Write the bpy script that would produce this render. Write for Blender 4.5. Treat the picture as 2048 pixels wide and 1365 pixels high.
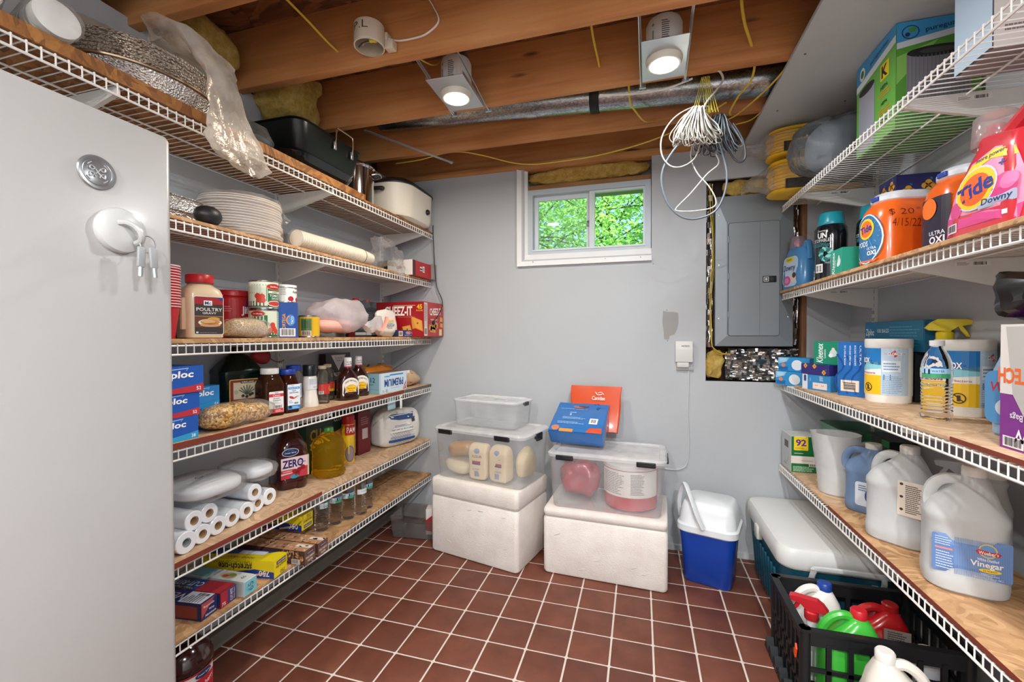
import bpy, math, random
from mathutils import Vector, Matrix, noise
for _o in list(bpy.data.objects): bpy.data.objects.remove(_o)
SC = bpy.context.scene
COL = SC.collection
PI = math.pi
# ------------------------------------------------------------------ camera
F_PX = 876.69
_y, _p, _r = 0.284944, -0.014085, -0.0022486
_f = Vector((-math.sin(_y)*math.cos(_p), math.cos(_y)*math.cos(_p), math.sin(_p)))
_ri = Vector((math.cos(_y), math.sin(_y), 0)); _u = _ri.cross(_f)
_rt = math.cos(_r)*_ri + math.sin(_r)*_u
_up = -math.sin(_r)*_ri + math.cos(_r)*_u
cam = bpy.data.cameras.new('camera'); cam.sensor_width = 36; cam.lens = F_PX/2048*36
cam.clip_start = .02
camo = bpy.data.objects.new('camera', cam); COL.objects.link(camo)
camo.matrix_world = Matrix(((_rt.x, _up.x, -_f.x, 0), (_rt.y, _up.y, -_f.y, 0), (_rt.z, _up.z, -_f.z, 1.233), (0, 0, 0, 1)))
SC.camera = camo
# ------------------------------------------------------------------ sky, sun, exposure
W = bpy.data.worlds.new('world'); SC.world = W; W.use_nodes = True
_n = W.node_tree.nodes; _bg = _n['Background']
_sk = _n.new('ShaderNodeTexSky'); _sk.sky_type = 'NISHITA'; _sk.sun_disc = False
_sk.sun_elevation = math.radians(52); _sk.sun_rotation = math.radians(150)
W.node_tree.links.new(_sk.outputs[0], _bg.inputs[0]); _bg.inputs[1].default_value = .22
_s = bpy.data.lights.new('sun', 'SUN'); _s.energy = 11; _s.angle = .01; _s.color = (1, .95, .85)
_so = bpy.data.objects.new('sun', _s); COL.objects.link(_so); _so.rotation_euler = Vector((-.35, .25, -.9)).to_track_quat('-Z', 'Y').to_euler()
VS = SC.view_settings
VS.view_transform = 'Standard'; VS.look = 'None'; VS.gamma = 1; VS.use_curve_mapping = False
VS.exposure = 0.53
LAMP_W = 15.0
# ------------------------------------------------------------------ helpers: materials
def lin(c):
    if isinstance(c, str):
        c = c.lstrip('#'); c = [int(c[i:i+2], 16)/255 for i in (0, 2, 4)]
    return tuple((x/12.92 if x <= .04045 else ((x+.055)/1.055)**2.4) for x in c[:3]) + (1,)
MATS = {}
class NT:
    def __init__(s, name):
        m = bpy.data.materials.new(name); m.use_nodes = True; s.m = m; s.t = m.node_tree
        s.b = s.t.nodes['Principled BSDF']; s.out = s.t.nodes['Material Output']
    def n(s, typ, **kw):
        nd = s.t.nodes.new('ShaderNode'+typ)
        for k, v in kw.items():
            if k in nd.inputs: nd.inputs[k].default_value = v
            else: setattr(nd, k, v)
        return nd
    def l(s, a, b): s.t.links.new(a, b)
    def coord(s, scale=(1, 1, 1), kind='Object'):
        tc = s.n('TexCoord'); mp = s.n('Mapping'); mp.inputs['Scale'].default_value = scale
        s.l(tc.outputs[kind], mp.inputs[0]); return mp.outputs[0]
    def ramp(s, fac, stops):
        r = s.n('ValToRGB'); e = r.color_ramp.elements
        while len(e) < len(stops): e.new(.5)
        for k, (p, c) in enumerate(stops): e[k].position = p; e[k].color = lin(c)
        s.l(fac, r.inputs[0]); return r.outputs[0]
    def bump(s, h, strength=.3, dist=.01):
        b = s.n('Bump', Strength=strength, Distance=dist); s.l(h, b.inputs['Height']); s.l(b.outputs[0], s.b.inputs['Normal'])
    def set(s, **kw):
        for k, v in kw.items(): s.b.inputs[k].default_value = v
def mat(col, rough=.5, metal=0., var=.06, vscale=14., bump=0., bscale=60., name=None, coat=0., emit=0., spec=.5):
    key = (str(col), rough, metal, var, bump, bscale, coat, emit, spec)
    if key in MATS: return MATS[key]
    N = NT(name or 'mat_%s' % str(col).strip('#()').replace(', ', '_')[:12])
    N.set(Roughness=rough, Metallic=metal); N.b.inputs['Specular IOR Level'].default_value = spec
    base = lin(col)
    if var > 0:
        nz = N.n('TexNoise', Scale=vscale, Detail=4.); N.l(N.coord(), nz.inputs['Vector'])
        mx = N.n('Mix', data_type='RGBA'); mx.inputs[6].default_value = tuple(max(0, c*(1-var)) for c in base[:3])+(1,)
        mx.inputs[7].default_value = tuple(min(1, c*(1+var)) for c in base[:3])+(1,)
        N.l(nz.outputs['Fac'], mx.inputs[0]); N.l(mx.outputs[2], N.b.inputs['Base Color'])
    else: N.b.inputs['Base Color'].default_value = base
    if bump:
        nb = N.n('TexNoise', Scale=bscale, Detail=3.); N.l(N.coord(), nb.inputs['Vector']); N.bump(nb.outputs['Fac'], bump, .003)
    if coat: N.b.inputs['Coat Weight'].default_value = coat; N.b.inputs['Coat Roughness'].default_value = .1
    if emit:
        N.b.inputs['Emission Color'].default_value = base; N.b.inputs['Emission Strength'].default_value = emit
    MATS[key] = N.m; return N.m
def ink(col): return mat(col, .42, var=0)
def film(name, tint='#ffffff', opac=.18, rough=.12, haze=.3, bump=.0, bscale=30., gloss=.5, dif=.5):
    """thin clear plastic: see-through, with a hazy part and a fresnel gloss"""
    if name in MATS: return MATS[name]
    N = NT(name); t = N.t; t.nodes.remove(N.b)
    tr = N.n('BsdfTransparent'); tr.inputs[0].default_value = lin(tint)
    df = N.n('BsdfTranslucent'); df.inputs[0].default_value = lin(tint)
    d2 = N.n('BsdfDiffuse'); d2.inputs[0].default_value = lin(tint)
    dm = N.n('MixShader'); dm.inputs[0].default_value = dif; N.l(df.outputs[0], dm.inputs[1]); N.l(d2.outputs[0], dm.inputs[2])
    a = N.n('MixShader'); a.inputs[0].default_value = opac; N.l(tr.outputs[0], a.inputs[1]); N.l(dm.outputs[0], a.inputs[2])
    gl = N.n('BsdfGlossy', Roughness=rough); fr = N.n('LayerWeight', Blend=.25)
    mu = N.n('Math', operation='MULTIPLY'); mu.inputs[1].default_value = gloss; N.l(fr.outputs['Fresnel'], mu.inputs[0])
    b = N.n('MixShader'); N.l(mu.outputs[0], b.inputs[0]); N.l(a.outputs[0], b.inputs[1]); N.l(gl.outputs[0], b.inputs[2])
    N.l(b.outputs[0], N.out.inputs['Surface'])
    if haze:
        nz = N.n('TexNoise', Scale=bscale*.4, Detail=3.); N.l(N.coord(), nz.inputs['Vector'])
        mr = N.n('MapRange'); mr.inputs[1].default_value = .35; mr.inputs[2].default_value = .7
        mr.inputs[3].default_value = opac*(1-haze); mr.inputs[4].default_value = min(1, opac*(1+haze))
        N.l(nz.outputs['Fac'], mr.inputs[0]); N.l(mr.outputs[0], a.inputs[0])
    if bump:
        nb = N.n('TexNoise', Scale=bscale, Detail=4., Roughness=.65); N.l(N.coord(), nb.inputs['Vector'])
        bp = N.n('Bump', Strength=bump, Distance=.006); N.l(nb.outputs['Fac'], bp.inputs['Height'])
        for q in (gl, df, d2): N.l(bp.outputs[0], q.inputs['Normal'])
        N.l(bp.outputs[0], fr.inputs['Normal'])
    MATS[name] = N.m; return N.m
def glassy(name, col, rough=.05, ior=1.33, trans=1., bump=0., bscale=40):
    if name in MATS: return MATS[name]
    N = NT(name); N.b.inputs['Base Color'].default_value = lin(col); N.set(Roughness=rough, IOR=ior)
    N.b.inputs['Transmission Weight'].default_value = trans
    if bump:
        nb = N.n('TexNoise', Scale=bscale, Detail=2.); N.l(N.coord(), nb.inputs['Vector']); N.bump(nb.outputs['Fac'], bump, .004)
    MATS[name] = N.m; return N.m
def foil_mat(name='foil', col='#d8dade', scale=45., strength=.9, rough=.22):
    if name in MATS: return MATS[name]
    N = NT(name); N.set(Metallic=1., Roughness=rough); N.b.inputs['Base Color'].default_value = lin(col)
    v = N.n('TexVoronoi', Scale=scale, feature='F1'); N.l(N.coord(), v.inputs['Vector'])
    nz = N.n('TexNoise', Scale=scale*.6, Detail=6., Roughness=.7); N.l(N.coord(), nz.inputs['Vector'])
    ad = N.n('Math', operation='ADD'); N.l(v.outputs['Distance'], ad.inputs[0]); N.l(nz.outputs['Fac'], ad.inputs[1])
    N.bump(ad.outputs[0], strength, .012); MATS[name] = N.m; return N.m
def osb_mat(name, c0, c1, c2, scale=1., rough=.75):
    if name in MATS: return MATS[name]
    N = NT(name); N.set(Roughness=rough)
    nz = N.n('TexNoise', Scale=3.*scale, Detail=2.); co = N.coord((1, 1, 1)); N.l(co, nz.inputs['Vector'])
    ml = N.n('Mix', data_type='RGBA', blend_type='LINEAR_LIGHT'); ml.inputs[0].default_value = .35
    N.l(co, ml.inputs[6]); N.l(nz.outputs['Color'], ml.inputs[7])
    mp = N.n('Mapping'); mp.inputs['Scale'].default_value = (9*scale, 30*scale, 30*scale); mp.inputs['Rotation'].default_value = (0, 0, 1.1)
    N.l(ml.outputs[2], mp.inputs[0])
    v = N.n('TexVoronoi', Scale=1.6); N.l(mp.outputs[0], v.inputs['Vector'])
    n2 = N.n('TexNoise', Scale=3., Detail=8., Roughness=.7); N.l(mp.outputs[0], n2.inputs['Vector'])
    sp = N.n('SeparateColor'); N.l(v.outputs['Color'], sp.inputs[0])
    av = N.n('Math', operation='ADD'); N.l(sp.outputs[0], av.inputs[0]); N.l(n2.outputs['Fac'], av.inputs[1])
    hf = N.n('Math', operation='MULTIPLY'); hf.inputs[1].default_value = .5; N.l(av.outputs[0], hf.inputs[0])
    N.l(N.ramp(hf.outputs[0], [(.18, c0), (.5, c1), (.8, c2)]), N.b.inputs['Base Color'])
    N.bump(n2.outputs['Fac'], .25, .003); MATS[name] = N.m; return N.m
def wood_mat(name, c0, c1, c2, axis='x', rough=.65, scale=1.):
    if name in MATS: return MATS[name]
    N = NT(name); N.set(Roughness=rough)
    s = {'x': (1.2, 26, 26), 'y': (26, 1.2, 26), 'z': (26, 26, 1.2)}[axis]
    co = N.coord(tuple(q*scale for q in s))
    nz = N.n('TexNoise', Scale=1., Detail=6., Roughness=.62, Distortion=.8); N.l(co, nz.inputs['Vector'])
    n2 = N.n('TexNoise', Scale=2.3*scale, Detail=2.); N.l(N.coord(), n2.inputs['Vector'])
    vk = N.n('TexVoronoi', Scale=1., feature='F1', Randomness=1.)
    N.l(N.coord(tuple(q*scale for q in {'x': (2.2, 9, 9), 'y': (9, 2.2, 9), 'z': (9, 9, 2.2)}[axis])), vk.inputs['Vector'])
    av = N.n('Math', operation='MULTIPLY_ADD'); av.inputs[1].default_value = .5; N.l(n2.outputs['Fac'], av.inputs[0])
    hf = N.n('Math', operation='MULTIPLY'); hf.inputs[1].default_value = .5; N.l(nz.outputs['Fac'], hf.inputs[0]); N.l(hf.outputs[0], av.inputs[2])
    c = N.ramp(av.outputs[0], [(.3, c0), (.5, c1), (.72, c2)])
    kn = N.ramp(vk.outputs['Distance'], [(.07, '#3a2416'), (.13, '#ffffff')])
    mx = N.n('Mix', data_type='RGBA', blend_type='MULTIPLY'); mx.inputs[0].default_value = .8
    N.l(c, mx.inputs[6]); N.l(kn, mx.inputs[7]); N.l(mx.outputs[2], N.b.inputs['Base Color'])
    N.bump(nz.outputs['Fac'], .15, .003); MATS[name] = N.m; return N.m
# ------------------------------------------------------------------ helpers: meshes
def rr(w, d, r, n=4, ox=0, oy=0):
    """rounded rectangle outline, counter-clockwise"""
    r = max(1e-4, min(r, w/2-1e-4, d/2-1e-4)); P = []
    for cx, cy, a0 in ((w/2-r, d/2-r, 0), (-w/2+r, d/2-r, PI/2), (-w/2+r, -d/2+r, PI), (w/2-r, -d/2+r, 1.5*PI)):
        for k in range(n+1):
            a = a0+PI/2*k/n; P.append((ox+cx+r*math.cos(a), oy+cy+r*math.sin(a)))
    return P
def cr(pts, k=6, closed=False):
    """Catmull-Rom through points"""
    P = [Vector(p) for p in pts]; n = len(P); out = []
    rng = range(n) if closed else range(n-1)
    for i in rng:
        if closed: a, b, c, d = P[(i-1) % n], P[i], P[(i+1) % n], P[(i+2) % n]
        else: a, b, c, d = P[max(i-1, 0)], P[i], P[i+1], P[min(i+2, n-1)]
        for j in range(k):
            t = j/k
            out.append(.5*((2*b)+(c-a)*t+(2*a-5*b+4*c-d)*t*t+(3*b-a-3*c+d)*t**3))
    if not closed: out.append(P[-1])
    return out
class MB:
    def __init__(s): s.v = []; s.f = []; s.m = []
    def add(s, vs, fs, mi=0):
        o = len(s.v); s.v += [tuple(v) for v in vs]; s.f += [tuple(i+o for i in f) for f in fs]; s.m += [mi]*len(fs); return s
    def box(s, x0, y0, z0, x1, y1, z1, mi=0):
        return s.add([(x0, y0, z0), (x1, y0, z0), (x1, y1, z0), (x0, y1, z0), (x0, y0, z1), (x1, y0, z1), (x1, y1, z1), (x0, y1, z1)],
                     [(0, 3, 2, 1), (4, 5, 6, 7), (0, 1, 5, 4), (1, 2, 6, 5), (2, 3, 7, 6), (3, 0, 4, 7)], mi)
    def loft(s, secs, cap0=True, cap1=True, mi=0, closed=True):
        n = len(secs[0]); V = [p for q in secs for p in q]; F = []
        for i in range(len(secs)-1):
            for k in range(n if closed else n-1):
                a = i*n+k; b = i*n+(k+1) % n; F.append((a, b, b+n, a+n))
        if cap0: F.append(tuple(range(n-1, -1, -1)))
        if cap1: F.append(tuple((len(secs)-1)*n+k for k in range(n)))
        return s.add(V, F, mi)
    def rloft(s, secs, n=4, cap0=True, cap1=True, mi=0):
        """secs: (z, w, d, r[, ox, oy])"""
        return s.loft([[(x, y, q[0]) for x, y in rr(q[1], q[2], q[3], n, *(q[4:6] if len(q) > 4 else ()))] for q in secs], cap0, cap1, mi)
    def rbox(s, x0, y0, z0, x1, y1, z1, r=.004, rv=None, n=3, mi=0):
        """box with rounded upright edges and chamfered top and bottom"""
        w, d = x1-x0, y1-y0; rv = r if rv is None else rv; e = min(r, (z1-z0)*.3); ox, oy = (x0+x1)/2, (y0+y1)/2; q = e*.3
        return s.rloft([(z0, w-2*e, d-2*e, rv, ox, oy), (z0+q, w-2*q, d-2*q, rv, ox, oy), (z0+e, w, d, rv, ox, oy),
                        (z1-e, w, d, rv, ox, oy), (z1-q, w-2*q, d-2*q, rv, ox, oy), (z1, w-2*e, d-2*e, rv, ox, oy)], n, mi=mi)
    def lathe(s, prof, n=24, cap0=True, cap1=True, c=(0, 0), mi=0, fn=None):
        S = []
        for r, z in prof:
            S.append([(c[0]+r*math.cos(2*PI*k/n)*(fn(k/n, z) if fn else 1), c[1]+r*math.sin(2*PI*k/n)*(fn(k/n, z) if fn else 1), z) for k in range(n)])
        return s.loft(S, cap0, cap1, mi)
    def tube(s, pts, r, n=6, closed=False, mi=0, flat=1.):
        P = [Vector(p) for p in pts]; N = len(P); S = []; up = None
        for i in range(N):
            t = (P[(i+1) % N]-P[i-1]) if closed else (P[min(i+1, N-1)]-P[max(i-1, 0)])
            if t.length < 1e-9: t = Vector((0, 0, 1))
            t.normalize()
            if up is None:
                up = Vector((0, 0, 1)) if abs(t.z) < .9 else Vector((1, 0, 0))
            up = (up-t*up.dot(t)); up = up.normalized() if up.length > 1e-6 else t.orthogonal().normalized()
            sd = t.cross(up); rad = r[i] if isinstance(r, (list, tuple)) else r
            S.append([P[i]+(sd*math.cos(2*PI*k/n)+up*math.sin(2*PI*k/n)*flat)*rad for k in range(n)])
        if closed: S.append(S[0]); return s.loft(S, False, False, mi)
        return s.loft(S, True, True, mi)
    def prism(s, poly, h0, h1, axis='z', mi=0):
        n = len(poly)
        g = {'z': lambda p, h: (p[0], p[1], h), 'y': lambda p, h: (p[0], h, p[1]), 'x': lambda p, h: (h, p[0], p[1])}[axis]
        V = [g(p, h0) for p in poly]+[g(p, h1) for p in poly]
        F = [(k, (k+1) % n, (k+1) % n+n, k+n) for k in range(n)]+[tuple(range(n-1, -1, -1)), tuple(range(n, 2*n))]
        return s.add(V, F, mi)
    def blob(s, c, size, nu=20, nv=14, e=2.6, amp=.0, freq=8., seed=0, mi=0):
        """superellipsoid with noise: pillows, bags"""
        S = []
        sg = lambda x, p: math.copysign(abs(x)**p, x)
        for j in range(nv+1):
            b = -PI/2+PI*j/nv; ring = []
            for i in range(nu):
                a = 2*PI*i/nu; q = 2/e
                p = Vector((sg(math.cos(a), q)*sg(max(math.cos(b), 1e-4), q), sg(math.sin(a), q)*sg(max(math.cos(b), 1e-4), q), sg(math.sin(b), q)))
                w = Vector((p.x*size[0]/2, p.y*size[1]/2, p.z*size[2]/2))
                if amp: w += w.normalized()*amp*noise.noise(w*freq+Vector((seed, seed*1.7, 0)))
                ring.append((c[0]+w.x, c[1]+w.y, c[2]+w.z))
            S.append(ring)
        return s.loft(S, True, True, mi)
    def warp(s, fn): s.v = [tuple(fn(Vector(v))) for v in s.v]; return s
    def crumple(s, amp, freq, seed=0):
        def f(v):
            q = v*freq+Vector((seed, 2*seed, 3*seed))
            return v+noise.noise_vector(q)*amp+noise.noise_vector(q*2.7)*amp*.45
        return s.warp(f)
    def rot(s, rx=0, ry=0, rz=0, loc=(0, 0, 0)):
        M = Matrix.Translation(loc) @ Matrix.Rotation(rz, 4, 'Z') @ Matrix.Rotation(ry, 4, 'Y') @ Matrix.Rotation(rx, 4, 'X')
        s.v = [tuple(M @ Vector(v)) for v in s.v]; return s
    def build(s, name, mats, parent=None, loc=(0, 0, 0), rot=(0, 0, 0), smooth=True, ang=38, label=None):
        me = bpy.data.meshes.new(name); me.from_pydata(s.v, [], s.f); me.update()
        mats = mats if isinstance(mats, (list, tuple)) else [mats]
        for m in mats: me.materials.append(m)
        if len(mats) > 1: me.polygons.foreach_set('material_index', s.m)
        if smooth:
            me.polygons.foreach_set('use_smooth', [True]*len(me.polygons)); me.set_sharp_from_angle(angle=math.radians(ang))
        return link(name, me, parent, loc, rot, label)
def link(name, me, parent=None, loc=(0, 0, 0), rot=(0, 0, 0), label=None):
    o = bpy.data.objects.new(name, me); COL.objects.link(o); o.location = loc; o.rotation_euler = rot
    if parent is not None: o.parent = parent
    if label: o['label'] = label
    return o
def tag(o, label, cat, group=None):
    o['label'] = label; o['category'] = cat
    if group: o['group'] = group
    return o
def struct(o): o['kind'] = 'structure'; return o
def thing(name, label, cat, loc=(0, 0, 0), rz=0, group=None, rot=None):
    o = link(name, None, None, loc, rot or (0, 0, rz)); o.empty_display_size = .05
    return tag(o, label, cat, group)
def dup(root, loc, rz=None, label=None, group=None):
    def cp(o, par):
        c = o.copy(); COL.objects.link(c); c.parent = par
        for ch in [q for q in bpy.data.objects if q.parent == o]: cp(ch, c)
        return c
    r = cp(root, None); r.location = loc
    if rz is not None: r.rotation_euler = (0, 0, rz)
    if label: r['label'] = label
    if group: r['group'] = group
    return r
# ------------------------------------------------------------------ helpers: flat print (labels, lettering)
TX = {}
def glyphs(s, bold=0.):
    k = (s, bold)
    if k not in TX:
        c = bpy.data.curves.new('t', 'FONT'); c.body = s; c.resolution_u = 2; c.offset = bold
        o = bpy.data.objects.new('t', c); me = bpy.data.meshes.new_from_object(o)
        V = [(v.co.x, v.co.y) for v in me.vertices]; Fc = [tuple(p.vertices) for p in me.polygons]
        bpy.data.objects.remove(o); bpy.data.curves.remove(c); bpy.data.meshes.remove(me)
        if V:
            x0 = min(v[0] for v in V); x1 = max(v[0] for v in V); y0 = min(v[1] for v in V); y1 = max(v[1] for v in V)
            V = [((v[0]-x0)/max(x1-x0, 1e-6), (v[1]-y0)/max(y1-y0, 1e-6)) for v in V]
            TX[k] = (V, Fc, (x1-x0)/max(y1-y0, 1e-6))
        else: TX[k] = ([], [], 1)
    return TX[k]
class Print:
    """2-D artwork in (u, v) metres, later laid on a surface as thin inked faces"""
    def __init__(s): s.it = []; s.cols = []
    def ci(s, c):
        if c not in s.cols: s.cols.append(c)
        return s.cols.index(c)
    def faces(s, V, Fc, c, L): s.it.append((V, Fc, s.ci(c), L)); return s
    def rect(s, u0, v0, u1, v1, c, L=0, n=None):
        n = n or max(1, min(14, int(abs(u1-u0)/.011)))
        V = [(u0+(u1-u0)*k/n, v) for v in (v0, v1) for k in range(n+1)]
        return s.faces(V, [(k, k+1, n+2+k, n+1+k) for k in range(n)], c, L)
    def rrect(s, u0, v0, u1, v1, r, c, L=0):
        P = rr(u1-u0, v1-v0, r, 4, (u0+u1)/2, (v0+v1)/2)
        return s.poly(P, c, L)
    def poly(s, P, c, L=0):
        n = len(P); cx = sum(p[0] for p in P)/n; cy = sum(p[1] for p in P)/n
        V = [(cx, cy)]+[(cx+(p[0]-cx)*.5, cy+(p[1]-cy)*.5) for p in P]+list(P)
        Fc = [(0, 1+k, 1+(k+1) % n) for k in range(n)]+[(1+k, 1+n+k, 1+n+(k+1) % n, 1+(k+1) % n) for k in range(n)]
        return s.faces(V, Fc, c, L)
    def ell(s, cx, cy, rx, ry, c, L=0, n=22, rot=0):
        ca, sa = math.cos(rot), math.sin(rot)
        return s.poly([(cx+rx*math.cos(2*PI*k/n)*ca-ry*math.sin(2*PI*k/n)*sa, cy+rx*math.cos(2*PI*k/n)*sa+ry*math.sin(2*PI*k/n)*ca) for k in range(n)], c, L)
    def ring(s, cx, cy, rx, ry, w, c, L=0, n=24, a0=0, a1=2*PI):
        V = []; 
        for k in range(n+1):
            a = a0+(a1-a0)*k/n
            V += [(cx+rx*math.cos(a), cy+ry*math.sin(a)), (cx+(rx-w)*math.cos(a), cy+(ry-w)*math.sin(a))]
        return s.faces(V, [(2*k, 2*k+2, 2*k+3, 2*k+1) for k in range(n)], c, L)
    def line(s, pts, w, c, L=1):
        P = [Vector((p[0], p[1], 0)) for p in pts]; V = []
        for i in range(len(P)):
            t = P[min(i+1, len(P)-1)]-P[max(i-1, 0)]; nn = Vector((-t.y, t.x, 0)).normalized()*w/2
            V += [(P[i]+nn)[:2], (P[i]-nn)[:2]]
        return s.faces(V, [(2*k, 2*k+1, 2*k+3, 2*k+2) for k in range(len(P)-1)], c, L)
    def text(s, t, cx, cy, h, c, L=2, w=None, rot=0, bold=.012, shear=0, flip=False, arc=0.):
        V, Fc, asp = glyphs(t, bold); w = w or asp*h; ca, sa = math.cos(rot), math.sin(rot); out = []
        for x, y in V:
            a = (x-.5)*w+shear*(y-.5)*h; b = (y-.5)*h+arc*(1-(2*x-1)**2)
            if flip: a, b = -a, -b
            out.append((cx+a*ca-b*sa, cy+a*sa+b*ca))
        return s.faces(out, Fc, c, L)
    def bars(s, u0, v0, u1, v1, c='#181818', bg='#f4f4f4', L=2, n=17, seed=1, vert=True):
        R = random.Random(seed)
        if bg: s.rect(u0, v0, u1, v1, bg, L)
        a, b = (u0, u1) if vert else (v0, v1); m = (b-a)*.08; x = a+m; st = (b-a-2*m)/n
        for k in range(n):
            ww = st*R.uniform(.25, .8)
            if vert: s.rect(x, v0+(v1-v0)*.14, x+ww, v1-(v1-v0)*.1, c, L+1, 1)
            else: s.rect(u0+(u1-u0)*.1, x, u1-(u1-u0)*.14, x+ww, c, L+1, 1)
            x += st
        return s
    def lines(s, u0, v0, u1, v1, n, c='#444444', L=2, fill=.45, seed=3):
        """lines of small print too fine to read"""
        R = random.Random(seed); st = (v1-v0)/n
        for k in range(n):
            y = v1-(k+.5)*st; x = u0; end = u0+(u1-u0)*R.uniform(.7, 1.)
            while x < end:
                ww = min(R.uniform(.05, .16)*(u1-u0), end-x); s.rect(x, y-st*fill/2, x+ww*.86, y+st*fill/2, c, L, 1); x += ww
        return s
    def build(s, name, parent, fn, step=.00035, label=None):
        mb = MB()
        for V, Fc, mi, L in s.it:
            P = [fn(u, v, .0005+L*step) for u, v in V]; mb.add(P, Fc, mi)
        return mb.build(name, [ink(c) for c in s.cols], parent, smooth=False, label=label)
# surfaces for print: local frames whose front faces -Y
def front(y, x0=0, z0=0): return lambda u, v, h: (x0+u, y-h, z0+v)
def back_of(y, x0=0, z0=0): return lambda u, v, h: (x0-u, y+h, z0+v)
def right(x, y0=0, z0=0): return lambda u, v, h: (x+h, y0+u, z0+v)
def left(x, y0=0, z0=0): return lambda u, v, h: (x-h, y0-u, z0+v)
def top(z, x0=0, y0=0): return lambda u, v, h: (x0+u, y0+v, z+h)
def cyl(r, z0=0, a0=0, rfn=None):
    def f(u, v, h):
        q = (rfn(v) if rfn else r)+h; a = a0+u/r
        return (q*math.sin(a), -q*math.cos(a), z0+v)
    return f
# ================================================================== THE ROOM
YB, XL, XR, ZJ, ZS, YF = 2.659, -1.645, 1.04, 2.27, 2.515, -1.9
T = .16
m_wall = mat('#b2b6ba', .75, var=.03, vscale=3, bump=.12, bscale=180, name='painted_drywall')
m_white = mat('#eceded', .4, var=.02, name='white_paint')
m_wire = mat('#e6e4df', .38, var=.03, name='white_vinyl_wire')
m_tile = None
def tile_mat():
    N = NT('quarry_tile'); N.set(Roughness=.52)
    co = N.coord((1, 1, 1), 'Object'); oi = N.n('ObjectInfo')
    ad = N.n('VectorMath', operation='ADD'); N.l(co, ad.inputs[0]); N.l(oi.outputs['Location'], ad.inputs[1])
    nz = N.n('TexNoise', Scale=9., Detail=6., Roughness=.65); N.l(ad.outputs[0], nz.inputs['Vector'])
    n2 = N.n('TexNoise', Scale=160., Detail=2.); N.l(ad.outputs[0], n2.inputs['Vector'])
    c = N.ramp(nz.outputs['Fac'], [(.25, '#5a3022'), (.55, '#6b3b2b'), (.85, '#7a4733')])
    mr = N.n('MapRange'); mr.inputs[3].default_value = .86; mr.inputs[4].default_value = 1.1; N.l(oi.outputs['Random'], mr.inputs[0])
    hs = N.n('HueSaturation'); N.l(c, hs.inputs['Color']); N.l(mr.outputs[0], hs.inputs['Value'])
    N.l(hs.outputs[0], N.b.inputs['Base Color']); N.bump(n2.outputs['Fac'], .12, .002); return N.m
m_tile = tile_mat()
m_grout = mat('#cfc3b8', .9, var=.12, vscale=30, name='grout')
# floor and tiles
fl = struct(MB().box(XL, YF, -.06, XR, YB+.05, -.0025).build('floor', m_grout))
g = .1525/2; e = .0025
tb = MB().loft([[(x, y, z) for x, y in rr(2*w, 2*w, .004, 1)] for z, w in ((-.006, g), (-.0012, g), (0, g-e))], cap0=False)
tile_me = tb.build('tile', m_tile).data
bpy.data.objects.remove(bpy.data.objects['tile'])
rest = MB()
for r in range(-14, 9):
    for c in range(-1, 17):
        x = (c+.5-9.688)*T; y = (r+.5+8.305)*T
        x0, x1, y1 = max(x-g, XL+.002), min(x+g, XR-.002), min(y+g, YB)
        if x1-x0 < .02 or y1-(y-g) < .02 or y+g < YF: continue
        whole = x0 == x-g and x1 == x+g and y1 == y+g
        if r >= -3:
            if whole: link('tile', tile_me, fl, (x, y, 0))
            else:
                w, d = x1-x0, y1-(y-g)
                MB().rloft([(-.006, w, d, .004), (-.0012, w, d, .004), (0, w-2*e, d-2*e, .004)], 1, cap0=False).build('tile', m_tile, fl, ((x0+x1)/2, (y-g+y1)/2, 0))
        else: rest.rloft([(-.006, x1-x0, y1-y+g, .004, (x0+x1)/2, (y-g+y1)/2), (0, x1-x0-2*e, y1-y+g-2*e, .004, (x0+x1)/2, (y-g+y1)/2)], 1, cap0=False)
o = rest.build('tile', m_tile, fl); o['kind'] = 'stuff'
# walls
WX0, WX1, WZ0, WZ1 = -.7, .061, 1.70, 2.262     # window opening
PX0, PX1, PZ0, PZ1 = .351, .841, .972, 2.09      # cut-out round the breaker panel
wb = MB()
for x0, x1, z0, z1 in ((XL-.12, WX0, 0, 2.262), (WX0, WX1, 0, WZ0), (WX1, PX0, 0, 2.262), (PX0, PX1, 0, PZ0), (PX0, PX1, PZ1, 2.262), (PX1, XR+.12, 0, 2.262)):
    wb.box(x0, YB, z0, x1, YB+.016, z1)
struct(wb.build('wall_back', m_wall, smooth=False))
struct(MB().box(XL-.12, YB+.13, 0, WX0, YB+.25, ZS).box(WX1, YB+.13, 0, XR+.12, YB+.25, ZS).box(WX0, YB+.13, 0, WX1, YB+.25, WZ0).box(WX0, YB+.11, 2.13, WX1, YB+.25, ZS).build('wall_foundation', mat('#8d8b86', .9, bump=.4), smooth=False))
struct(MB().box(XL-.016, YF, 0, XL, YB, 2.297).build('wall_left', m_wall, smooth=False))
struct(MB().box(XL-.25, YF, 0, XL-.13, YB+.25, ZS).build('wall_foundation', mat('#3d2a1c', .9, var=.3, bump=.4), smooth=False))
struct(MB().box(XR, YF, 0, XR+.016, YB, ZS).box(XR+.016, YF, 0, XR+.12, YB+.25, ZS).build('wall_right', m_wall, smooth=False))
struct(MB().box(XL-.25, YF-.1, 0, XR+.12, YF, ZS).build('wall_front', m_wall, smooth=False))
struct(MB().box(XL, YB-.012, 0, PX1+.2, YB, .032).build('baseboard_back', mat('#b9bcbc', .8)))
struct(MB().box(XL, .7, 0, XL+.05, YB-.012, .06).build('baseboard_left', mat('#77746c', .95, var=.2, bump=.5), smooth=False))
mend = MB()
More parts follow.
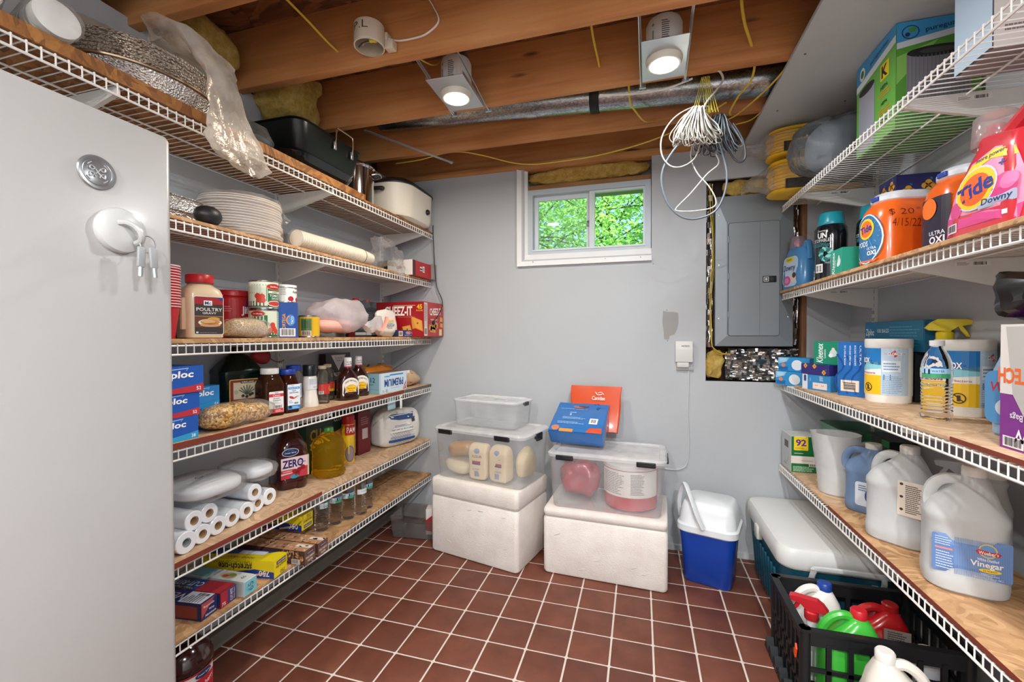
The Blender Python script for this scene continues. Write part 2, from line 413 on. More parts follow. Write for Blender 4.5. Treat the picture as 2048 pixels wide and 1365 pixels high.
mend.prism([(.124, 1.369), (.121, 1.30), (.127, 1.26), (.131, 1.205), (.158, 1.203), (.16, 1.225), (.185, 1.232), (.2, 1.26), (.208, 1.3), (.206, 1.355), (.18, 1.362), (.15, 1.362)], YB-.0006, YB, 'y')
o = mend.build('paint_patch', mat('#979795', .8), bpy.data.objects['wall_back'])
for (x, z) in ((.07, 1.64), (.145, 1.372), (.15, 1.197)):
    MB().lathe([(.0035, 0), (.003, .0015)], 8).rot(PI/2, 0, 0, (x, YB, z)).build('screw_hole', mat('#8b8b89', .7), bpy.data.objects['wall_back'])
# ceiling: OSB subfloor and joists
m_sub = osb_mat('osb_subfloor', '#4a2a18', '#744525', '#94603a', .6)
ce = struct(MB().box(XL-.25, YF-.1, ZS, XR+.12, YB+.25, ZS+.02).build('ceiling', m_sub, smooth=False))
m_joist = wood_mat('joist_pine', '#9a5f30', '#c0804a', '#d49c66', 'x')
for k in range(-8, 4):
    y1 = 1.503+.406*(k-0)
    if y1 < YF: continue
    if y1 > 2.62: continue
    MB().rbox(XL-.25, y1-.038, ZJ, XR+.12, y1, ZS, .003, .002, 1).build('joist', m_joist, ce, (0, 0, 0))
MB().rbox(XL-.25, 2.70, 2.262, XR+.12, 2.74, ZS, .003, .002, 1).build('rim_joist', m_joist, ce)
m_plate = wood_mat('plate_pine', '#8a5327', '#b97f49', '#d7a468', 'x')
MB().rbox(XL-.02, 2.648, 2.262, XR, 2.70, 2.30, .003, .002, 1).build('top_plate', m_plate, ce)
# drywall sheet fixed under the joists over the right-hand shelves
cp = struct(MB().box(.535, YF, ZJ-.014, XR, YB, ZJ).build('ceiling_drywall', mat('#b9bcbd', .8, var=.04, bump=.1, bscale=150), smooth=False))
for x, y in ((.575, 1.85), (.60, 2.28), (.85, 1.86), (.86, 2.27), (.72, 1.45), (.62, 1.44)):
    MB().lathe([(.0045, 0), (.004, .001)], 8, True, True).rot(PI, 0, 0, (x, y, ZJ-.014)).build('screw', mat('#54544f', .5, 1.), cp)
# ------------------------------------------------------------------ window
tr = MB()
x0, x1, z0, z1 = WX0-.04, WX1, WZ0-.041, 2.26     # splayed white casing, left and bottom, mitred
yo, yi = YB-.022, YB+.03; iw = .058
tr.add([(x0, yo, z0), (x0, yo, z1), (x0+iw, yi, z1), (x0+iw, yi, z0+.078), (x0, YB, z0), (x0, YB, z1), (x0+iw, yi+.01, z1), (x0+iw, yi+.01, z0+.078)],
       [(0, 1, 2, 3)[::-1], (0, 4, 5, 1)[::-1], (1, 5, 6, 2)[::-1], (3, 2, 6, 7)[::-1], (4, 7, 6, 5)[::-1]])
tr.build('trim_1', m_white, smooth=False); struct(bpy.data.objects['trim_1'])
tr = MB().add([(x0, yo, z0), (x1, yo, z0), (x1, yi, z0+.078), (x0+iw, yi, z0+.078), (x0, YB, z0), (x1, YB, z0), (x1, yi+.01, z0+.078), (x0+iw, yi+.01, z0+.078)],
         [(0, 1, 2, 3), (0, 4, 5, 1), (1, 5, 6, 2), (3, 2, 6, 7), (4, 7, 6, 5)])
struct(tr.build('trim_2', m_white, smooth=False))
for x, z in ((-.64, 1.685), (0.0, 1.682), (-.2, 1.683)): MB().lathe([(.003, 0), (.0025, .002)], 8).rot(PI/2, 0, 0, (x, YB-.012, z)).build('screw', mat('#999999', .5), bpy.data.objects['trim_2'])
m_vinyl = mat('#b3bec6', .45, var=.05)
m_vinyl2 = mat('#c9d2d8', .4, var=.04)
win = struct(link('window_1', None))
fx0, fx1, fz0, fz1 = -.683, .058, 1.735, 2.14
def frame(mb, x0, x1, z0, z1, y0, y1, w, wb=None):
    wb = wb or w
    mb.box(x0, y0, z0, x1, y1, z0+wb).box(x0, y0, z1-w, x1, y1, z1).box(x0, y0, z0+wb, x0+w, y1, z1-w).box(x1-w, y0, z0+wb, x1, y1, z1-w)
    return mb
frame(MB(), fx0, fx1, fz0, fz1, 2.69, 2.77, .032, .022).build('window_frame', m_vinyl, win, smooth=False)
MB().box(fx0+.03, 2.685, fz0+.02, fx1-.03, 2.70, fz0+.03).build('sill_track', m_vinyl2, win, smooth=False)
s1 = frame(MB(), fx0+.03, -.29, fz0+.02, fz1-.03, 2.735, 2.755, .03, .022).build('sash', m_vinyl2, win, smooth=False)
s2 = frame(MB(), -.30, fx1-.012, fz0+.012, fz1-.012, 2.705, 2.727, .032, .022).build('sash', m_vinyl2, win, smooth=False)
m_pane = film('window_glass', '#f4fbf6', .02, .02, 0, gloss=.35)
MB().box(fx0+.055, 2.744, fz0+.04, -.315, 2.747, fz1-.055).build('pane', film('window_glass_hazy', '#eef6f0', .12, .02, 0, gloss=.35), s1, smooth=False)
MB().box(-.272, 2.714, fz0+.03, fx1-.04, 2.717, fz1-.04).build('pane', m_pane, s2, smooth=False)
MB().rbox(-.318, 2.728, 1.90, -.30, 2.735, 1.935, .002).build('latch', mat('#6d7274', .4, .6), s1)
# header strip above the window, insulation strip above that
struct(MB().rbox(WX0, 2.70, 2.142, WX1, 2.745, 2.172, .002).build('trim_3', wood_mat('header_pine', '#6d4b28', '#93693d', '#b08a58', 'x')))
m_ins = None
def ins_mat():
    N = NT('fibreglass'); N.set(Roughness=1.); co = N.coord((1, 1, 1))
    nz = N.n('TexNoise', Scale=22., Detail=8., Roughness=.75); N.l(co, nz.inputs['Vector'])
    N.l(N.ramp(nz.outputs['Fac'], [(.3, '#a3823c'), (.5, '#c9a752'), (.72, '#e6cf86')]), N.b.inputs['Base Color'])
    N.bump(nz.outputs['Fac'], .9, .02); return N.m
m_ins = ins_mat()
def insulation(label, c, size, seed, amp=.03, rz=0, freq=11):
    return tag(MB().blob((0, 0, 0), size, 40, 26, 3.2, amp, freq, seed).crumple(.012, 22, seed).build('insulation_batt', m_ins, None, c, (0, 0, rz)), label, 'insulation', 'loose fibreglass insulation')
insulation('strip of yellow fibreglass insulation packed above the basement window', (-.32, 2.725, 2.222), (.74, .07, .085), 1, .012)
insulation('bulging yellow fibreglass batt between joists above the black roasting pan', (-1.59, 1.70, 2.35), (.20, .30, .27), 2, .035)
insulation('torn yellow fibreglass tuft behind the hanging plastic bag', (-1.62, 1.30, 2.36), (.18, .22, .16), 3, .03)
insulation('yellow fibreglass batt at the top left above the foil pans', (-1.56, .88, 2.40), (.2, .2, .2), 4, .03)
# ------------------------------------------------------------------ galvanised duct and strap
def galv():
    N = NT('galvanised'); N.set(Metallic=1., Roughness=.27); v = N.n('TexVoronoi', Scale=260.); N.l(N.coord((.6, 1, 1)), v.inputs['Vector'])
    sp = N.n('SeparateColor'); N.l(v.outputs['Color'], sp.inputs[0])
    nz = N.n('TexNoise', Scale=16., Detail=5., Roughness=.7); N.l(N.coord((.5, 1, 1)), nz.inputs['Vector'])
    av = N.n('Math', operation='MULTIPLY_ADD'); av.inputs[1].default_value = .35; N.l(sp.outputs[0], av.inputs[0]); N.l(nz.outputs['Fac'], av.inputs[2])
    N.l(N.ramp(av.outputs[0], [(.35, '#6a6e71'), (.6, '#8f9599'), (.9, '#b7bdc1')]), N.b.inputs['Base Color']); return N.m
m_galv = galv()
du = thing('air_duct', 'long round galvanised air duct running between the ceiling joists', 'duct', (0, 2.18, 2.386))
MB().lathe([(.075, -1.4), (.075, -.55), (.0775, -.55), (.0775, -.50), (.075, -.50), (.075, XR-.01)], 40, True, True).rot(0, PI/2+.050, 0).build('duct_pipe', m_galv, du)
MB().lathe([(.0772, -.235), (.0785, -.233), (.0785, -.192), (.0772, -.19)], 36, False, False).rot(0, PI/2+.050, 0).build('hanger_strap', mat('#26282a', .5, .5), du, label='black hanger strap')
st = thing('metal_brace', 'thin galvanised metal strap slanting under the air duct', 'brace', (-1.34, 1.93, 2.268))
MB().box(-.002, -.011, -.0012, .47, .011, .0012).box(.46, -.012, -.003, .474, .012, .003).rot(0, .175, .75).build('strap', mat('#b9bfc3', .35, .9), st)
# ================================================================== CEILING LAMPS
m_can = mat('#d9d6cf', .5, var=.04)
m_steel = mat('#c3c7c9', .32, .9, var=.08)
def can_lamp(x, y, label, col, power, tilt=0):
    t = thing('recessed_light', label, 'ceiling light', (x, y, 2.232), tilt, 'recessed can lights between the joists')
    MB().rbox(-.078, -.125, 0, .078, .125, .003, .001, .004).box(-.078, -.125, .0, -.0765, .125, .014).box(.0765, -.125, 0, .078, .125, .014).build('mounting_plate', m_steel, t, smooth=False)
    MB().lathe([(.063, .004), (.063, .12), (.058, .132), (.03, .134)], 32).build('can_housing', m_can, t)
    p = Print().lines(-.016, .04, .010, .105, 9, '#55504a').ell(-.048, .10, .005, .005, '#8a8a86').rect(-.051, .048, -.045, .08, '#8a8a86')
    o = p.build('rating_label', t, cyl(.0635, 0, .1)); o['kind'] = 'stuff'
    MB().lathe([(.048, .004), (.063, .004), (.0645, -.003), (.062, -.011), (.057, -.020), (.051, -.020), (.051, .0)], 36, False, False).build('trim_ring', mat('#d8d4c6', .35), t)
    N = NT('lamp_lens'); N.b.inputs['Base Color'].default_value = (1, 1, 1, 1); N.b.inputs['Emission Color'].default_value = col+(1,); N.b.inputs['Emission Strength'].default_value = 9
    MB().lathe([(.051, -.014), (.047, -.022), (.03, -.028), (.001, -.03)], 32, True, True).build('lens', N.m, t, label='glowing frosted lens')
    for s in (-1, 1):
        MB().tube([(s*.081, -.21, .052), (s*.081, .175, .010)], .0034, 5).build('hanger_bar', m_steel, t)
        MB().tube([(s*.085, -.21, .045), (s*.085, .175, .004)], .0025, 5).build('hanger_bar', m_steel, t)
        MB().box(s*.081-.010, .165, .0, s*.081+.016, .173, .016).build('hanger_foot', m_steel, t, smooth=False)
    MB().rbox(-.028, .016, .132, .032, .072, .19, .003).build('junction_box', mat('#6e7173', .45, .6), t)
    L = bpy.data.lights.new('lamp', 'AREA'); L.shape = 'DISK'; L.size = .10; L.energy = power; L.color = col
    lo = bpy.data.objects.new('lamp_light', L); COL.objects.link(lo); lo.parent = t; lo.location = (0, 0, -.034)
    return t
can_lamp(-.735, 1.695, 'lit recessed can light with warm glow beside the white junction box', (1., .91, .76), LAMP_W*.54, .02)
can_lamp(.081, 1.70, 'lit recessed can light with cool white glow near the cable coils', (.96, .985, 1.), LAMP_W*.52, -.02)
can_lamp(.36, .08, 'added fill can light, unseen behind the camera on the right', (.97, .985, 1.), LAMP_W*1.15)  # fill lamp added out of view to lift the left shelves
can_lamp(-.55, -1.05, 'added fill can light, unseen farthest behind the camera on the left', (1., .99, .975), LAMP_W*3.1)  # invented far lamp, unseen, for even fill from behind
can_lamp(.36, -1.05, 'added fill can light, unseen farthest behind the camera on the right', (1., .99, .975), LAMP_W*3.1)  # right-hand twin of the far fill lamp, likewise added and unseen
# ================================================================== WALL SHELVING
m_brk = mat('#dedcd6', .42, var=.04)
def standard(x, y, label, s):
    t = thing('shelf_standard', label, 'shelf rail', (x, y, 0), 0, 'slotted shelf standards')
    b = MB().box(min(0, s*.012), -.0125, .1, max(0, s*.012), .0125, 2.2)
    b.build('rail', m_brk, t, smooth=False)
    sl = MB()
    for k in range(64):
        z = .14+k*.032
        for q in (-.006, .006): sl.box(s*.012-.0006, q-.0016, z, s*.012+.0006, q+.0016, z+.016)
    o = sl.build('slots', mat('#3b3b3a', .8), t, smooth=False); o['kind'] = 'stuff'
LEFT_YS = (.83, 1.68, 2.54)
standard(XL, .83, 'white slotted shelf standard behind the freezer', 1)
standard(XL, 1.68, 'white slotted shelf standard behind the stacked vegetable cans', 1)
standard(XL, 2.54, 'white slotted shelf standard near the back corner, left wall', 1)
RIGHT_YS = (.7, 1.55, 2.405)
standard(XR, 2.405, 'white slotted shelf standard on the right wall near the breaker panel', -1)
standard(XR, 1.55, 'white slotted shelf standard on the right wall behind the vinegar jugs', -1)
def wire_shelf(label, s, xf, y0, y1, zb, ys, group, lip=.031):
    """s=+1: on the left wall, front faces +x.  zb: bottom of the front lip"""
    xw = XL+.006 if s > 0 else XR-.006; zd = zb+lip
    t = thing('wire_shelf', label, 'shelf', (xf, y0, zb), 0, group); n = int((y1-y0)/.0254); dx = xw-xf
    d = MB(); lp = MB()
    for k in range(n+1):
        y = .008+k*.0254
        d.tube([(0, y, lip), (dx, y, lip)], .0017, 5)
        lp.tube([(0, y, lip), (0, y, 0)], .0019, 5)
    for xx, zz in ((dx, lip-.004), (dx*.5, lip-.005)): d.tube([(xx, 0, zz), (xx, y1-y0, zz)], .003, 6)
    d.build('deck_wires', m_wire, t); 
    lp.tube([(0, 0, 0), (0, y1-y0, 0)], .0034, 6); lp.tube([(-s*.003, 0, lip-.004), (-s*.003, y1-y0, lip-.004)], .003, 6)
    lp.build('front_lip', m_wire, t)
    for y in ys:
        if not y0 < y < y1: continue
        b = MB().prism([(dx, .0), (dx, .028), (.012*-s, .028), (.012*-s, .008), (dx+.06*s, -.055), (dx, -.065)], y-y0-.006, y-y0+.006, 'y')
        br = b.build('bracket', m_brk, t, smooth=False)
        if s < 0: Print().rect(-.04, 0, .04, .014, '#e9e6de').lines(-.036, .002, -.008, .012, 3, '#777777', 1).bars(-.002, .001, .034, .013, '#333333', None, 1, 11).build('price_sticker', br, front(y-y0-.006, dx*.55, .008))
    return t
LG, RG = 'wire shelves on the left wall', 'wire shelves on the right wall'
wire_shelf('topmost white wire shelf on the left, holding pans and roaster', 1, -1.318, -.1, 2.645, 1.864, LEFT_YS, LG)
wire_shelf('second white wire shelf from the top on the left, holding plates and cups', 1, -1.336, .72, 2.645, 1.549, LEFT_YS, LG)
wire_shelf('third white wire shelf on the left, holding cans and cracker box', 1, -1.336, .72, 2.645, 1.175, LEFT_YS, LG)
wire_shelf('fourth white wire shelf on the left, holding spices and sauces', 1, -1.338, .72, 2.645, .857, LEFT_YS, LG)
wire_shelf('fifth white wire shelf on the left, holding plastic rolls and oil', 1, -1.345, .72, 2.645, .498, LEFT_YS, LG)
wire_shelf('lowest white wire shelf on the left, holding wrap boxes and water', 1, -1.342, .72, 2.645, .266, LEFT_YS, LG)
wire_shelf('topmost white wire shelf on the right, without a board', -1, .717, .6, 2.63, 1.878, RIGHT_YS, RG)
wire_shelf('second white wire shelf on the right, holding laundry detergent', -1, .72, .6, 2.63, 1.415, RIGHT_YS, RG)
wire_shelf('third white wire shelf on the right, holding wipes and boxes', -1, .722, .6, 2.645, .938, RIGHT_YS, RG)
wire_shelf('lowest white wire shelf on the right, holding vinegar jugs', -1, .716, .6, 2.645, .505, RIGHT_YS, RG)
m_osb = osb_mat('osb_board', '#96714b', '#bd9165', '#d0a87c')
m_osbw = osb_mat('osb_board_pale', '#b08e6c', '#cba785', '#d8bb9a')
m_red = mat('#7d3524', .7, var=.25, vscale=25)
m_osbd = osb_mat('osb_board_dark', '#6a4020', '#94602f', '#b07a40', 1.)
def board(label, x0, x1, y0, y1, z0, th, m, edge=None, s=1):
    t = thing('osb_board', label, 'board', ((x0+x1)/2, y0, z0), 0, 'OSB boards laid on the shelves'); w = (x1-x0)/2
    MB().rbox(-w, 0, 0, w, y1-y0, th, .0015, .003, 1).build('panel', m, t, smooth=False)
    if edge:
        xx = w if s > 0 else -w
        MB().box(min(xx, xx+s*.0012), .002, .0008, max(xx, xx+s*.0012), y1-y0-.002, th-.0008).build('painted_edge', edge, t, smooth=False, label='red-brown painted front edge')
    return t
board('OSB board with rough brown edge on the topmost left shelf', XL+.01, -1.318+.004, -.1, 1.903, 1.898, .034, m_osbd)
board('thin OSB board at the far end of the topmost left shelf', XL+.01, -1.318, 1.906, 2.645, 1.898, .011, m_osbd)
board('OSB board under the plates and cups', XL+.01, -1.336, .72, 2.645, 1.5825, .012, m_osb)
board('OSB board under the cans and cracker box', XL+.01, -1.336, .72, 2.645, 1.2085, .0145, m_osb)
board('OSB board with red painted edge under the spices', XL+.01, -1.336, .72, 2.30, .8905, .02, m_osbw, m_red)
board('short OSB board with grey edge at the end of the spice shelf', XL+.01, -1.336, 2.302, 2.645, .8905, .018, m_osbw, mat('#5c5c5c', .8))
board('OSB board with red painted edge under the plastic rolls', XL+.01, -1.337, .72, 1.60, .532, .018, m_osbw, m_red)
board('OSB board under the oil bottle and rice sack', XL+.01, -1.345, 1.602, 2.645, .532, .012, m_osbw)
board('OSB board under the wrap boxes and water bottles', XL+.01, -1.34, .72, 2.645, .3, .0135, m_osb)
board('OSB board under the detergent bottles', .708, XR-.01, .6, 2.632, 1.449, .012, m_osb, s=-1)
board('OSB board under the wipes tubs', .722, XR-.01, 1.32, 2.44, .972, .011, m_osbw, s=-1)
board('OSB board with red painted edge under the purple box', .722, XR-.01, .6, 1.318, .972, .013, m_osbw, m_red, -1)
board('OSB board under the multi-wipe box and pitcher', .724, XR-.01, 2.02, 2.64, .539, .010, m_osbw, s=-1)
board('OSB board with red painted edge under the vinegar jugs', .718, XR-.01, .6, 2.018, .539, .014, m_osb, m_red, -1)
# ================================================================== FREEZER
m_fz = mat('#a19f9d', .32, var=.02, vscale=4, bump=.03, bscale=220, coat=.2)
fz = thing('upright_freezer', 'tall white upright freezer with round logo badge on the door', 'freezer', (-1.28, .335, 0))
MB().rbox(-.34, -.352, .03, .255, .352, 1.645, .012, .012, 3).build('cabinet', m_fz, fz)
dr = MB().rbox(.262, -.357, .04, .33, .357, 1.651, .012, .012, 4).build('door', m_fz, fz)
MB().box(.252, -.345, .05, .265, .345, 1.64).build('door_gasket', mat('#9fa1a1', .7), fz, smooth=False)
for sy in (-.3, .3):
    for sx in (-.3, .2): MB().lathe([(.02, 0), (.02, .032)], 12, c=(sx, sy)).build('foot', mat('#333333', .6), fz)
bd = MB().lathe([(.030, 0), (.0305, .002), (.029, .004), (.025, .0035), (.0235, .003), (.0225, .0035), (.0215, .003), (.001, .003)], 40).rot(0, PI/2, 0, (.33, .222, 1.530)).build('logo_badge', mat('#8f9193', .3, .75), dr, label='round grey metal badge with script monogram')
mg = MB()
for sx in (-1, 1):
    pts = [(.0, .0), (sx*.004, .006), (sx*.010, .010), (sx*.012, .005), (sx*.008, .003), (sx*.003, .007)]
    mg.tube([(.334, .222+p[0], 1.530+p[1]) for p in cr([(a, b, 0) for a, b in pts], 4)], .0011, 5)
    pts = [(.0, .0), (sx*-.006, -.006), (sx*-.011, -.009), (sx*-.011, -.002), (sx*-.006, -.003), (sx*-.003, -.009)]
    mg.tube([(.334, .222+p[0], 1.530+p[1]) for p in cr([(a, b, 0) for a, b in pts], 4)], .0011, 5)
for k in range(4):
    a = PI/4+k*PI/2
    mg.tube([(.3338, .222+.0185*math.cos(a+q), 1.530+.0185*math.sin(a+q)) for q in (-.25, -.1, .05, .2)], .001, 5)
mg.build('monogram', mat('#d9dbdc', .25, .7), bd)
kh = thing('magnetic_hook', 'round white magnetic hook stuck on the freezer door', 'hook', (-.950, .592, 1.432))
MB().lathe([(.042, 0), (.0425, .006), (.040, .012), (.030, .017), (.010, .019), (.001, .019)], 36).rot(0, PI/2, 0).build('disc', mat('#b4b5b3', .3), kh)
MB().tube(cr([(.018, -.012, .012), (.03, -.004, .012), (.040, .004, .004), (.043, .010, -.008), (.036, .014, -.018), (.022, .015, -.022)], 5), [.005]*15+[.0055]*11, 8).build('hook', mat('#a9aaa8', .3), kh)
ks = thing('key_bunch', 'two grey plastic-headed keys on a ring hanging from the hook', 'keys', (-.915, .607, 1.415))
MB().tube([(.0, .012+.014*math.cos(2*PI*k/24), -.006+.016*math.sin(2*PI*k/24)) for k in range(24)], .0011, 5, True).build('key_ring', m_steel, ks)
for i, (yy, rx) in enumerate(((.001, -.05), (.014, .08))):
    kk = MB().rbox(-.003, -.0065, -.055, .003, .0065, -.016, .0015).rot(rx, 0, 0, (i*.006, yy, .004)).build('key_head', mat('#8e9091', .5), ks)
    MB().lathe([(.0042, -.073), (.0042, -.055)], 12).rot(rx, 0, 0, (i*.006, yy, .004)).build('key_shank', m_steel, ks)
# ================================================================== GENERIC PRODUCTS
RL, RRt = PI/2, -PI/2
def carton(name, label, cat, loc, rz, w, d, h, col, prints=(), group=None, flap=True, rot=None, rough=.42):
    """folded-card box; local front faces -Y, origin at bottom centre; prints: (face, Print) with (0,0) at the face centre"""
    t = thing(name, label, cat, loc, rz, group, rot)
    MB().rbox(-w/2, -d/2, 0, w/2, d/2, h, .0016, .0012, 1).build('box', mat(col, rough, var=.03), t, smooth=False)
    fn = {'f': front(-d/2, 0, h/2), 'b': back_of(d/2, 0, h/2), 'r': right(w/2, 0, h/2), 'l': left(-w/2, 0, h/2), 't': top(h)}
    for f, p in prints: p.build({'t': 'top_print'}.get(f, 'print'), t, fn[f])
    return t
def revolve(t, name, prof, m, n=28, **kw): return MB().lathe(prof, n).build(name, m, t, **kw)
m_clear = film('clear_plastic', '#ffffff', .10, .08, .3, gloss=.7)
m_bag = film('poly_bag', '#fbf4ea', .40, .2, .5, .9, 26, .6, dif=.6)
m_bagw = film('poly_bag_thin', '#ffffff', .12, .1, .6, .8, 30, .45, dif=.6)
m_foil = foil_mat('foil_pan', '#e3e3e2', 190, .5, .2)
m_whitep = mat('#f1f0ec', .5, var=.02)
def clear_bag(name, label, c, size, seed, m=None, amp=.03, freq=16, cat='bag', rz=0, e=2.4):
    return tag(MB().blob((0, 0, 0), size, 34, 24, e, amp, freq, seed).crumple(amp*.6, freq*1.6, seed).build(name, m or m_bagw, None, c, (0, 0, rz), ang=22), label, cat)
# ================================================================== LEFT, TOP SHELF
for i, (loc, rz, lab) in enumerate((((-1.46, .615, 2.0), -.15, 'wrapped sleeve of white foam bowls at the far left of the top shelf'), ((-1.44, .735, 2.0), .0, 'wrapped sleeve of white foam bowls lying against the foil pans'))):
    t = thing('foam_bowl_sleeve', lab, 'bowls', loc, rz, 'wrapped foam bowls')
    b = MB()
    for k in range(9): b.lathe([(.040+.003*(k % 2), -.08+k*.016), (.046, -.08+k*.016+.004), (.046, -.08+k*.016+.0145)], 26)
    b.lathe([(.0455, .064), (.0455, .074), (.03, .075), (.001, .072)], 26)
    b.rot(0, PI/2-.12, -.12, (0, 0, .0)).build('bowls', m_whitep, t)
    MB().lathe([(.01, -.11), (.045, -.09), (.051, -.05), (.051, .05), (.050, .08), (.035, .088), (.01, .09)], 26, False, False).crumple(.007, 26, i).rot(0, PI/2-.12, -.12, (0, 0, 0)).build('wrapper', m_bagw, t, ang=20)
t = thing('foil_pan_stack', 'stack of oval aluminium foil roasting pans on the top left shelf', 'foil pans', (-1.468, 1.0, 1.934))
def oval(prof, n=64, rib=0.):
    S = []
    for rx, ry, z in prof:
        S.append([((rx*(1+rib*((k % 2)-.5)))*math.cos(2*PI*k/n), (ry*(1+rib*((k % 2)-.5)))*math.sin(2*PI*k/n), z) for k in range(n)])
    return S
MB().loft(oval([(.115, .165, 0), (.122, .172, .003), (.146, .196, .055)], 72, .012), True, False).build('pan', m_foil, t, label='deep lowest pan')
MB().loft(oval([(.144, .194, .055), (.155, .205, .056), (.156, .206, .060), (.146, .196, .061)], 64), False, False).build('rim', mat('#9a8468', .3, .8), t)
for k in range(6):
    z = .062+k*.011
    MB().loft(oval([(.144, .194, z), (.153, .203, z+.001), (.1535, .2035, z+.0085), (.150, .200, z+.0095), (.12, .17, z+.006)], 64, .004), False, True).rot(0, 0, .01*k).build('pan', foil_mat('foil_rim', '#d9d0c2', 160, .8, .25), t)
t = thing('clear_platter_lid', 'ribbed clear plastic tray resting on the foil pans', 'tray', (-1.535, .915, 2.066))
b = MB(); b.loft(oval([(.09, .15, .0), (.10, .16, .012), (.088, .148, .045), (.06, .12, .055)], 72, .03), True, True); b.build('tray', film('ribbed_clear', '#fff8ee', .28, .12, .2, gloss=.9), t)
# draped plastic bag hanging over the shelf front
def drape(secs, n=40, seed=0, fold=.12, m=None, name='plastic_bag', parent=None):
    """secs: (centre, half-width vector, half-depth vector)"""
    S = []
    for i, (c, a, d) in enumerate(secs):
        c, a, d = Vector(c), Vector(a), Vector(d); ring = []
        for k in range(n):
            q = 2*PI*k/n; f = 1+fold*noise.noise(Vector((math.cos(q)*2.3+seed, math.sin(q)*2.3, i*.35)))*2
            ring.append(c+a*math.cos(q)*f+d*math.sin(q)*f)
        S.append(ring)
    P = []
    for i in range(len(S)-1):
        for j in range(4):
            q = j/4; P.append([S[i][k].lerp(S[i+1][k], q) for k in range(n)])
    P.append(S[-1])
    mb = MB(); mb.loft(P, True, True); mb.crumple(.010, 24, seed+3); return mb.build(name, m or m_bag, parent, ang=25)
o = drape([((-1.405, 1.02, 2.125), (.01, .05, .01), (.035, 0, .01)), ((-1.36, 1.02, 2.13), (.02, .10, -.02), (.05, -.02, .02)), ((-1.285, 1.05, 2.10), (.02, .085, -.04), (.025, 0, .02)),
           ((-1.262, 1.075, 2.04), (.0, .05, -.01), (.022, 0, .01)), ((-1.25, 1.095, 1.93), (.0, .06, -.01), (.030, 0, .0)), ((-1.245, 1.115, 1.86), (.0, .095, -.015), (.034, 0, 0)),
           ((-1.247, 1.125, 1.815), (.0, .105, -.02), (.030, 0, 0)), ((-1.25, 1.12, 1.785), (.0, .08, -.018), (.018, 0, 0))], seed=2)
tag(o, 'crumpled translucent plastic bag draped over the front of the top shelf', 'bag')
t = thing('plate_lid', 'dark grey round platter edge showing behind the hanging plastic bag', 'platter', (-1.46, 1.322, 1.934)); t.scale = (.74, .74, 1.)
MB().lathe([(.10, 0), (.135, .018), (.146, .040), (.142, .042), (.128, .02), (.001, .008)], 44).build('platter', mat('#6b6e70', .3, .6), t)
MB().lathe([(.147, .042), (.15, .046), (.13, .085), (.06, .11), (.001, .115)], 40, False, True).crumple(.008, 18, 4).build('clear_cover', m_clear, t)
# roasting pans
m_blk = mat('#17191b', .22, .3, var=.1)
t = thing('oval_roaster_base', 'shiny black enamel roasting pan under the larger roaster', 'roasting pan', (-1.48, 1.672, 1.934), RL)
MB().rloft([(0, .36, .20, .08), (.006, .38, .22, .09), (.045, .44, .27, .11), (.058, .455, .285, .115), (.062, .46, .29, .118), (.058, .44, .272, .11), (.012, .37, .21, .085)], 8, True, True).build('pan', mat('#101417', .12, .4, var=.1, coat=.6), t)
t = thing('roasting_pan', 'large dark non-stick roasting pan with upright wire handles', 'roasting pan', (-1.47, 1.685, 2.0), RL)
MB().rloft([(0, .36, .23, .045), (.012, .385, .25, .05), (.118, .43, .285, .055), (.122, .445, .30, .058), (.125, .445, .30, .058), (.122, .425, .28, .052), (.02, .37, .235, .045)], 6, True, True).build('pan', mat('#1c1e1e', .3, .45, var=.12), t)
for s in (-1, 1):
    y = s*.147; x0, x1 = (.0, .12) if s < 0 else (-.14, .02)
    h = MB().tube(cr([(x0, y, .085), (x0, y*1.04, .12), (x0+.004, y*1.05, .165), (x0+.02, y*1.05, .17), (x1-.02, y*1.05, .17), (x1-.004, y*1.05, .165), (x1, y*1.04, .12), (x1, y, .085)], 4), .0036, 7).build('handle', mat('#b5a68b', .25, .9) if s < 0 else mat('#2a2a2a', .3, .6), t)
    for q in (x0, x1): MB().rbox(q-.008, y-.004, .07, q+.008, y+.004, .105, .002).build('rivet_plate', m_steel, h)
t = thing('stock_pot', 'tall polished steel stock pot with glass lid', 'pot', (-1.475, 2.026, 1.911))
m_chrome = mat('#c9cbcc', .09, 1., var=.03)
revolve(t, 'pot', [(.098, 0), (.105, .006), (.106, .20), (.110, .205), (.109, .209)], m_chrome, 40)
revolve(t, 'lid', [(.108, .209), (.11, .213), (.10, .225), (.06, .243), (.02, .25), (.001, .25)], film('lid_glass', '#eef2f2', .12, .04, .1, gloss=1.), 40)
MB().lathe([(.109, .206), (.1125, .209), (.111, .214), (.107, .213)], 40, False, False).build('lid_rim', m_chrome, t)
for a in (0.35, 0.35+PI):
    ca, sa = math.cos(a), math.sin(a)
    MB().tube(cr([(ca*.105+sa*.035, sa*.105-ca*.035, .17), (ca*.135+sa*.03, sa*.135-ca*.03, .178), (ca*.143, sa*.143, .18), (ca*.135-sa*.03, sa*.135+ca*.03, .178), (ca*.105-sa*.035, sa*.105+ca*.035, .17)], 4), .0045, 7).build('handle', m_chrome, t)
